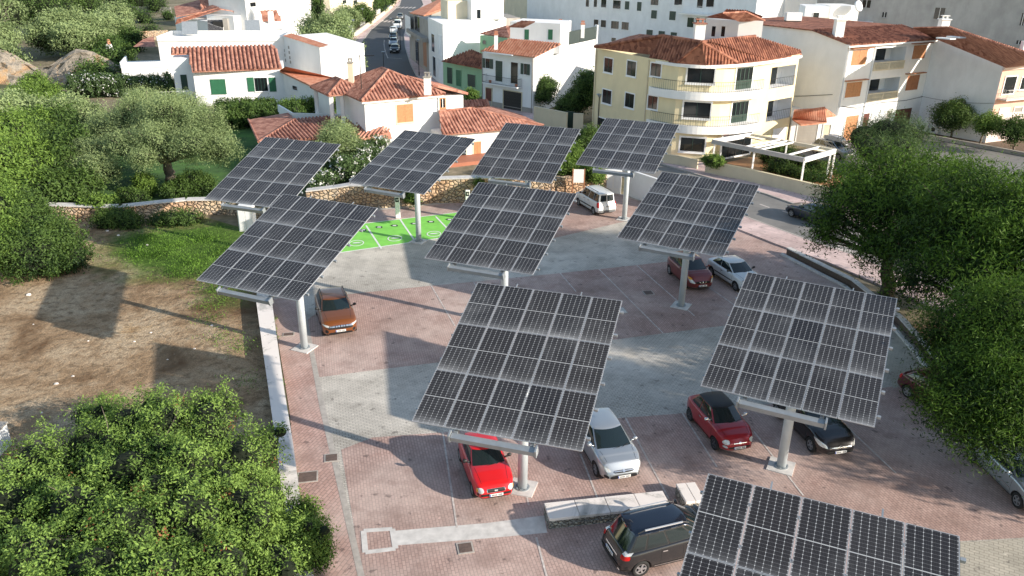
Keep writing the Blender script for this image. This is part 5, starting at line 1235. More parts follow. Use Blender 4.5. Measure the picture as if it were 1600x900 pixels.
# --- villa with hip roofs in front (orange shutters)
vh = 5.9
v0 = G(569, 156, vh); v1 = G(686, 146, vh); WV = Wall(v0, v1); depth = 8.0
vo = wthing('villa', 'white villa with ribbed clay hip roofs and orange shutters behind the car park', 'house', (v0.x, v0.y, 0))
mc = rect4(v0, v1, depth); block(vo, mc, vh-.05, 'white')
window(vo, WV, 632.5, 177, 25, 28, 'wood', 'cream', t=.10)
b = MB(); WV.box(b, -.35, WV.len+.35, vh-.30, vh-.02, .0, .35); WVl = Wall(mc[3], mc[0]); WVl.box(b, -.3, WVl.len, vh-.30, vh-.02, .0, .35); b.build('eave_band', M['white'], vo)
hiproof(vo, mc, vh, vh+2.0, .45, 'tile', inset=3.2)
cp = G(668, 136, 6.9); chimney(vo, (cp.x, cp.y, 6.6), .62, 1.2, 'concrete')
# porch with columns on the left, its own hip roof
q0 = G(517, 148, 5.9); q0.z = 0; pc = [q0, q0+WV.d*3.3, q0+WV.d*3.3-WV.n*4.6, q0-WV.n*4.6]
hiproof(vo, pc, vh+.02, vh+1.05, .4, 'tile', inset=1.5); cp = (pc[0]+pc[2])/2; chimney(vo, (cp.x+1.3, cp.y-.3, vh+1.0), .5, 1.6, 'concrete', mat='cream')
for p in pc[:1]+pc[3:]+[pc[0]+WV.d*1.1-WV.n*.1]:
    b = MB(); b.box(p.x-.17, p.x+.17, p.y-.17, p.y+.17, 2.7, vh); b.build('column', M['white'], vo)
t0_, t1_ = G(458, 187, 2.75), G(566, 190, 2.75); terr = [t0_, t1_, WV.p(-.02, 0, -7.5), t0_-WV.n*5]
b = MB(); b.prism([(p.x, p.y) for p in terr], 0, 2.7); b.build('lower_storey', M['white'], vo)
b = MB()
for a, c in ((terr[0], terr[1]), (terr[0], terr[3])):
    b.bar(Vector((a.x, a.y, 3.05)), Vector((c.x, c.y, 3.05)), .2, .75)
b.build('parapet', M['white'], vo)
# lower left wing roof
lw = [G(388, 187, 2.9), G(404, 222, 2.6), G(470, 217, 2.5), G(566, 219, 2.45), G(610, 216, 2.45), G(612, 208, 2.9)]
top_l = [G(455, 175, 3.2), G(508, 182, 3.3), G(560, 184, 3.3), G(571, 207, 2.9)]
b = MB(); roofplane(vo, [lw[0], lw[1], top_l[0]], mb=b, ribs=False)
roofplane(vo, [lw[1], G(512, 216, 2.45), top_l[1], G(461, 187, 3.25)], mb=b); roofplane(vo, [G(500, 217, 2.45), G(566, 219, 2.45), top_l[2], top_l[1]], mb=b); roofplane(vo, [G(560, 218, 2.45), G(612, 215, 2.4), G(610, 206, 2.9), G(568, 190, 3.3), top_l[2]], mb=b)
roofplane(vo, [G(388, 187, 2.9), G(404, 222, 2.6), G(461, 187, 3.25), G(450, 176, 3.25)], mb=b, ribs=False)
ridge(b, lw[1], G(461, 187, 3.25)); ridge(b, lw[0], lw[1], .1); b.build('roof', M['tile'], vo)
q = [lw[1], G(512, 217, 2.3), G(612, 216, 2.3)]; q = [Vector((p.x, p.y+.5, 0)) for p in q]; block(vo, [q[0], q[1], q[2], WV.p(0, 0, -1), WV.p(-8, 0, -3.1), Vector((q[0].x, q[0].y+5, 0))], 2.35, 'white', name='lower_wall')
# right wing
rw = [G(684, 197, 2.75), G(691, 210, 2.7), G(770, 206, 2.7), G(850, 196, 2.7), G(790, 181, 3.5), G(737, 169, 4.3), G(686, 174, 4.3)]
b = MB(); roofplane(vo, [rw[1], rw[3], rw[5], rw[6]], mb=b); ridge(b, rw[3], rw[5], .12); ridge(b, rw[6], rw[5], .12); roofplane(vo, [rw[3], rw[5], G(770, 166, 3.2), G(812, 178, 2.7)], mb=b, ribs=False); b.build('roof', M['tile'], vo)
a, c = G(692, 213, 2.5), G(848, 198, 2.5); Wr = Wall(a, c); bw = [Wr.p(0, 0, -.5), Wr.p(Wr.len-.6, 0, -.5), Wr.p(Wr.len-1.5, 0, -4), Wr.p(0, 0, -6)]
block(vo, bw, 2.6, 'white', name='lower_wall'); Wr2 = Wall(Wr.p(0, 0, -.5), Wr.p(Wr.len-.6, 0, -.5))
window(vo, Wr2, 745.5, 234, 11, 25, 'wood', 'cream', t=.09)
u0, u1 = Wr2.hit(708, 235)[0], Wr2.hit(728, 235)[0]; opening(vo, Wr2, 0, 0, 0, 0, 'entrance', 'glass', 'cream', .1, uz=(u0, u1, .05, 2.1))
b = MB(); p = Wr2.p(-.5, 0, .0); b.prism([(x.x, x.y) for x in (Wr2.p(-1, 0, .02), Wr2.p(6.5, 0, .02), Wr2.p(6.5, 0, 2.6), Wr2.p(-1, 0, 2.6))], 0, .35); b.build('terrace', simple('terracotta_floor', (.38, .14, .08), .7), vo)
# rear extension on the right of the main block
x0, x1 = WV.p(WV.len+.02, 0, -1.5), WV.p(WV.len+3.4, 0, -1.5); We = Wall(x0, x1); block(vo, [x0, x1, x1-WV.n*6, x0-WV.n*6], 5.3, 'white', name='extension_wall')
window(vo, We, 691.5, 161, 7, 14, 'glass', 'wood', t=.10)
b = MB(); z0_, z1_ = 5.35, 6.6; q = [We.p(-.1, 6.5, .3), We.p(We.len+.4, 5.4, .3), We.p(We.len+.4, 5.4, -6.3), We.p(-.1, 6.5, -6.3)]; roofplane(vo, q, mb=b); b.build('roof', M['tile'], vo)
# little tiled garden wall canopy
gw = wthing('garden_wall', 'short white garden wall with tiled cap right of the villa', 'wall', G(745, 175)); A_, B_ = G(727, 163, 2.6), G(763, 161, 2.6); Wq = Wall(A_, B_)
b = MB(); Wq.box(b, 0, Wq.len, 0, 2.3, -.3, 0); b.build('wall', M['white'], gw); b = MB(); roofplane(gw, [Wq.p(-.1, 2.35, .35), Wq.p(Wq.len+.1, 2.35, .35), Wq.p(Wq.len+.1, 2.95, -.5), Wq.p(-.1, 2.95, -.5)], mb=b); b.build('roof', M['tile'], gw)

# --- left white house (green shutters)
hz = 4.4
b0 = G(301, 110, hz); b1 = G(441, 107, hz); WB = Wall(b0, b1)
ho = wthing('house', 'white house with green shutters and long ribbed roof behind the hedge', 'house', (b0.x, b0.y, 0))
block(ho, rect4(b0, b1, 8), hz-.05, 'white'); window(ho, WB, 341, 135, 23, 22, 'green_sh', 'green_sh', t=.03)
window(ho, WB, 408, 132, 20, 21, 'glass', 'white', mull=3, t=.05)
for cx in (392, 426):
    u0, u1, z0, z1 = WB.rect(cx, 132, 10.5, 22); b = MB(); WB.box(b, u0, u1, z0, z1, .01, .07); n = 10
    for k in range(n): z = z0+(z1-z0)*(k+.5)/n; WB.box(b, u0+.06, u1-.06, z-.05, z+.04, .07, .09)
    b.build('shutter', M['green_sh'], ho)
b = MB(); roofplane(ho, [G(300, 112, hz), G(441, 107, hz), G(429, 71, hz+2.2), G(267, 75, hz+2.2), G(267, 85, hz+1.6), G(295, 84, hz+1.6)], mb=b, step=.5, r=.18); b.build('roof', M['tile'], ho)
# link wall with slanted orange roof, going right
l0, l1 = WB.B, G(515, 147, 2.7); l1.z = 0; Wk = Wall(l0, l1); b = MB(); b.poly([Wk.p(0, 0), Wk.p(Wk.len, 0), Wk.p(Wk.len, 2.7), Wk.p(0, 4.0)]); b.build('wall', M['white'], ho)
b = MB(); b.poly([Wk.p(-.2, 4.15, .3), Wk.p(Wk.len+.3, 2.8, .3), G(534, 124, 3.2), G(505, 117, 3.6), G(446, 104, 4.9)]); b.poly([Wk.p(-.2, 3.95, .3), Wk.p(Wk.len+.3, 2.6, .3), Wk.p(Wk.len+.3, 2.8, .3), Wk.p(-.2, 4.15, .3)]); b.build('roof', M['tile_or'], ho)
window(ho, Wk, 461, 137.5, 7, 6, 'glass', 'white', t=.04, mull=0)
# recess with dark shutter on the left of this block
u_ = WB.p(-1.9, 0, -2.2); Wn = Wall(u_, WB.p(-.02, 0, -2.2)); block(ho, [WB.p(-2.6, 0, -2.2), WB.p(-.02, 0, -2.2), WB.p(-.02, 0, -7), WB.p(-2.6, 0, -7)], 5.6, 'white2', name='recess_wall')
window(ho, Wn, 288, 128, 9, 22, 'dkgreen', 'dkgreen', t=.03); rail(ho, [WB.p(-5, .6, -1.2), WB.p(-.3, .6, -1.2)], 1.1, mat='white', step=.4)
# taller block behind with roof terrace
t0, t1 = G(245, 57, 7.0), G(442, 57, 7.0); WT = Wall(t0, t1)
to_ = wthing('house', 'flat roofed white block with rooftop equipment behind the green shuttered house', 'house', (t0.x, t0.y, 0))
q = rect4(t0, t1, 8); block(to_, q, 6.4, 'white'); b = MB()
for i in range(4):
    a, c = q[i], q[(i+1) % 4]; b.bar(Vector((a.x, a.y, 6.7)), Vector((c.x, c.y, 6.7)), .25, .6)
b.build('parapet', M['white'], to_)
g1 = G(502, 108, 3.6); g1.z = 0; WGa = Wall(WT.B, g1); za = zat(447, 56, WT.B.y); zb = zat(503, 74, g1.y)
b = MB(); qq = [WGa.p(0, 0), WGa.p(WGa.len, 0), WGa.p(WGa.len, 0, -7), WGa.p(0, 0, -7)]
b.prism([(p.x, p.y) for p in qq], 0, [za, zb, zb, za]); b.build('wing_wall', M['white'], to_)
b = MB(); b.poly([WGa.p(.3, za+.05, .2), WGa.p(WGa.len+.4, zb+.05, .2), WGa.p(WGa.len+.4, zb+.25, -1.2), WGa.p(.3, za+.3, -1.2)]); b.poly([WGa.p(0, za+.01, -.5), WGa.p(WGa.len, zb+.01, -.5), WGa.p(WGa.len, zb-1.0, -7.2), WGa.p(0, za-1.0, -7.2)]); b.build('roof', M['tile_or'], to_)
for k, (x, y) in enumerate(((436, 75), (444, 79), (451, 74), (452, 82), (445, 86), (453, 90), (446, 94), (454, 97))):
    u, z = WGa.hit(x, y); b = MB(); WGa.box(b, u-.16, u+.16, z-.2, z+.2, .0, .02); b.build('vent_block', M['concrete'], to_)
# left lower parapet box
c0, c1 = G(188, 98, 3.8), G(260, 96, 3.8); Wc = Wall(c0, c1); q = rect4(c0, c1, 7); block(to_, q, 3.1, 'white', name='terrace_wall'); b = MB()
for i in (0, 3): a, c = q[i], q[(i+1) % 4]; b.bar(Vector((a.x, a.y, 3.45)), Vector((c.x, c.y, 3.45)), .22, .75)
b.build('terrace_parapet', M['white'], to_); b = MB(); b.poly([G(208, 73, 4.6), G(243, 73, 4.6), G(240, 57, 5.4), G(224, 61, 5.2)]); b.build('roof', M['tile'], to_)
# rooftop solar water heaters, tank and box
for k, (cx, cy) in enumerate(((298, 55), (338, 52), (396, 52))):
    p = G(cx, cy, 6.5); so_ = wthing('solar_water_panel', ['tilted grey solar water panel seen edge on at the left of the roof terrace', 'blue solar water panel in the middle of the roof terrace', 'pale solar water panel at the right of the roof terrace'][k], 'solar panel', (p.x, p.y, 6.4))
    b = MB(); b.obox(p+Vector((0, 0, 1.0)), (1.0, .3, 0), Vector((-.2, .7, .8)), (0, -.04, .04)); b.build('panel', M['cells'] if k == 1 else M['galv'], so_)
    b = MB()
    for s in (-.8, .8): b.tube(p+Vector((s, .6, 0)), p+Vector((s-.15, .75, 1.7)), .04, n=5); b.tube(p+Vector((s, -.7, 0)), p+Vector((s, -.6, .3)), .04, n=5)
    b.build('stand', M['galv'], so_)
p = G(355, 52, 6.5); tk = wthing('barbecue_flue', 'grey concrete flue box on the roof terrace', 'flue', (p.x, p.y, 6.4)); b = MB(); b.box(p.x-.35, p.x+.35, p.y-.3, p.y+.3, 6.4, 8.6); b.build('flue', M['concrete'], tk); b = MB(); b.box(p.x-1.9, p.x-.36, p.y-.2, p.y+.6, 7.4, 8.2); b.build('hood', M['iron'], tk)
for k, (x, y) in enumerate(((178, 96),)):
    p = G(x-2, 102, 1); ch = wthing('garden_chimney', 'free standing white tapered chimney with clay top in the bushes', 'chimney', (p.x, p.y, 0)); b = MB(); b.tube((p.x, p.y, 0), (p.x, p.y, 4.2), .95, .45, n=4); b.build('stack', M['white'], ch); b = MB(); b.tube((p.x, p.y, 4.2), (p.x, p.y, 4.9), .28, .2, n=8); b.build('clay_pot', M['tile_or'], ch)

# --- house further up on the left
u0_, u1_ = G(276, 22, 8.2), G(470, 50, 7.2)
a0, a1 = G(313, 34, 7.6), G(432, 46, 7.2); Wu = Wall(a0, a1)
uo = wthing('house', 'upper white house with several ribbed clay roofs at the top left', 'house', (a0.x, a0.y, 0))
q = rect4(G(272, 22, 7.8), G(330, 30, 7.8), 9); block(uo, q, 7.4, 'white'); q = rect4(G(322, 20, 8.5), G(364, 22, 8.5), 8); block(uo, q, 8.2, 'white', name='gable_wall')
q = rect4(G(364, 33, 7.0), G(440, 34, 7.0), 8); Wu2 = Wall(q[0], q[1]); block(uo, q, 6.6, 'white', name='right_wall')
for cx in (380, 400, 410): window(uo, Wu2, cx, 41, 8, 9, 'glass' if cx < 405 else 'wood_brown', 'white', t=.05, mull=0)
b = MB(); roofplane(uo, [G(366, 33, 7.2), G(440, 32, 7.2), G(432, 16, 8.8), G(364, 17, 8.8)], mb=b, step=.55, r=.2); b.build('roof', M['tile'], uo)
b = MB(); roofplane(uo, [G(274, 37, 7.2), G(276, 30, 7.9), G(340, 12, 9.4), G(364, 17, 8.8), G(345, 14, 9.3)], mb=b, ribs=False); roofplane(uo, [G(314, 14, 8.9), G(386, 12, 8.9), G(384, -14, 11.2), G(312, -12, 11.2)], mb=b, step=.55, r=.2)
roofplane(uo, [G(275, 26, 8.0), G(316, 18, 8.6), G(342, 11, 9.4), G(310, 0, 9.8), G(272, 10, 9)], mb=b, ribs=False)
b.build('roof', M['tile'], uo); c = G(425, 44, 7.0); b = MB(); b.tube((c.x, c.y, 4), (c.x, c.y, 9.4), .7, .45, n=4); b.build('chimney', M['white'], uo)
q = rect4(G(384, 12, 9.4), G(470, 5, 9.4), 8); Wu3 = Wall(q[0], q[1]); block(uo, q, 12.0, 'white', name='rear_wall'); window(uo, Wu3, 395, 7, 9, 7, 'glass', 'white', t=.05, mull=0)
p = G(360, 8, 9.5); b = MB(); b.tube(p+Vector((0, 0, .3)), p+Vector((.1, -.12, .5)), .75, n=20); b.build('satellite_dish', M['white2'], uo)
# large white and cream houses behind, at the top
bo_ = wthing('house', 'tall plain white house behind the cypress at the top left', 'house', G(500, 45)); q = rect4(G(432, 52, 0), G(522, 44, 0), 10); block(bo_, q, 12.5, 'white'); b = MB(); b.poly([(p.x, p.y, 12.52) for p in q]); b.build('roof', M['tile'], bo_)
bo_ = wthing('house', 'pale cream house beside the bend of the far street', 'house', G(560, 22)); q = rect4(G(518, 46, 0), G(586, 26, 0), 12); Wz = Wall(q[0], q[1]); block(bo_, q, 10, 'cream'); 
for cx in (538, 555): window(bo_, Wz, cx, 3, 6, 6, 'glass', 'white', t=.05, mull=0)
b = MB(); b.poly([(p.x, p.y, 10.02) for p in q]); b.build('roof', M['tile'], bo_)

# --- row right of the far street: concrete house, white house, green house, balcony house
e0_, e1_ = G(645, 18, 8.2), G(671, 20, 8.4); We_ = Wall(G(641, 92), G(673, 118)); 
eo = wthing('town_house', 'unrendered grey concrete house with a dark balcony on the far street', 'house', We_.A)
q = [We_.A, We_.B, We_.B+Vector((14, 9, 0)), We_.A+Vector((14, 9, 0))]; block(eo, q, 8.1, 'concrete'); We_.n = We_.n
opening(eo, We_, 652, 40, 7, 28, 'balcony_door', 'glass', None); b = MB(); u0, u1, z0, z1 = We_.rect(643, 40, 8, 30); We_.box(b, u0, u1, z0, z1, .6, .65); b.build('awning', M['white'], eo)
b = MB(); u0, u1, z0, z1 = We_.rect(658, 55, 26, 6); We_.box(b, u0, u1, z0, z1, .0, 1.1); b.build('balcony', M['concrete'], eo)
for cx in (652, 664): opening(eo, We_, cx, 84, 5, 38, 'door', 'wood_brown' if cx > 660 else 'glass', None)
b = MB(); roofplane(eo, [G(640, 20, 8.2), G(662, 24, 8.3), G(676, 21, 8.3), G(742, -6, 9.5), G(700, -8, 10.0)], mb=b, ribs=False); b.build('roof', M['tile_or'], eo)
b = MB(); b.add([G(674, 23, 8.3), G(726, 2, 9.6), G(726, 30, 8.0), G(674, 34, 8.0)], [(0, 1, 2, 3)]); b.build('gable_wall', M['cream'], eo)
W2a = Wall(G(671, 118), G(694, 137)); W2b = Wall(W2a.B, G(790, 118)); z2 = 8.7
wo = wthing('town_house', 'tall plain white house beside the green house on the far street', 'house', W2a.B); q = [W2a.A, W2a.B, W2b.B, W2a.A+(W2b.B-W2a.B)]; block(wo, q, z2, 'white')
for cx, cy, w, h in ((677, 67, 4.5, 27), (688, 71, 5, 30), (679, 104, 4.5, 30), (689, 109, 7, 30)): opening(wo, W2a, cx, cy, w, h, 'window', 'white2' if cx > 680 else 'glass', 'white', .06)
q2 = [G(737, 31, z2), G(787, 30, z2)]; W3 = Wall(q2[0], q2[1]); q = rect4(q2[0], q2[1], 7); block(wo, q, z2+3.0, 'white', z0=z2, name='roof_room'); window(wo, W3, 748, 22, 6, 14, 'glass', 'white', mull=0, t=.05)
q = rect4(G(700, 30, z2), G(737, 29, z2), 3); block(wo, q, z2+2.6, 'cream', z0=z2-.01, name='roof_room')
# cream long gabled house behind
co_ = wthing('town_house', 'long cream rendered house with a thin tiled edge behind the white roofs', 'house', G(840, 60)); A_, B_ = G(788, 60), G(893, 84); Wc2 = Wall(A_, B_); zt2 = lambda u: 11.5-3.0*u/Wc2.len
b = MB(); q = [Wc2.p(0, 0), Wc2.p(Wc2.len, 0), Wc2.p(Wc2.len, 0, -7), Wc2.p(0, 0, -7)]; b.prism([(p.x, p.y) for p in q], 0, [HT_ for HT_ in (13, 10.4, 10.4, 13)]); b.build('wall', M['cream'], co_)
b = MB(); b.poly([Wc2.p(-.3, 13.15, .3), Wc2.p(Wc2.len+.4, 10.5, .3), Wc2.p(Wc2.len+.4, 10.5, -7), Wc2.p(-.3, 13.15, -7)]); b.build('roof', M['tile_or'], co_)
window(co_, Wc2, 858, 20, 10, 10, 'cream', 'cream', t=.05)
# green house
Wg1 = Wall(G(693, 138), G(753, 151)); fo_ = wthing('town_house', 'pale green house with a dark red roof and green doors', 'house', Wg1.A)
block(fo_, [Wg1.p(0, 0), Wg1.p(Wg1.len, 0), Wg1.p(Wg1.len, 0, -9), Wg1.p(0, 0, -9)], 3.9, 'green_wall')
for cx, cy, w, h, m_ in ((703, 118, 8, 25, 'dkgreen'), (717, 122, 8, 25, 'green_sh'), (737, 126, 12, 19, 'dkgreen')): opening(fo_, Wg1, cx, cy, w, h, 'door' if h > 20 else 'shuttered_window', m_, 'green_wall', .06, ribs=6)
b = MB(); roofplane(fo_, [G(690, 95, 4.0), G(753, 107, 4.0), G(753, 84, 5.6), G(737, 78, 5.8)], 'tile_dark', mb=b, step=.45); b.build('roof', M['tile_dark'], fo_)
q = rect4(G(750, 54, 7.3), G(800, 60, 7.3), 6); block(fo_, q, 7.2, 'green_wall', name='upper_wall'); b = MB(); roofplane(fo_, [G(750, 52, 7.4), G(796, 58, 7.4), G(800, 40, 8.6), G(790, 40, 8.6)], mb=b, step=.45); b.build('roof', M['tile'], fo_)
Wq = Wall(q[0], q[1]); window(fo_, Wq, 757, 66, 5, 6, 'glass', 'green_wall', t=.04, mull=0)
# balcony house
gz = 6.9; h0, h1 = G(753, 78, gz), G(834, 88, gz); WH_ = Wall(h0, h1); h2 = G(931, 66, gz); h2.z = 0
do = wthing('town_house', 'white house with green shutters, iron balcony and black garage door', 'house', (h1.x, h1.y, 0))
WHr = Wall(WH_.B, h2); h3 = WH_.A+(h2-WH_.B)
b = MB(); pk_ = WHr.p(WHr.hit(877, 67)[0], 0); 
b.prism([(p.x, p.y) for p in (WH_.A, WH_.B, h2, h3)], 0, gz-.1); 
u_p = WHr.hit(877, 60)[0]; b.add([WHr.p(0, gz-.1, .002), WHr.p(u_p, gz-.1, .002), WHr.p(u_p, gz+1.6, .002), WHr.p(WHr.len, gz+.6, .002), WHr.p(WHr.len, gz-.1, .002)], [(0, 1, 2), (1, 4, 3, 2)]); b.build('wall', M['white'], do)
b = MB(); roofplane(do, [G(751, 79, gz+.05), G(835, 89, gz+.05), G(877, 68, gz+1.6), G(796, 60, gz+1.6)], 'tile_or', mb=b, step=.4); b.build('roof', M['tile_or'], do)
for cx, cy, w, h in ((762, 99, 17, 15), (821, 108, 14, 17)):
    window(do, WH_, cx, cy, w*.36, h, 'glass', 'white', t=.05); u0, u1, z0, z1 = WH_.rect(cx, cy, w, h)
    for s in ((u0, u0+(u1-u0)*.3), (u1-(u1-u0)*.3, u1)): b = MB(); WH_.box(b, s[0], s[1], z0, z1, .02, .08); b.build('shutter', M['dkgreen'], do)
opening(do, WH_, 780, 111, 11, 32, 'balcony_door', 'dkgreen', 'white', .06, ribs=8); opening(do, WH_, 804, 114, 11, 33, 'balcony_door', 'glass', 'white', .06)
u0, u1, z0, z1 = WH_.rect(788, 128, 54, 3); z0 = 3.1; b = MB(); WH_.box(b, u0, u1, z0-.12, z0, 0, .9); b.build('balcony', M['white'], do); rail(do, [WH_.p(u0, z0, .03), WH_.p(u0, z0, .87), WH_.p(u1, z0, .87), WH_.p(u1, z0, .03)], .95, step=.13)
for cx in (770, 811): p = WH_.p(WH_.hit(cx, 120)[0], z0+.02, .5); b = MB(); b.tube(p, p+Vector((0, 0, .3)), .14, .18, n=8); b.build('flower_pot', M['tile_or'], do)
opening(do, WH_, 764, 146, 9, 28, 'door', 'door_red', 'beige', .1, uz=(*WH_.rect(764, 146, 9, 28)[:2], .1, 2.3)); opening(do, WH_, 801, 155, 28, 32, 'garage_door', 'black', 'beige', .12, uz=(*WH_.rect(801, 155, 28, 32)[:2], .05, 2.35), ribs=6)
b = MB(); WH_.box(b, 0, WH_.len, 0, .7, 0, .03); b.build('plinth', M['concrete'], do)
u0, u1, z0, z1 = WH_.rect(787, 84, 44, 4); b = MB(); WH_.box(b, u0, u1, z1-.12, z1, 0, 1.1); b.build('awning', M['white2'], do)
# roof rooms and dark screen on top of it
q = rect4(G(797, 62, gz+1.2), G(875, 66, gz+1.2), 5); Wr_ = Wall(q[0], q[1]); block(do, q, gz+3.4, 'white', z0=gz-.2, name='roof_room'); b = MB(); roofplane(do, [G(795, 41, gz+3.6), G(818, 42, gz+3.6), G(836, 33, gz+4.3), G(815, 32, gz+4.3)], mb=b, step=.45); b.build('roof', M['tile'], do)
for cx in (823, 860): opening(do, Wr_, cx, 54, 7, 16, 'door', 'green_sh', None)
Wsn = Wall(WHr.p(u_p+.2, 0, .02), WHr.p(WHr.len-.2, 0, .02)); b = MB(); L_ = Wsn.len
for k in range(2): Wsn.box(b, L_*k/2+.05, L_*(k+1)/2-.05, gz+.45, gz+2.1, -.05, .05)
b.build('roof_screen', simple('dark_screen', (.045, .06, .055), .6), do); b = MB(); Wsn.box(b, L_-.1, L_+.25, gz-.2, gz+2.3, -.2, .2); b.build('pillar', M['white'], do)
for cx, cy in ((875, 50), (910, 53)): c = G(cx, cy, gz+1.5); chimney(do, (c.x, c.y, gz+1.4), .5, 1.3, 'tile_or')
c = G(775, 68, gz+1.2); chimney(do, (c.x, c.y, gz+.9), .45, 1.3, 'tile_or')

# --- long white block far behind, and the grey block at the top right
Wb = Wall(G(822, 90), G(1166, 137)); bb_ = wthing('apartment_block', 'long shaded white block with rows of small windows at the top', 'building', Wb.A)
block(bb_, [Wb.A, Wb.B, Wb.p(Wb.len, 0, -12), Wb.p(0, 0, -12)], 16.5, 'white2')
for cx, cy, w, h in ((918, 5, 5, 11), (930.5, 5, 5, 12), (943.5, 5, 8, 13), (964, 7, 12, 13), (980, 8.5, 7, 13), (999, 10, 7, 14), (1023, 3, 12, 10), (931.5, 36, 7, 11), (943, 37, 8, 11), (961, 39, 12, 12), (977, 40.5, 11, 12), (1022, 22.5, 9, 13), (1051, 24.5, 10, 14), (1015, 52, 10, 11), (1034, 52, 10, 7), (1053, 53, 10, 5), (959, 62, 7, 6), (975, 62, 7, 4), (1079, 35, 10, 15), (1090, 35, 5, 15), (1104, 36, 5, 15), (1060, 3, 12, 10)):
    window(bb_, Wb, cx, cy, w, h, 'dkgreen' if cx in (1022, 1051, 1015, 980, 999, 1034, 1053) else 'glass', 'white', t=.05, mull=1)
u0, u1, z0, z1 = Wb.rect(1090, 21, 48, 4); b = MB(); Wb.box(b, u0, u1, z0, z0+.2, 0, 1.3); b.build('balcony', M['white'], bb_); rail(bb_, [Wb.p(u0, z0+.2, .05), Wb.p(u0, z0+.2, 1.25), Wb.p(u1, z0+.2, 1.25), Wb.p(u1, z0+.2, .05)], 1.1, mat='white', step=.3)
opening(bb_, Wb, 1110, 3, 12, 16, 'balcony_door', 'glass', 'white', .05); opening(bb_, Wb, 1094, 5, 9, 14, 'balcony_door', 'glass', 'white', .05)
Wc_ = Wall(G(1166, 120), G(1210, 128)); wb2 = wthing('apartment_block', 'plain sunlit white end block right of the long windowed block', 'building', Wc_.A); block(wb2, [Wc_.A, Wc_.B, Wc_.p(Wc_.len, 0, -12), Wc_.p(0, 0, -12)], 19, 'white')
Wm_ = Wall(G(1212, 118), G(1760, 176)); mb_ = wthing('apartment_block', 'large grey rendered block filling the top right corner', 'building', Wm_.A); block(mb_, [Wm_.A, Wm_.B, Wm_.p(Wm_.len, 0, -14), Wm_.p(0, 0, -14)], 24, 'grey_wall')
for cx, cy, w, h in ((1468, 21, 16, 18), (1354, 6, 13, 12), (1382, 23, 7, 8), (1598, 30, 6, 20), (1592, 66, 8, 6), (1252, 4, 6, 8)):
    window(mb_, Wm_, cx, cy, w, h, 'glass', 'grey_wall', t=.1)
for y0_ in (32, 38): u0, z = Wm_.hit(1325, y0_); u1, _ = Wm_.hit(1365, y0_); b = MB(); Wm_.box(b, u0, u1, z-.05, z+.05, .0, 1.2); b.build('ledge', M['white2'], mb_)
q0, q1 = G(1294, 45, 9.4), G(1337, 45, 9.4); q = rect4(q0, q1, 4.5); rr_ = wthing('rooftop_house', 'bright white rooftop room with a satellite dish behind the white terrace', 'building', (q0.x, q0.y, 0)); block(rr_, q, zat(1294, 9, q0.y), 'white')
Wx = Wall(q[0], q[1]); p = G(1340, 10, zat(1340, 10, q0.y-.5)); b = MB(); b.tube(p, p+Vector((.15, -.2, .1)), .7, n=20); b.tube(p, p+Vector((-.3, .3, -.6)), .04, n=5); b.build('satellite_dish', M['white2'], rr_)
q0, q1 = G(1254, 43, 9.6), G(1291, 44, 9.6); q = rect4(q0, q1, 4.5); Wx = Wall(q[0], q[1]); r2_ = wthing('rooftop_house', 'shaded rooftop room with a yellow awning left of the bright one', 'building', (q0.x, q0.y, 0)); block(r2_, q, zat(1270, 10, q0.y), 'white2')
window(r2_, Wx, 1275, 24, 9, 8, 'glass', 'white', t=.05); b = MB(); u0, u1, z0, z1 = Wx.rect(1282, 32, 22, 10); Wx.box(b, u0, u1, z0, z1, .6, .7); b.build('awning', M['cream'], r2_)
p = G(1238, 36, 11); ac = wthing('roof_tank', 'small white tank cabin on the roof left of the awning room', 'water tank', (p.x, p.y, 10.5)); b = MB(); b.box(p.x-.9, p.x+.9, p.y-.5, p.y+.5, 11.3, 12.2); b.build('tank', M['white'], ac); b = MB(); b.box(p.x-.85, p.x+.85, p.y-.45, p.y+.45, 10.2, 11.29); b.build('stand', M['iron'], ac)

# --- terrace, boundary walls and pergola by the yellow building
def lowwall(pts, h, th, mat, name, label, cat='wall', cap=None):
    P_ = [Vector((p.x, p.y, 0)) for p in pts]; o = wthing(name, label, cat, P_[0]); b = MB(); c_ = MB()
    for a, c in zip(P_[:-1], P_[1:]):
        d = (c-a).normalized(); n = Vector((-d.y, d.x, 0)); n = n if n.dot(-a) < 0 else -n
        b.prism([(p.x, p.y) for p in (a, c, c+n*th, a+n*th)], 0, h); c_.prism([(p.x, p.y) for p in (a-n*.03, c-n*.03, c+n*(th+.03), a+n*(th+.03))], h+.002, h+.06)
    b.build('wall_panel', M[mat], o); c_.build('coping', M[cap or mat], o); return o
lowwall([G(1103, 252, 1.15), G(1170, 265, 1.15), G(1290, 293, 1.15), G(1330, 304, 1.15)], 1.15, .2, 'beige', 'terrace_wall', 'long beige wall round the restaurant terrace', cap='yellow')
lowwall([G(1030, 241, .9), G(1062, 245, .9), G(1090, 251, .9)], .9, .2, 'beige', 'terrace_wall', 'short beige wall in front of the ground floor window')
lowwall([G(834, 167, 2.3), G(885, 177, 2.3)], 2.3, .25, 'beige', 'boundary_wall', 'tall beige garden wall left of the green gate')
lowwall([G(896, 178, 2.3), G(912, 163, 3.4)], 2.3, .25, 'beige', 'boundary_wall', 'tall beige garden wall right of the green gate')
a, c = G(886, 190, 1), G(896, 192, 1); a.z = c.z = 0; gt = wthing('garden_gate', 'narrow dark green gate in the beige garden wall', 'gate', a); Wt = Wall(a, c); b = MB(); Wt.box(b, 0, Wt.len, .05, 2.1, -.03, .03); b.build('gate_leaf', M['dkgreen'], gt)
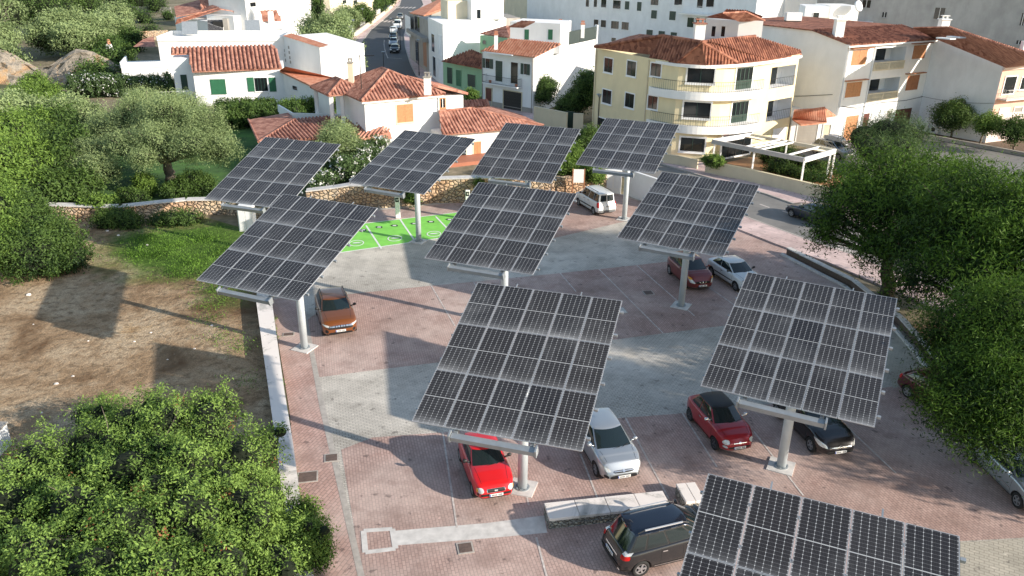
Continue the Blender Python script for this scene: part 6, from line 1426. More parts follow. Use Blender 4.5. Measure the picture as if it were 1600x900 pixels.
b = MB(); Wt.box(b, -.1, Wt.len+.1, 2.1, 2.2, -.05, .05); b.build('gate_frame', M['dkgreen'], gt)
sheet('terrace', [G(1103, 262), G(1290, 306), G(1330, 300), G(1300, 255), G(1235, 243), G(1170, 247)], .06, simple('terrace_tiles', (.40, .20, .09), .6, var=.2, scale=2))
sheet('forecourt', [G(1300, 262), G(1240, 238), G(1300, 222), G(1460, 205), G(1700, 270), G(1700, 330), G(1400, 330)], .035, M['asphalt_l'])
po = wthing('pergola', 'white metal pergola with folded fabric roof on the terrace', 'pergola', G(1200, 270))
ph_ = 2.6; c4 = [G(1113, 221, ph_), G(1257, 250, ph_), G(1305, 236, ph_), G(1173, 211, ph_)]
b = MB(); b.bar(c4[0], c4[1], .25, .38); b.build('gutter_beam', simple('weathered_beam', (.42, .40, .38), .6), po)
b = MB(); b.bar(c4[3], c4[2], .22, .30); b.build('rear_beam', M['cream'], po)
for a, c in ((c4[1], c4[2]), (c4[0], c4[3])): b = MB(); b.bar(a, c, .18, .42); b.build('end_beam', M['white'], po)
for t in (.37, .45, .53, .82):
    b = MB(); b.bar(c4[0].lerp(c4[1], t)+Vector((0, 0, .1)), c4[3].lerp(c4[2], t)+Vector((0, 0, .1)), .12, .14); b.build('rafter', M['white'], po)
for p in (c4[1], c4[0].lerp(c4[1], .48), c4[2], c4[3].lerp(c4[2], .45), c4[1].lerp(c4[2], .85), c4[0].lerp(c4[1], .03)):
    b = MB(); b.box(p.x-.07, p.x+.07, p.y-.07, p.y+.07, .05, ph_-.1); b.build('post', M['white'], po)
for (t0_, t1_) in ((.0, .22), (.78, .98)):
    b = MB(); a0_, a1_ = c4[3].lerp(c4[2], t0_), c4[3].lerp(c4[2], t1_); n = 12
    for k in range(n):
        p, q = a0_.lerp(a1_, k/n), a0_.lerp(a1_, (k+.5)/n); r_ = a0_.lerp(a1_, (k+1)/n); dn = (c4[0]-c4[3]).normalized()*.9
        b.poly([p, q+Vector((0, 0, -.15)), q+dn+Vector((0, 0, -.15)), p+dn]); b.poly([q+Vector((0, 0, -.15)), r_, r_+dn, q+dn+Vector((0, 0, -.15))])
    b.build('folded_canopy', M['cream'], po)

# --- street furniture
def lamp(px_, py_, h, label, name='street_lamp'):
    p = G(px_, py_); o = wthing(name, label, 'street lamp', p, 'street lamps'); b = MB(); b.tube(p, p+Vector((0, 0, .6)), .09, n=8); b.tube(p+Vector((0, 0, .6)), p+Vector((0, 0, h)), .055, .04, n=8); b.build('pole', M['iron'], o)
    b = MB(); b.tube(p+Vector((0, 0, h)), p+Vector((0, 0, h+.28)), .10, .24, n=10); b.tube(p+Vector((0, 0, h+.28)), p+Vector((0, 0, h+.36)), .34, .22, n=12); b.build('lantern', M['galv'], o); return o
lamp(933, 214, 4.3, 'dark street lamp at the corner of the yellow building')
lamp(655, 119, 5.2, 'street lamp on the pavement in front of the concrete house')
lamp(612.5, 72, 5.0, 'street lamp beside the row of parked cars on the far street'); lamp(626, 78, 5, 'street lamp behind the row of cars near the shop side')
lamp(600, 112, 2.8, 'short pale lamp behind the villa roof'); lamp(554, 70, 4.5, 'street lamp on the left pavement at the bend'); lamp(568, 47, 4.5, 'street lamp further up the left pavement'); lamp(753, 150, 4, 'street lamp between the green house and the balcony house')
lamp(559, 140, 4.5, 'thin pale lamp left of the villa chimney')
# chargers
for px_, py_, lb in ((622, 341, 'white charging post left of the tracker post'), (731, 331, 'white charging post partly hidden by the middle tracker')):
    p = G(px_, py_); o = wthing('charging_post', lb, 'charging post', p, 'charging posts at the green bays'); b = MB(); b.box(p.x-.17, p.x+.17, p.y-.13, p.y+.13, .01, 1.75); b.build('casing', M['white'], o, bevel=.03); b = MB(); b.box(p.x-.13, p.x+.13, p.y-.145, p.y-.131, 1.32, 1.66); b.build('screen', M['black'], o); b = MB(); b.box(p.x-.04, p.x+.06, p.y-.152, p.y-.1455, 1.42, 1.56); b.build('display', M['curtain'], o)
# notice board, cabinets, bins
p = G(902.5, 313); o = wthing('notice_board', 'blank white notice board on two dark posts in front of the stone wall', 'sign', p); b = MB(); b.box(p.x-.42, p.x+.42, p.y-.03, p.y+.03, 1.5, 2.6); b.build('board', M['white'], o)
for s in (-.47, .47): b = MB(); b.box(p.x+s-.04, p.x+s+.04, p.y-.04, p.y+.04, 0, 2.65); b.build('post', M['wood_brown'], o)
b = MB(); a = G(957, 303); o = wthing('meter_cabinet', 'white meter cabinets at the end of the stone wall', 'cabinet', a); b.box(a.x-.7, a.x+.7, a.y, a.y+.5, 0, 2.0); b.build('cabinet', M['white'], o)
for s in (-.35, .35): b = MB(); b.box(a.x+s-.28, a.x+s+.28, a.y-.02, a.y-.003, .5, 1.85); b.build('door', M['white2'], o)
# antenna on the villa roof
p = G(564, 122, 7.5); o = wthing('tv_antenna', 'television antenna standing on the villa roof', 'antenna', (p.x, p.y, 6.6)); b = MB(); b.tube((p.x, p.y, 6.4), (p.x, p.y, 9.6), .04, n=5); b.tube((p.x-.1, p.y, 9.5), (p.x+1.4, p.y-.2, 9.6), .03, n=5)
for k in range(5): b.tube((p.x+.2+k*.25, p.y-.35, 9.5), (p.x+.2+k*.25, p.y+.3, 9.58), .015, n=4)
b.build('mast', M['iron'], o)
# garden walls of the far street (left side)
lowwall([G(538, 62, 1.0), G(562, 46, 1), G(580, 33, 1), G(598, 20, 1), G(612, 8, 1), G(622, -4, 1)], 1.0, .3, 'cream', 'garden_wall', 'cream garden wall curving along the far street')
for k, (x, y) in enumerate(((549, 55), (567, 42), (591, 26))):
    p = G(x, y, 0); o = wthing('gate_pillar', 'white gate pillar in the far garden wall, %s' % ('the nearest one', 'the middle one', 'the farthest one')[k], 'pillar', p); b = MB(); b.box(p.x-.6, p.x+.6, p.y-.3, p.y+.3, 0, 1.9); b.build('pillar_shaft', M['white'], o); b = MB(); b.box(p.x-.68, p.x+.68, p.y-.38, p.y+.38, 1.9, 2.02); b.build('pillar_cap', M['white2'], o)
# low garden wall and bed on the right, terrace walls upper left
lowwall([G(1350, 190, .8), G(1480, 210, .8), G(1600, 232, .8), G(1700, 250, .8)], .35, .3, 'concrete', 'planter_kerb', 'low kerb of the soil strip under the blank side wall')
sheet('soil_bed', [G(1410, 203), G(1600, 243), G(1600, 222), G(1420, 196)], .045, simple('brown_soil', (.12, .08, .05), .95, var=.3))
stonewall('rubble_wall', 'rough sandy retaining wall in the upper left garden', [(195, 52), (230, 49), (262, 47)], 1.8, .8, 'stone')
stonewall('rubble_wall', 'low pale rubble wall at the very top left', [(150, 14), (200, 10), (265, 12)], 1.5, .8, 'stone_grey')
# rock outcrop
p = G(92, 130); o = wthing('rock_outcrop', 'pale limestone rock face with orange patch among the bushes', 'rock', p); b = MB(); rr2 = random.Random(3); nx, nz_ = 26, 9; vs = []
for i in range(nx):
    for k in range(nz_):
        t = k/(nz_-1); x = p.x-13+26*i/(nx-1); vs.append((x, p.y-1.5+3.6*t+rr2.uniform(-.5, .5), 4.6*math.sin(t*1.57)*(.7+.3*math.sin(i*.5))+rr2.uniform(-.25, .25)*(t > 0)))
b.add(vs, [(i*nz_+k, (i+1)*nz_+k, (i+1)*nz_+k+1, i*nz_+k+1) for i in range(nx-1) for k in range(nz_-1)])
m, nt, bb2, out = newmat('limestone'); bb2.inputs['Roughness'].default_value = .95; co = coords(nt); n1 = noise(nt, co, .35, 7, .65, .8)
c_ = ramp(nt, n1, [(.35, (.16, .14, .11)), (.5, (.36, .31, .25)), (.62, (.42, .26, .13)), (.72, (.46, .40, .33))]); link(nt, c_, bb2.inputs['Base Color']); bump(nt, bb2, noise(nt, co, 2, 8, .7), 1, .4); M['limestone'] = m
b.build('rock_face', M['limestone'], o)
# bird bath / garden table at the end of the stone wall
p = G(88, 322); o = wthing('garden_table', 'round stone table on a white pillar behind the stone wall', 'table', p); b = MB(); b.tube(p, p+Vector((0, 0, .8)), .22, n=8); b.build('pedestal', M['white'], o); b = MB(); b.tube(p+Vector((0, 0, .8)), p+Vector((0, 0, .92)), .95, n=20); b.build('table_top', M['conc_strip'], o)

# overhead wires slung across the street and along the facades
def wire(a, c, sag, label):
    a, c = Vector(a), Vector(c); o = wthing('overhead_wire', label, 'cable', (a.x, a.y, 0)); b = MB(); n = 12; pts = [a.lerp(c, i/n)-Vector((0, 0, sag*4*(i/n)*(1-i/n))) for i in range(n+1)]
    for p, q in zip(pts[:-1], pts[1:]): b.tube(p, q, .022, n=4, cap=False)
    b.build('wire', M['black'], o)
wire(WLf.A+Vector((0, 0, 4.3)), WK.p(WK.len-.5, 4.0, .15), .25, 'thin black cable hanging along the blank grey white side wall')
for u_ in (.25, WY.len-.2):
    b = MB(); b.tube(WY.p(u_, .05, .07), WY.p(u_, 9.1, .07), .05, n=6); b.build('drainpipe', M['beige'], yo)
b = MB(); b.tube(WV.p(WV.len-.15, .1, .07), WV.p(WV.len-.15, 5.6, .07), .05, n=6); b.build('drainpipe', M['white2'], vo)
b = MB(); b.tube(WH_.p(.12, .1, .07), WH_.p(.12, 6.6, .07), .05, n=6); b.tube(WH_.p(WH_.len-.15, .1, .07), WH_.p(WH_.len-.15, 6.6, .07), .05, n=6); b.build('drainpipe', M['concrete'], do)
# ------------------------------------------------------------------ vegetation
rng = np.random.default_rng(11)
LUMP = .22
LM = {
 'carob': leafmat('mastic_leaves', (.058, .115, .020), (.23, .35, .075), (.34, .13, .06)),
 'olive': leafmat('olive_leaves', (.075, .120, .038), (.31, .39, .17)),
 'tree': leafmat('pepper_tree_leaves', (.011, .034, .007), (.092, .170, .018), None, .35),
 'dark': leafmat('dark_leaves', (.020, .048, .012), (.095, .16, .035)),
 'bright': leafmat('bright_leaves', (.038, .088, .014), (.17, .27, .05)),
 'grass': leafmat('grass_blades', (.06, .13, .018), (.20, .37, .05)),
 'oleander': leafmat('oleander_leaves', (.028, .058, .020), (.10, .16, .055)),
 'flower': leafmat('white_blossom', (.60, .60, .56), (.85, .85, .82), None, .15),
 'litter': leafmat('dry_leaves', (.12, .06, .03), (.34, .18, .09), None, .1)}
M['bark'] = simple('grey_bark', (.16, .13, .10), .95, var=.35, scale=5, bmp=.6)
M['bark_dark'] = simple('dark_bark', (.07, .055, .04), .95, var=.35, scale=5)
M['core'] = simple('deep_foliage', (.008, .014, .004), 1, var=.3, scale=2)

def leaf_cloud(name, blobs, n, size, mat, parent=None, org=(0, 0, 0), clump=.35, asp=.45, upb=.25, kc=14, spread=.25, depth=.18, droop=0.0):
    """n leaves gathered in twig clumps around the surfaces of the ellipsoid blobs"""
    B = np.array(blobs, float); area = (B[:, 3]*B[:, 4]+B[:, 3]*B[:, 5]+B[:, 4]*B[:, 5]); pr = area/area.sum()
    nc = max(6, int(n/kc)); bi = rng.choice(len(B), nc, p=pr)
    d = rng.normal(size=(nc, 3)); d[:, 2] += upb; d /= np.linalg.norm(d, axis=1)[:, None]
    # lumpy radius
    lump = 1+LUMP*np.sin(d[:, 0]*5.1+bi*1.7)*np.sin(d[:, 1]*4.7+bi*2.3)+.10*np.sin(d[:, 2]*7+bi)
    rad = lump*(1-np.abs(rng.normal(0, depth, nc))+(rng.random(nc) < .14)*rng.uniform(0, .22, nc))
    C = B[bi, :3]+d*B[bi, 3:6]*rad[:, None]
    ctone = rng.uniform(-.16, .16, nc)+(rad-.85)*1.1+.26*d[:, 2]+rng.uniform(-.1, .1, len(B))[bi]  # shade painted into the tone: recessed clumps darker, upper ones lighter, rest random
    idx = rng.integers(0, nc, n); off = rng.normal(size=(n, 3))*clump; P = C[idx]+off
    nd = d[idx]*.7+rng.normal(size=(n, 3))*.55+np.array([0, 0, .25]); nd /= np.linalg.norm(nd, axis=1)[:, None]
    a = np.cross(nd, rng.normal(size=(n, 3))); a /= np.linalg.norm(a, axis=1)[:, None]+1e-9
    if droop: a[:, 2] -= droop; a /= np.linalg.norm(a, axis=1)[:, None]
    b = np.cross(nd, a); s = size*rng.uniform(.6, 1.35, n)[:, None]
    V4 = np.stack([P-a*s, P+b*s*asp, P+a*s, P-b*s*asp], 1).reshape(-1, 3)-np.array(org)
    V4[:, 2] = np.maximum(V4[:, 2], .01-0*V4[:, 2]) if org[2] <= .2 else V4[:, 2]
    me = bpy.data.meshes.new(name); me.vertices.add(4*n); me.vertices.foreach_set('co', V4.astype(np.float32).ravel())
    me.loops.add(4*n); me.loops.foreach_set('vertex_index', np.arange(4*n, dtype=np.int32)); me.polygons.add(n); me.polygons.foreach_set('loop_start', np.arange(0, 4*n, 4, dtype=np.int32)); me.polygons.foreach_set('loop_total', np.full(n, 4, np.int32))
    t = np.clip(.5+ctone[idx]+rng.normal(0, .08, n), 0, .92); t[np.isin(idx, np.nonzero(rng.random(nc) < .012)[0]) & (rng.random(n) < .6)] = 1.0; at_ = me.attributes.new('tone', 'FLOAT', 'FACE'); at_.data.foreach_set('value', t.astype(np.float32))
    me.materials.append(mat); me.update(); me.validate()
    o = bpy.data.objects.new(name, me); COL.objects.link(o)
    if parent is not None: o.parent = parent
    return o
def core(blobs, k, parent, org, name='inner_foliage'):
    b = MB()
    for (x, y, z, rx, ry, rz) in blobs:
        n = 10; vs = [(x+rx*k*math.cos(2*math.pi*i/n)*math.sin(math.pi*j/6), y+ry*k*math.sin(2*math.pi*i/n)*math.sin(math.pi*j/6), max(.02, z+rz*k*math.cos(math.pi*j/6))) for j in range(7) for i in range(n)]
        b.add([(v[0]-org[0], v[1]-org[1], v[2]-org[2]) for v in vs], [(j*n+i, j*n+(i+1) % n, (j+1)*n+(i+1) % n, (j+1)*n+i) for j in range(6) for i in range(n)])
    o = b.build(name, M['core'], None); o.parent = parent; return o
def limbs(base, blobs, r, parent, mat='bark', fork=.45, name='trunk'):
    """tapered trunk with limbs to the blobs; base is the origin"""
    b = MB(); cen = Vector((sum(q[0] for q in blobs)/len(blobs), sum(q[1] for q in blobs)/len(blobs), sum(q[2] for q in blobs)/len(blobs))); base = Vector(base)
    fk = base.lerp(cen, fork); fk.x = base.x+(cen.x-base.x)*fork*.6; fk.y = base.y+(cen.y-base.y)*fork*.6
    def limb(p, q, r0, r1, n=5, wob=.12):
        pts = [p.lerp(q, i/n)+Vector((rnd.uniform(-1, 1), rnd.uniform(-1, 1), rnd.uniform(-.4, .4)))*wob*(0 < i < n)*(q-p).length*.5 for i in range(n+1)]
        for i in range(n): b.tube(pts[i]-base, pts[i+1]-base, r0+(r1-r0)*i/n, r0+(r1-r0)*(i+1)/n, n=8, cap=False)
        return pts
    limb(base, fk, r*1.25, r*.8)
    for q in blobs:
        e = Vector(q[:3])+Vector((0, 0, q[5]*.2)); pts = limb(fk, e, r*.55, r*.16)
        for k in range(3):
            s = pts[2+k % 3]; t = e+Vector((rnd.uniform(-1, 1)*q[3]*.8, rnd.uniform(-1, 1)*q[4]*.8, rnd.uniform(-.2, .8)*q[5])); limb(s, t, r*.18, r*.04, 4)
    o = b.build(name, M[mat], None, smooth=True); o.parent = parent; return o
def plant(name, label, cat, base, blobs, n, size, mat, trunk=.2, group=None, corek=.72, bark='bark', part='crown', **k):
    base = Vector((base[0], base[1], 0)); o = thing(name, label, cat, base, 0, group)
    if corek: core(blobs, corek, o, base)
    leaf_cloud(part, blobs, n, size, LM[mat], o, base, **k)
    if trunk: limbs(base, blobs, trunk, o, bark)
    return o
def B(px, py, z, rx, rz=None, ry=None):
    p = G(px, py, z); return (p.x, p.y, z, rx, ry or rx, rz or rx*.8)

# --- big mastic / carob thicket in the lower left corner
bl = []
for (x, y, z, r_) in ((60, 730, 2.2, 1.4), (140, 700, 2.3, 1.3), (20, 800, 2.6, 1.4), (200, 668, 2.2, 1.2), (260, 668, 2.5, 1.3), (330, 660, 2.7, 1.25), (205, 740, 2.9, 1.3), (300, 730, 3.1, 1.35), (380, 720, 2.8, 1.2), (415, 700, 2.2, .8), (120, 800, 3.1, 1.35), (205, 830, 3.4, 1.3),
                      (300, 810, 3.4, 1.3), (380, 800, 2.9, 1.2), (60, 880, 3.3, 1.3), (150, 900, 3.6, 1.3), (250, 905, 3.7, 1.25), (350, 890, 3.3, 1.15), (430, 880, 2.5, .95), (470, 850, 1.6, .62), (100, 950, 3.7, 1.3), (-40, 760, 2.3, 1.4), (-50, 860, 3.0, 1.4), (300, 980, 3.6, 1.2), (420, 960, 2.8, 1.0), (420, 780, 2.1, .9), (165, 660, 1.2, 1.0), (240, 640, 1.6, .9)):
    bl.append(B(x, y, z-.5, r_, r_*1.05))
    for k in range(3): bl.append(B(x+rnd.uniform(-38, 38), y+rnd.uniform(-30, 30), z-.2+rnd.uniform(-.4, .35), r_*.5))
low = [(q[0], q[1], .8, q[3]*.9, q[4]*.9, 1.3) for q in bl[::4]]
o = thing('mastic_tree', 'broad mastic thicket with reddish berries filling the lower left corner', 'tree', G(250, 820))
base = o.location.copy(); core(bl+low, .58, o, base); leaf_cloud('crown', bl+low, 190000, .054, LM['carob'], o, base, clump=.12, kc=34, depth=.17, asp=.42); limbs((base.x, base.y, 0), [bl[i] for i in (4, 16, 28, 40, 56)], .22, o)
p = G(468, 868); bl2 = [B(476, 800, .9, .55), B(488, 832, 1.0, .6), B(468, 860, 1.1, .6), B(500, 858, .8, .5), B(450, 830, 1.3, .6), B(492, 872, .7, .5)]
o = plant('shrub', 'rounded green shrub spilling over the end of the white wall', 'shrub', p, bl2, 16000, .045, 'bright', .05, clump=.10, kc=14, depth=.15)

# --- left side bushes along the dry field
plant('shrub', 'large rounded dark green shrub at the left edge of the dry field', 'shrub', G(70, 425), [B(58, 362, 1.9, 1.9), B(90, 378, 1.5, 1.5), B(40, 345, 2.1, 2.0), B(80, 400, 1.0, 1.5), B(110, 400, .9, 1.2), B(50, 395, 1.5, 2.0)], 42000, .085, 'dark', .12, clump=.2, kc=14)
plant('shrub', 'light green willowy shrub at the left edge beside the dark one', 'shrub', G(5, 430), [B(0, 330, 3.0, 1.7), B(-25, 380, 2.2, 2.0), B(12, 395, 1.5, 1.2), B(-30, 300, 3.5, 2), B(10, 360, 2.2, 1.5)], 26000, .085, 'bright', .12, clump=.2)
plant('shrub', 'grey green bush in front of the left edge of the stone wall', 'shrub', G(180, 350), [B(185, 340, .5, 1.4, .8), B(165, 345, .4, 1.0, .7), B(205, 348, .3, 1.0, .6)], 9000, .07, 'dark', 0, clump=.15)
plant('shrub', 'low bush under the middle of the curving stone wall', 'shrub', G(275, 345), [B(270, 342, .4, 1.1, .6), B(292, 340, .4, 1.0, .5), B(250, 345, .3, .8, .5)], 6000, .07, 'dark', 0, clump=.15)
# --- big olive with visible trunk
ob = [B(x, y, z, r_) for x, y, z, r_ in ((170, 205, 4.0, 2.0), (215, 185, 5.0, 2.3), (265, 185, 5.6, 2.3), (315, 200, 5.0, 2.1), (345, 235, 3.8, 1.4), (200, 228, 3.9, 1.8), (245, 222, 4.4, 1.9), (300, 228, 4.4, 1.6), (150, 238, 3.2, 1.3), (225, 165, 5.8, 1.8), (290, 170, 5.8, 1.7), (222, 248, 3.6, 1.1), (325, 215, 4.4, 1.6))]
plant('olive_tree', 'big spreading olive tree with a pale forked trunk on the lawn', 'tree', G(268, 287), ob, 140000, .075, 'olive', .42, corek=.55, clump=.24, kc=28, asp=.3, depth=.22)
plant('olive_tree', 'small grey olive tree leaning over the stone wall', 'tree', G(152, 312), [B(150, 262, 2.6, 1.2), B(130, 240, 3.0, 1.1), B(168, 268, 2.4, 1.0), B(120, 262, 2.4, .9)], 12000, .09, 'olive', .14, corek=.45, clump=.2, asp=.3)
# thick greenery behind
lst = [('tree', 'dark bushy tree left of the big olive tree', [(90, 200, 3.6, 2.2), (60, 230, 3.0, 2.2), (110, 235, 3, 2), (85, 265, 2.2, 2.0)], 'dark', 26000),
 ('tree', 'bright green tree at the left edge above the willowy shrub', [(10, 215, 4.2, 2.4), (30, 250, 3.4, 2.2), (-20, 250, 4, 2.6), (50, 200, 4, 1.8), (20, 290, 2.4, 1.8)], 'bright', 30000),
 ('tree', 'yellow green tree between the rock face and the hedge', [(55, 130, 2.2, 1.5), (75, 148, 2.0, 1.6), (40, 155, 2.4, 1.8)], 'bright', 16000),
 ('tree', 'mid green tree at the left margin below the rock face', [(20, 180, 3.4, 2.6), (70, 186, 3.2, 2.2), (110, 180, 3.0, 2.2), (-20, 190, 4, 3), (130, 185, 2.8, 2.0)], 'olive', 34000),
 ('tree', 'dark tree in the shade left of the lawn', [(125, 290, 1.6, 1.6), (100, 300, 1.4, 1.5), (70, 300, 1.6, 1.6)], 'dark', 14000),
 ('tree', 'rounded olive coloured tree in the upper left garden', [(110, 45, 4.5, 3.8), (80, 52, 4.0, 3.4), (140, 50, 4.0, 3.4), (115, 62, 3.6, 3.0), (150, 62, 3.0, 2.4), (65, 60, 3.4, 2.4)], 'olive', 36000),
 ('tree', 'dark broad tree at the very top left', [(60, 5, 7, 5), (30, 18, 5, 4), (90, 8, 6, 4.5), (120, -2, 7, 5)], 'dark', 24000),
 ('tree', 'grey green tree right of the rounded one in the upper left garden', [(180, 30, 4.5, 3.4), (165, 45, 4, 3), (190, 48, 3.5, 2.4)], 'olive', 16000),
 ('tree', 'tree at the top left edge with bare branches below', [(5, 20, 6, 4), (-10, 60, 4.5, 3.4), (8, 90, 3, 2.4)], 'olive', 16000),
 ('shrub', 'dark hedge bushes left of the white house', [(170, 95, 2.2, 2.4), (140, 105, 1.8, 2.2), (150, 120, 1.5, 2.4), (185, 120, .8, 1.6), (175, 75, 2.2, 2.2), (205, 62, 2.2, 2.4), (190, 84, 1.6, 2.0)], 'dark', 22000),
 ('shrub', 'green bushes on the terrace at the top left by the rubble wall', [(200, 20, 1.2, 3), (225, 28, 1.2, 2.4), (150, 15, 2, 3.5), (245, 8, 2, 3), (180, 6, 2, 3.5), (215, -2, 3, 4), (235, 50, 1, 2), (262, 25, 1.0, 1.6)], 'dark', 18000),
 ('tree', 'leafy trees at the top edge left of the upper house', [(150, -18, 6, 5), (225, -20, 6, 5), (80, -25, 8, 6)], 'olive', 12000)]
for nm, lb, bb_, mt, n in lst:
    q = [B(*v) for v in bb_]; bs = (sum(v[0] for v in q)/len(q), sum(v[1] for v in q)/len(q)); far = bs[1] > 110
    plant(nm, lb, 'tree' if nm == 'tree' else 'shrub', bs, q, n, .13 if not far else .2, mt, .2 if nm == 'tree' else 0, corek=.75, clump=.3 if not far else .45, kc=14, asp=.4)
# hedges
def hedge(label, px0, px1, z, w, h, n, mt, size=.1, flowers=0, cat='hedge', k=8):
    a, c = G(*px0), G(*px1); bl_ = [((a.x+(c.x-a.x)*(i+.5)/k), (a.y+(c.y-a.y)*(i+.5)/k), h*.5, (c-a).length/k*.7, w, h*.55) for i in range(k)]
    o = plant('hedge', label, cat, a, bl_, n, size, mt, 0, corek=.8, clump=.15, depth=.08)
    if flowers: leaf_cloud('blossom', bl_, flowers, size*.8, LM['flower'], o, o.location, clump=.2, depth=.02, asp=.8, kc=5, upb=.6)
    return o
hedge('dark oleander hedge with white flowers in front of the left white house', (112, 152), (275, 150), 0, 1.3, 2.6, 26000, 'oleander', .12, 900)
hedge('dark hedge between the olive tree and the villa', (345, 200), (470, 195), 0, 1.6, 2.4, 22000, 'dark', .12)
hedge('bright clipped hedge strip behind the villa terrace', (440, 178), (545, 172), 0, .8, 1.6, 9000, 'bright', .1)
hedge('green hedge below the green shuttered windows', (340, 178), (430, 176), 0, .9, 1.6, 9000, 'dark', .12)
hedge('low hedge inside the terrace behind the pergola', (1190, 252), (1290, 270), 0, .6, .9, 8000, 'dark', .09)
hedge('low planting along the terrace under the rear beam', (1200, 268), (1285, 286), 0, .5, .8, 6000, 'dark', .09, k=6)
plant('shrub', 'bright bush on top of the terrace wall left end', 'shrub', G(1120, 258), [B(1113, 251, 1.4, .7), B(1122, 253, 1.3, .6), B(1105, 250, 1.3, .5)], 3500, .08, 'bright', 0, clump=.1)
plant('shrub', 'bush under the pergola by the wall', 'shrub', G(1238, 258), [B(1232, 240, 1.2, 1.0), B(1206, 238, 1.2, 1.2), B(1218, 255, .8, .9)], 6000, .08, 'dark', 0, clump=.12)
# oleander with white blossom beside the villa
ol = [B(x, y, z, r_) for x, y, z, r_ in ((530, 225, 2.6, 1.5), (560, 245, 2.2, 1.5), (590, 232, 2.2, 1.2), (545, 270, 1.5, 1.6), (515, 255, 1.8, 1.4), (500, 285, 1.3, 1.2), (575, 275, 1.0, 1.3), (600, 250, 1.5, .9))]
o = plant('oleander', 'large oleander bush covered in white blossom beside the villa', 'shrub', G(545, 290), ol, 30000, .10, 'oleander', .1, corek=.7, clump=.2)
leaf_cloud('blossom', ol, 3600, .075, LM['flower'], o, o.location, clump=.09, depth=.02, asp=.9, kc=9, upb=.5)
plant('olive_tree', 'feathery grey green tree in front of the villa porch', 'tree', G(520, 262), [B(527, 208, 4.0, 1.4), B(515, 225, 3.4, 1.3), B(540, 222, 3.5, 1.3)], 16000, .09, 'olive', .12, corek=.5, clump=.2, asp=.25)
plant('shrub', 'green creeper on the stone wall left of the tracker post', 'shrub', G(640, 322), [B(640, 300, 1.2, .6, .8), B(645, 312, .8, .5), B(748, 285, 1.7, .4)], 5000, .07, 'bright', 0, clump=.12)
plant('shrub', 'leafy green bush above the stone wall left of the notice board', 'shrub', G(888, 290), [B(893, 245, 2.6, 1.2), B(884, 262, 2.0, 1.1), B(900, 255, 2.0, 1.0)], 14000, .08, 'bright', .05, clump=.15)
plant('shrub', 'leafy green bush right of the notice board', 'shrub', G(925, 290), [B(925, 270, 1.9, .9), B(918, 258, 2.2, .8), B(932, 276, 1.6, .7)], 9000, .08, 'bright', .04, clump=.13)
plant('tree', 'small dark tree at the foot of the yellow building', 'tree', G(917, 232), [B(922, 214, 1.8, 1.2), B(916, 225, 1.3, 1.0)], 9000, .09, 'dark', .08, clump=.16)
plant('shrub', 'short green plant on the villa garden wall', 'shrub', G(737, 158), [B(736, 148, 2.4, .8)], 2500, .09, 'bright', 0, clump=.15)
# trees by the far street and houses
plant('tree', 'large grey green tree between the left houses and the far street', 'tree', G(520, 112), [B(x, y, z, r_) for x, y, z, r_ in ((495, 45, 6.5, 2.8), (520, 50, 6.5, 3.0), (490, 65, 5.2, 2.6), (520, 70, 5, 2.8), (540, 85, 3.8, 2.4), (515, 90, 3.4, 2.4), (530, 105, 2.4, 2.4), (548, 100, 2.6, 1.8))], 42000, .15, 'olive', .25, corek=.7, clump=.35)
plant('shrub', 'bright green shrub under the grey green tree', 'shrub', G(515, 120), [B(512, 82, 3.6, 1.6), B(516, 92, 3.0, 1.5)], 6000, .13, 'bright', 0, clump=.25)
plant('cypress_tree', 'slim dark cypress in front of the tall white house', 'tree', G(497, 45), [B(497, 28, 4, 1.4, 3.4), B(497, 12, 7.5, 1.1, 3.5), B(496, 0, 11, .8, 3)], 10000, .14, 'dark', .2, clump=.2)
plant('tree', 'round olive coloured tree at the bend of the far street', 'tree', G(548, 48), [B(540, 24, 3.5, 2.4), B(535, 34, 2.6, 2.4), B(552, 30, 2.6, 2.0)], 14000, .17, 'olive', .2, clump=.35)
plant('tree', 'second tree by the far garden wall', 'tree', G(565, 38), [B(563, 20, 3.2, 2.4), B(572, 24, 2.6, 2.0)], 9000, .17, 'dark', .15, clump=.35)
plant('tree', 'tree behind the far garden wall near the top edge', 'tree', G(590, 20), [B(592, 4, 3.2, 3.0), B(580, 8, 3, 2.6), B(606, -4, 3.2, 3)], 10000, .2, 'dark', .15, clump=.4)
plant('shrub', 'lime green shrub beyond the far garden wall', 'shrub', G(585, 20), [B(583, 16, 1.5, 1.8)], 3000, .15, 'bright', 0, clump=.25)
plant('tree', 'bushy tree in front of the white side wall of the balcony house', 'tree', G(850, 160), [B(853, 136, 3.0, 1.5), B(850, 148, 2.2, 1.3)], 10000, .10, 'dark', .12, clump=.18)
plant('tree', 'dark climbing greenery between the white wall and the yellow building', 'tree', G(900, 178), [B(920, 130, 4.5, 1.6), B(912, 148, 3.2, 1.6), B(900, 160, 2.2, 1.5), B(885, 166, 1.7, 1.2), B(925, 150, 3, 1.2)], 20000, .12, 'dark', .1, clump=.25)
plant('tree', 'dark tree behind the cream gabled house', 'tree', G(900, 80), [B(897, 26, 7, 3.2), B(892, 40, 5, 3.0), B(905, 36, 5, 2.4)], 12000, .2, 'dark', .2, clump=.4)
plant('shrub', 'light green bush behind the dark roof screen', 'shrub', G(910, 75), [B(905, 50, 5, 1.6), B(942, 62, 4, 1.6)], 6000, .15, 'bright', 0, clump=.3)
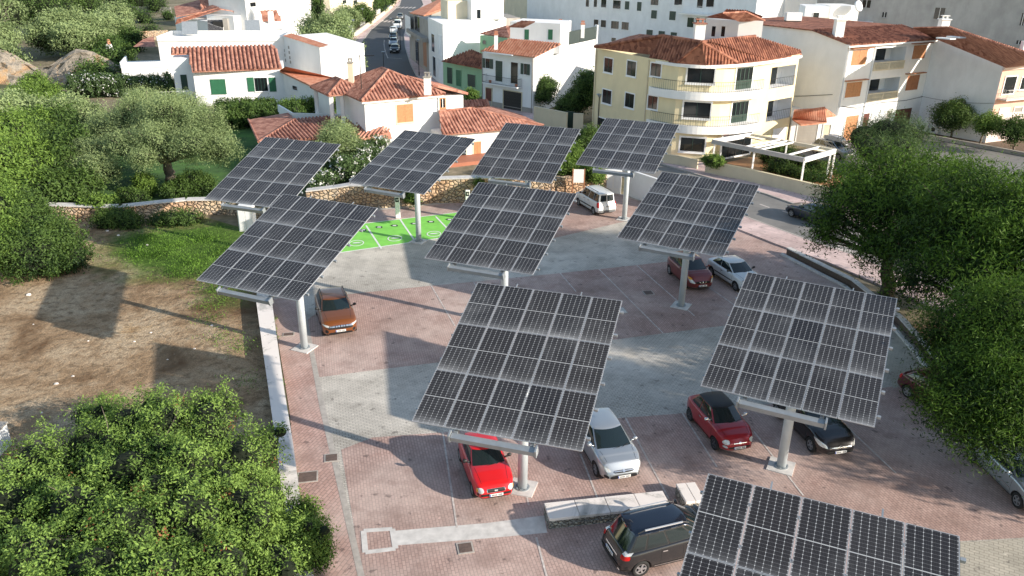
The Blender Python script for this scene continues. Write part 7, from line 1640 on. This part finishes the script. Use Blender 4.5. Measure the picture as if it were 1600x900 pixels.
# street trees under the blank wall
for (x, y, sx, sy, r_, n, lb) in ((1486, 214, 1489, 180, 1.9, 16000, 'largest of the three small trees under the blank wall'), (1530, 226, 1545, 193, 1.25, 8000, 'middle one of the three small trees under the blank wall'), (1583, 236, 1588, 203, 1.5, 10000, 'rightmost of the three small trees under the blank wall')):
    plant('small_tree', lb, 'tree', G(x, y), [B(sx, sy, 2.6, r_, r_*.85), B(sx-8, sy+3, 2.5, r_*.7), B(sx+10, sy+2, 2.6, r_*.7)], n, .09, 'dark' if n != 8000 else 'bright', .10, group=None, corek=.5, clump=.2)
# tamarisk and the big trees on the right
plant('tree', 'dark grey green feathery tree behind the big right hand trees', 'tree', G(1375, 262), [B(1352, 215, 2.8, 2.0), B(1385, 210, 3.2, 2.4), B(1415, 215, 3.0, 2.2), B(1365, 235, 2.2, 2.0), B(1400, 235, 2.2, 2.2)], 34000, .09, 'oleander', .2, corek=.7, clump=.22, asp=.25)
def bigtree(label, base, bb_, n, r_, sz=.115):
    return plant('pepper_tree', label, 'tree', base, [B(*v) for v in bb_], n, sz, 'tree', r_, corek=.22, bark='bark_dark', clump=.34, kc=60, asp=.22, depth=.30, droop=.35, group=None)
bigtree('broad feathery tree overhanging the street at the upper right', G(1385, 462), [(1325, 296, 6.0, 2.0), (1385, 285, 7.0, 2.4), (1450, 288, 7.0, 2.4), (1310, 335, 5.0, 1.6), (1360, 320, 6.2, 2.8), (1430, 330, 6.4, 3.0), (1290, 372, 3.6, 1.0), (1375, 385, 4.6, 1.5), (1420, 395, 5.0, 1.9), (1465, 350, 6.0, 2.3), (1500, 300, 6.4, 2.4), (1286, 352, 4.2, .9)], 78000, .38)
bigtree('sunlit bright topped tree at the right edge of the car park', G(1530, 560), [(1515, 305, 8.2, 2.2), (1570, 335, 8.0, 2.4), (1620, 360, 8.0, 2.6), (1500, 360, 7.0, 2.6), (1560, 380, 7.0, 2.8), (1470, 425, 5.6, 1.9), (1540, 440, 5.8, 2.3), (1600, 430, 6.4, 2.6), (1425, 440, 4.6, 1.3), (1650, 400, 7, 3)], 76000, .40)
bigtree('nearest dark feathery tree at the right edge', G(1600, 680), [(1500, 515, 5.4, 1.3), (1540, 505, 6.2, 1.6), (1595, 500, 6.6, 1.8), (1495, 572, 4.6, 1.0), (1525, 580, 5.2, 1.4), (1585, 580, 5.6, 1.6), (1510, 630, 4.8, 1.0), (1560, 625, 5.0, 1.2), (1620, 620, 5.2, 1.5), (1462, 610, 4.4, .6), (1650, 560, 6, 1.8), (1545, 655, 4.4, .8), (1475, 640, 4.4, .8), (1500, 668, 4.2, .7), (1540, 690, 4.1, .75), (1590, 690, 4.2, .9), (1605, 650, 4.8, 1.2), (1465, 535, 4.6, .9)], 120000, .36, .078)
# the row goes on beyond the right edge: these trees shade the car park
for i_, (x, y, h_) in enumerate(((31.5, 24.0, 7.2), (32.0, 31.5, 8.0), (31.5, 39.5, 8.2))):
    lbls = ('feathery tree just past the right edge, nearest to the camera', 'feathery tree past the right edge behind the silver car', 'feathery tree past the right edge beyond the planter', 'tall feathery tree in the second row past the right edge', 'feathery tree past the right edge near the street')
    q_ = [(x, y, h_, 3.2, 3.2, 2.6), (x-2.2, y+1.4, h_-1.6, 2.6, 2.6, 2.2), (x+2.3, y-1.2, h_-1.4, 2.6, 2.6, 2.2), (x+.6, y+2.6, h_-1.8, 2.4, 2.4, 2.0), (x-.4, y-2.6, h_-1.8, 2.4, 2.4, 2.0), (x, y, h_-3, 2.4, 2.4, 1.5)]
    plant('pepper_tree', lbls[i_], 'tree', (x, y), q_, 26000, .20, 'tree', .35, corek=.62, bark='bark_dark', clump=.40, kc=40, asp=.3, depth=.25, droop=.35)
# grass tufts of the green corner and weeds
gp = G(290, 395); blg = [(G(x, y).x, G(x, y).y, .0, 2.6, 2.0, .10) for x, y in ((230, 375), (270, 385), (320, 375), (350, 395), (300, 410), (250, 400), (330, 430), (370, 430), (215, 400), (350, 455), (280, 430))]
o = leaf_cloud('grass', blg, 26000, .07, LM['grass'], None, (0, 0, 0), clump=.35, asp=.22, upb=2.5, kc=10, depth=.5, droop=-1.2); tag(o, kind='stuff')
blg = [(G(x, y).x, G(x, y).y, .0, 1.5, 1.2, .06) for x, y in ((352, 470), (330, 500), (345, 530), (375, 545), (385, 600), (340, 450), (320, 480))]
o = leaf_cloud('grass', blg, 3500, .06, LM['grass'], None, (0, 0, 0), clump=.3, asp=.25, upb=2.5, kc=8, depth=.5, droop=-1.0); tag(o, kind='stuff')
# weeds along the white wall
blg = [(G(x, y).x, G(x, y).y, .03, .10, .35, .06) for x, y in ((428, 500), (432, 530), (430, 515), (438, 600), (445, 660), (452, 700), (460, 745))]
o = leaf_cloud('weeds', blg, 900, .04, LM['grass'], None, (0, 0, 0), clump=.08, upb=1, kc=8); tag(o, kind='stuff')
# spiky pale plants at the wall
plant('shrub', 'yellow green leafy plant growing over the stone wall', 'shrub', G(150, 322), [B(135, 318, 1.1, .6), B(155, 318, 1.2, .7), B(175, 315, 1.0, .5), B(130, 326, .7, .5)], 4500, .09, 'bright', 0, clump=.15)
plant('shrub', 'yellowish round bush on the lawn by the olive tree', 'shrub', G(228, 300), [B(225, 285, .9, .9), B(232, 295, .6, .7)], 5000, .08, 'bright', 0, clump=.13)
plant('shrub', 'dark green round bush on the lawn near the left tracker', 'shrub', G(305, 302), [B(305, 285, 1.0, 1.2), B(285, 292, .8, 1.0), B(322, 290, .8, .9), B(265, 300, .6, .8)], 12000, .08, 'dark', 0, clump=.15)
plant('shrub', 'low shrubs between the lawn and the stone wall', 'shrub', G(200, 312), [B(200, 306, .6, .9, .6), B(215, 308, .5, .8, .5), B(110, 305, .8, 1.0, .7)], 6000, .08, 'dark', 0, clump=.15)
# ------------------------------------------------------------------ light
SUN_AZ_VEC = Vector((15.0, -7.0, 0)).normalized(); EL = R(20.3)
sd = bpy.data.lights.new('sun', 'SUN'); so = bpy.data.objects.new('sun', sd); COL.objects.link(so)
sv = Vector((SUN_AZ_VEC.x*math.cos(EL), SUN_AZ_VEC.y*math.cos(EL), math.sin(EL)))
so.rotation_euler = sv.to_track_quat('Z', 'Y').to_euler(); sd.energy = 7.5; sd.angle = R(.55); sd.color = (1.0, .91, .79)
w = bpy.data.worlds.new('World'); sc.world = w; w.use_nodes = True; nt = w.node_tree; nt.nodes.clear()
o = nt.nodes.new('ShaderNodeOutputWorld'); bg = nt.nodes.new('ShaderNodeBackground'); sk = nt.nodes.new('ShaderNodeTexSky')
sk.sky_type = 'NISHITA'; sk.sun_disc = False; sk.sun_elevation = EL; sk.sun_rotation = math.atan2(sv.x, sv.y); sk.altitude = 20
sk.air_density = 1.0; sk.dust_density = .5; sk.ozone_density = .8
bg.inputs[1].default_value = .27; tn = nt.nodes.new('ShaderNodeMix'); tn.data_type = 'RGBA'; tn.blend_type = 'MULTIPLY'; tn.inputs[0].default_value = 1; tn.inputs[7].default_value = (1.0, .95, .87, 1); nt.links.new(sk.outputs[0], tn.inputs[6]); nt.links.new(tn.outputs[2], bg.inputs[0]); nt.links.new(bg.outputs[0], o.inputs[0])
sc.view_settings.view_transform = 'Standard'; sc.view_settings.look = 'None'; sc.view_settings.exposure = 0
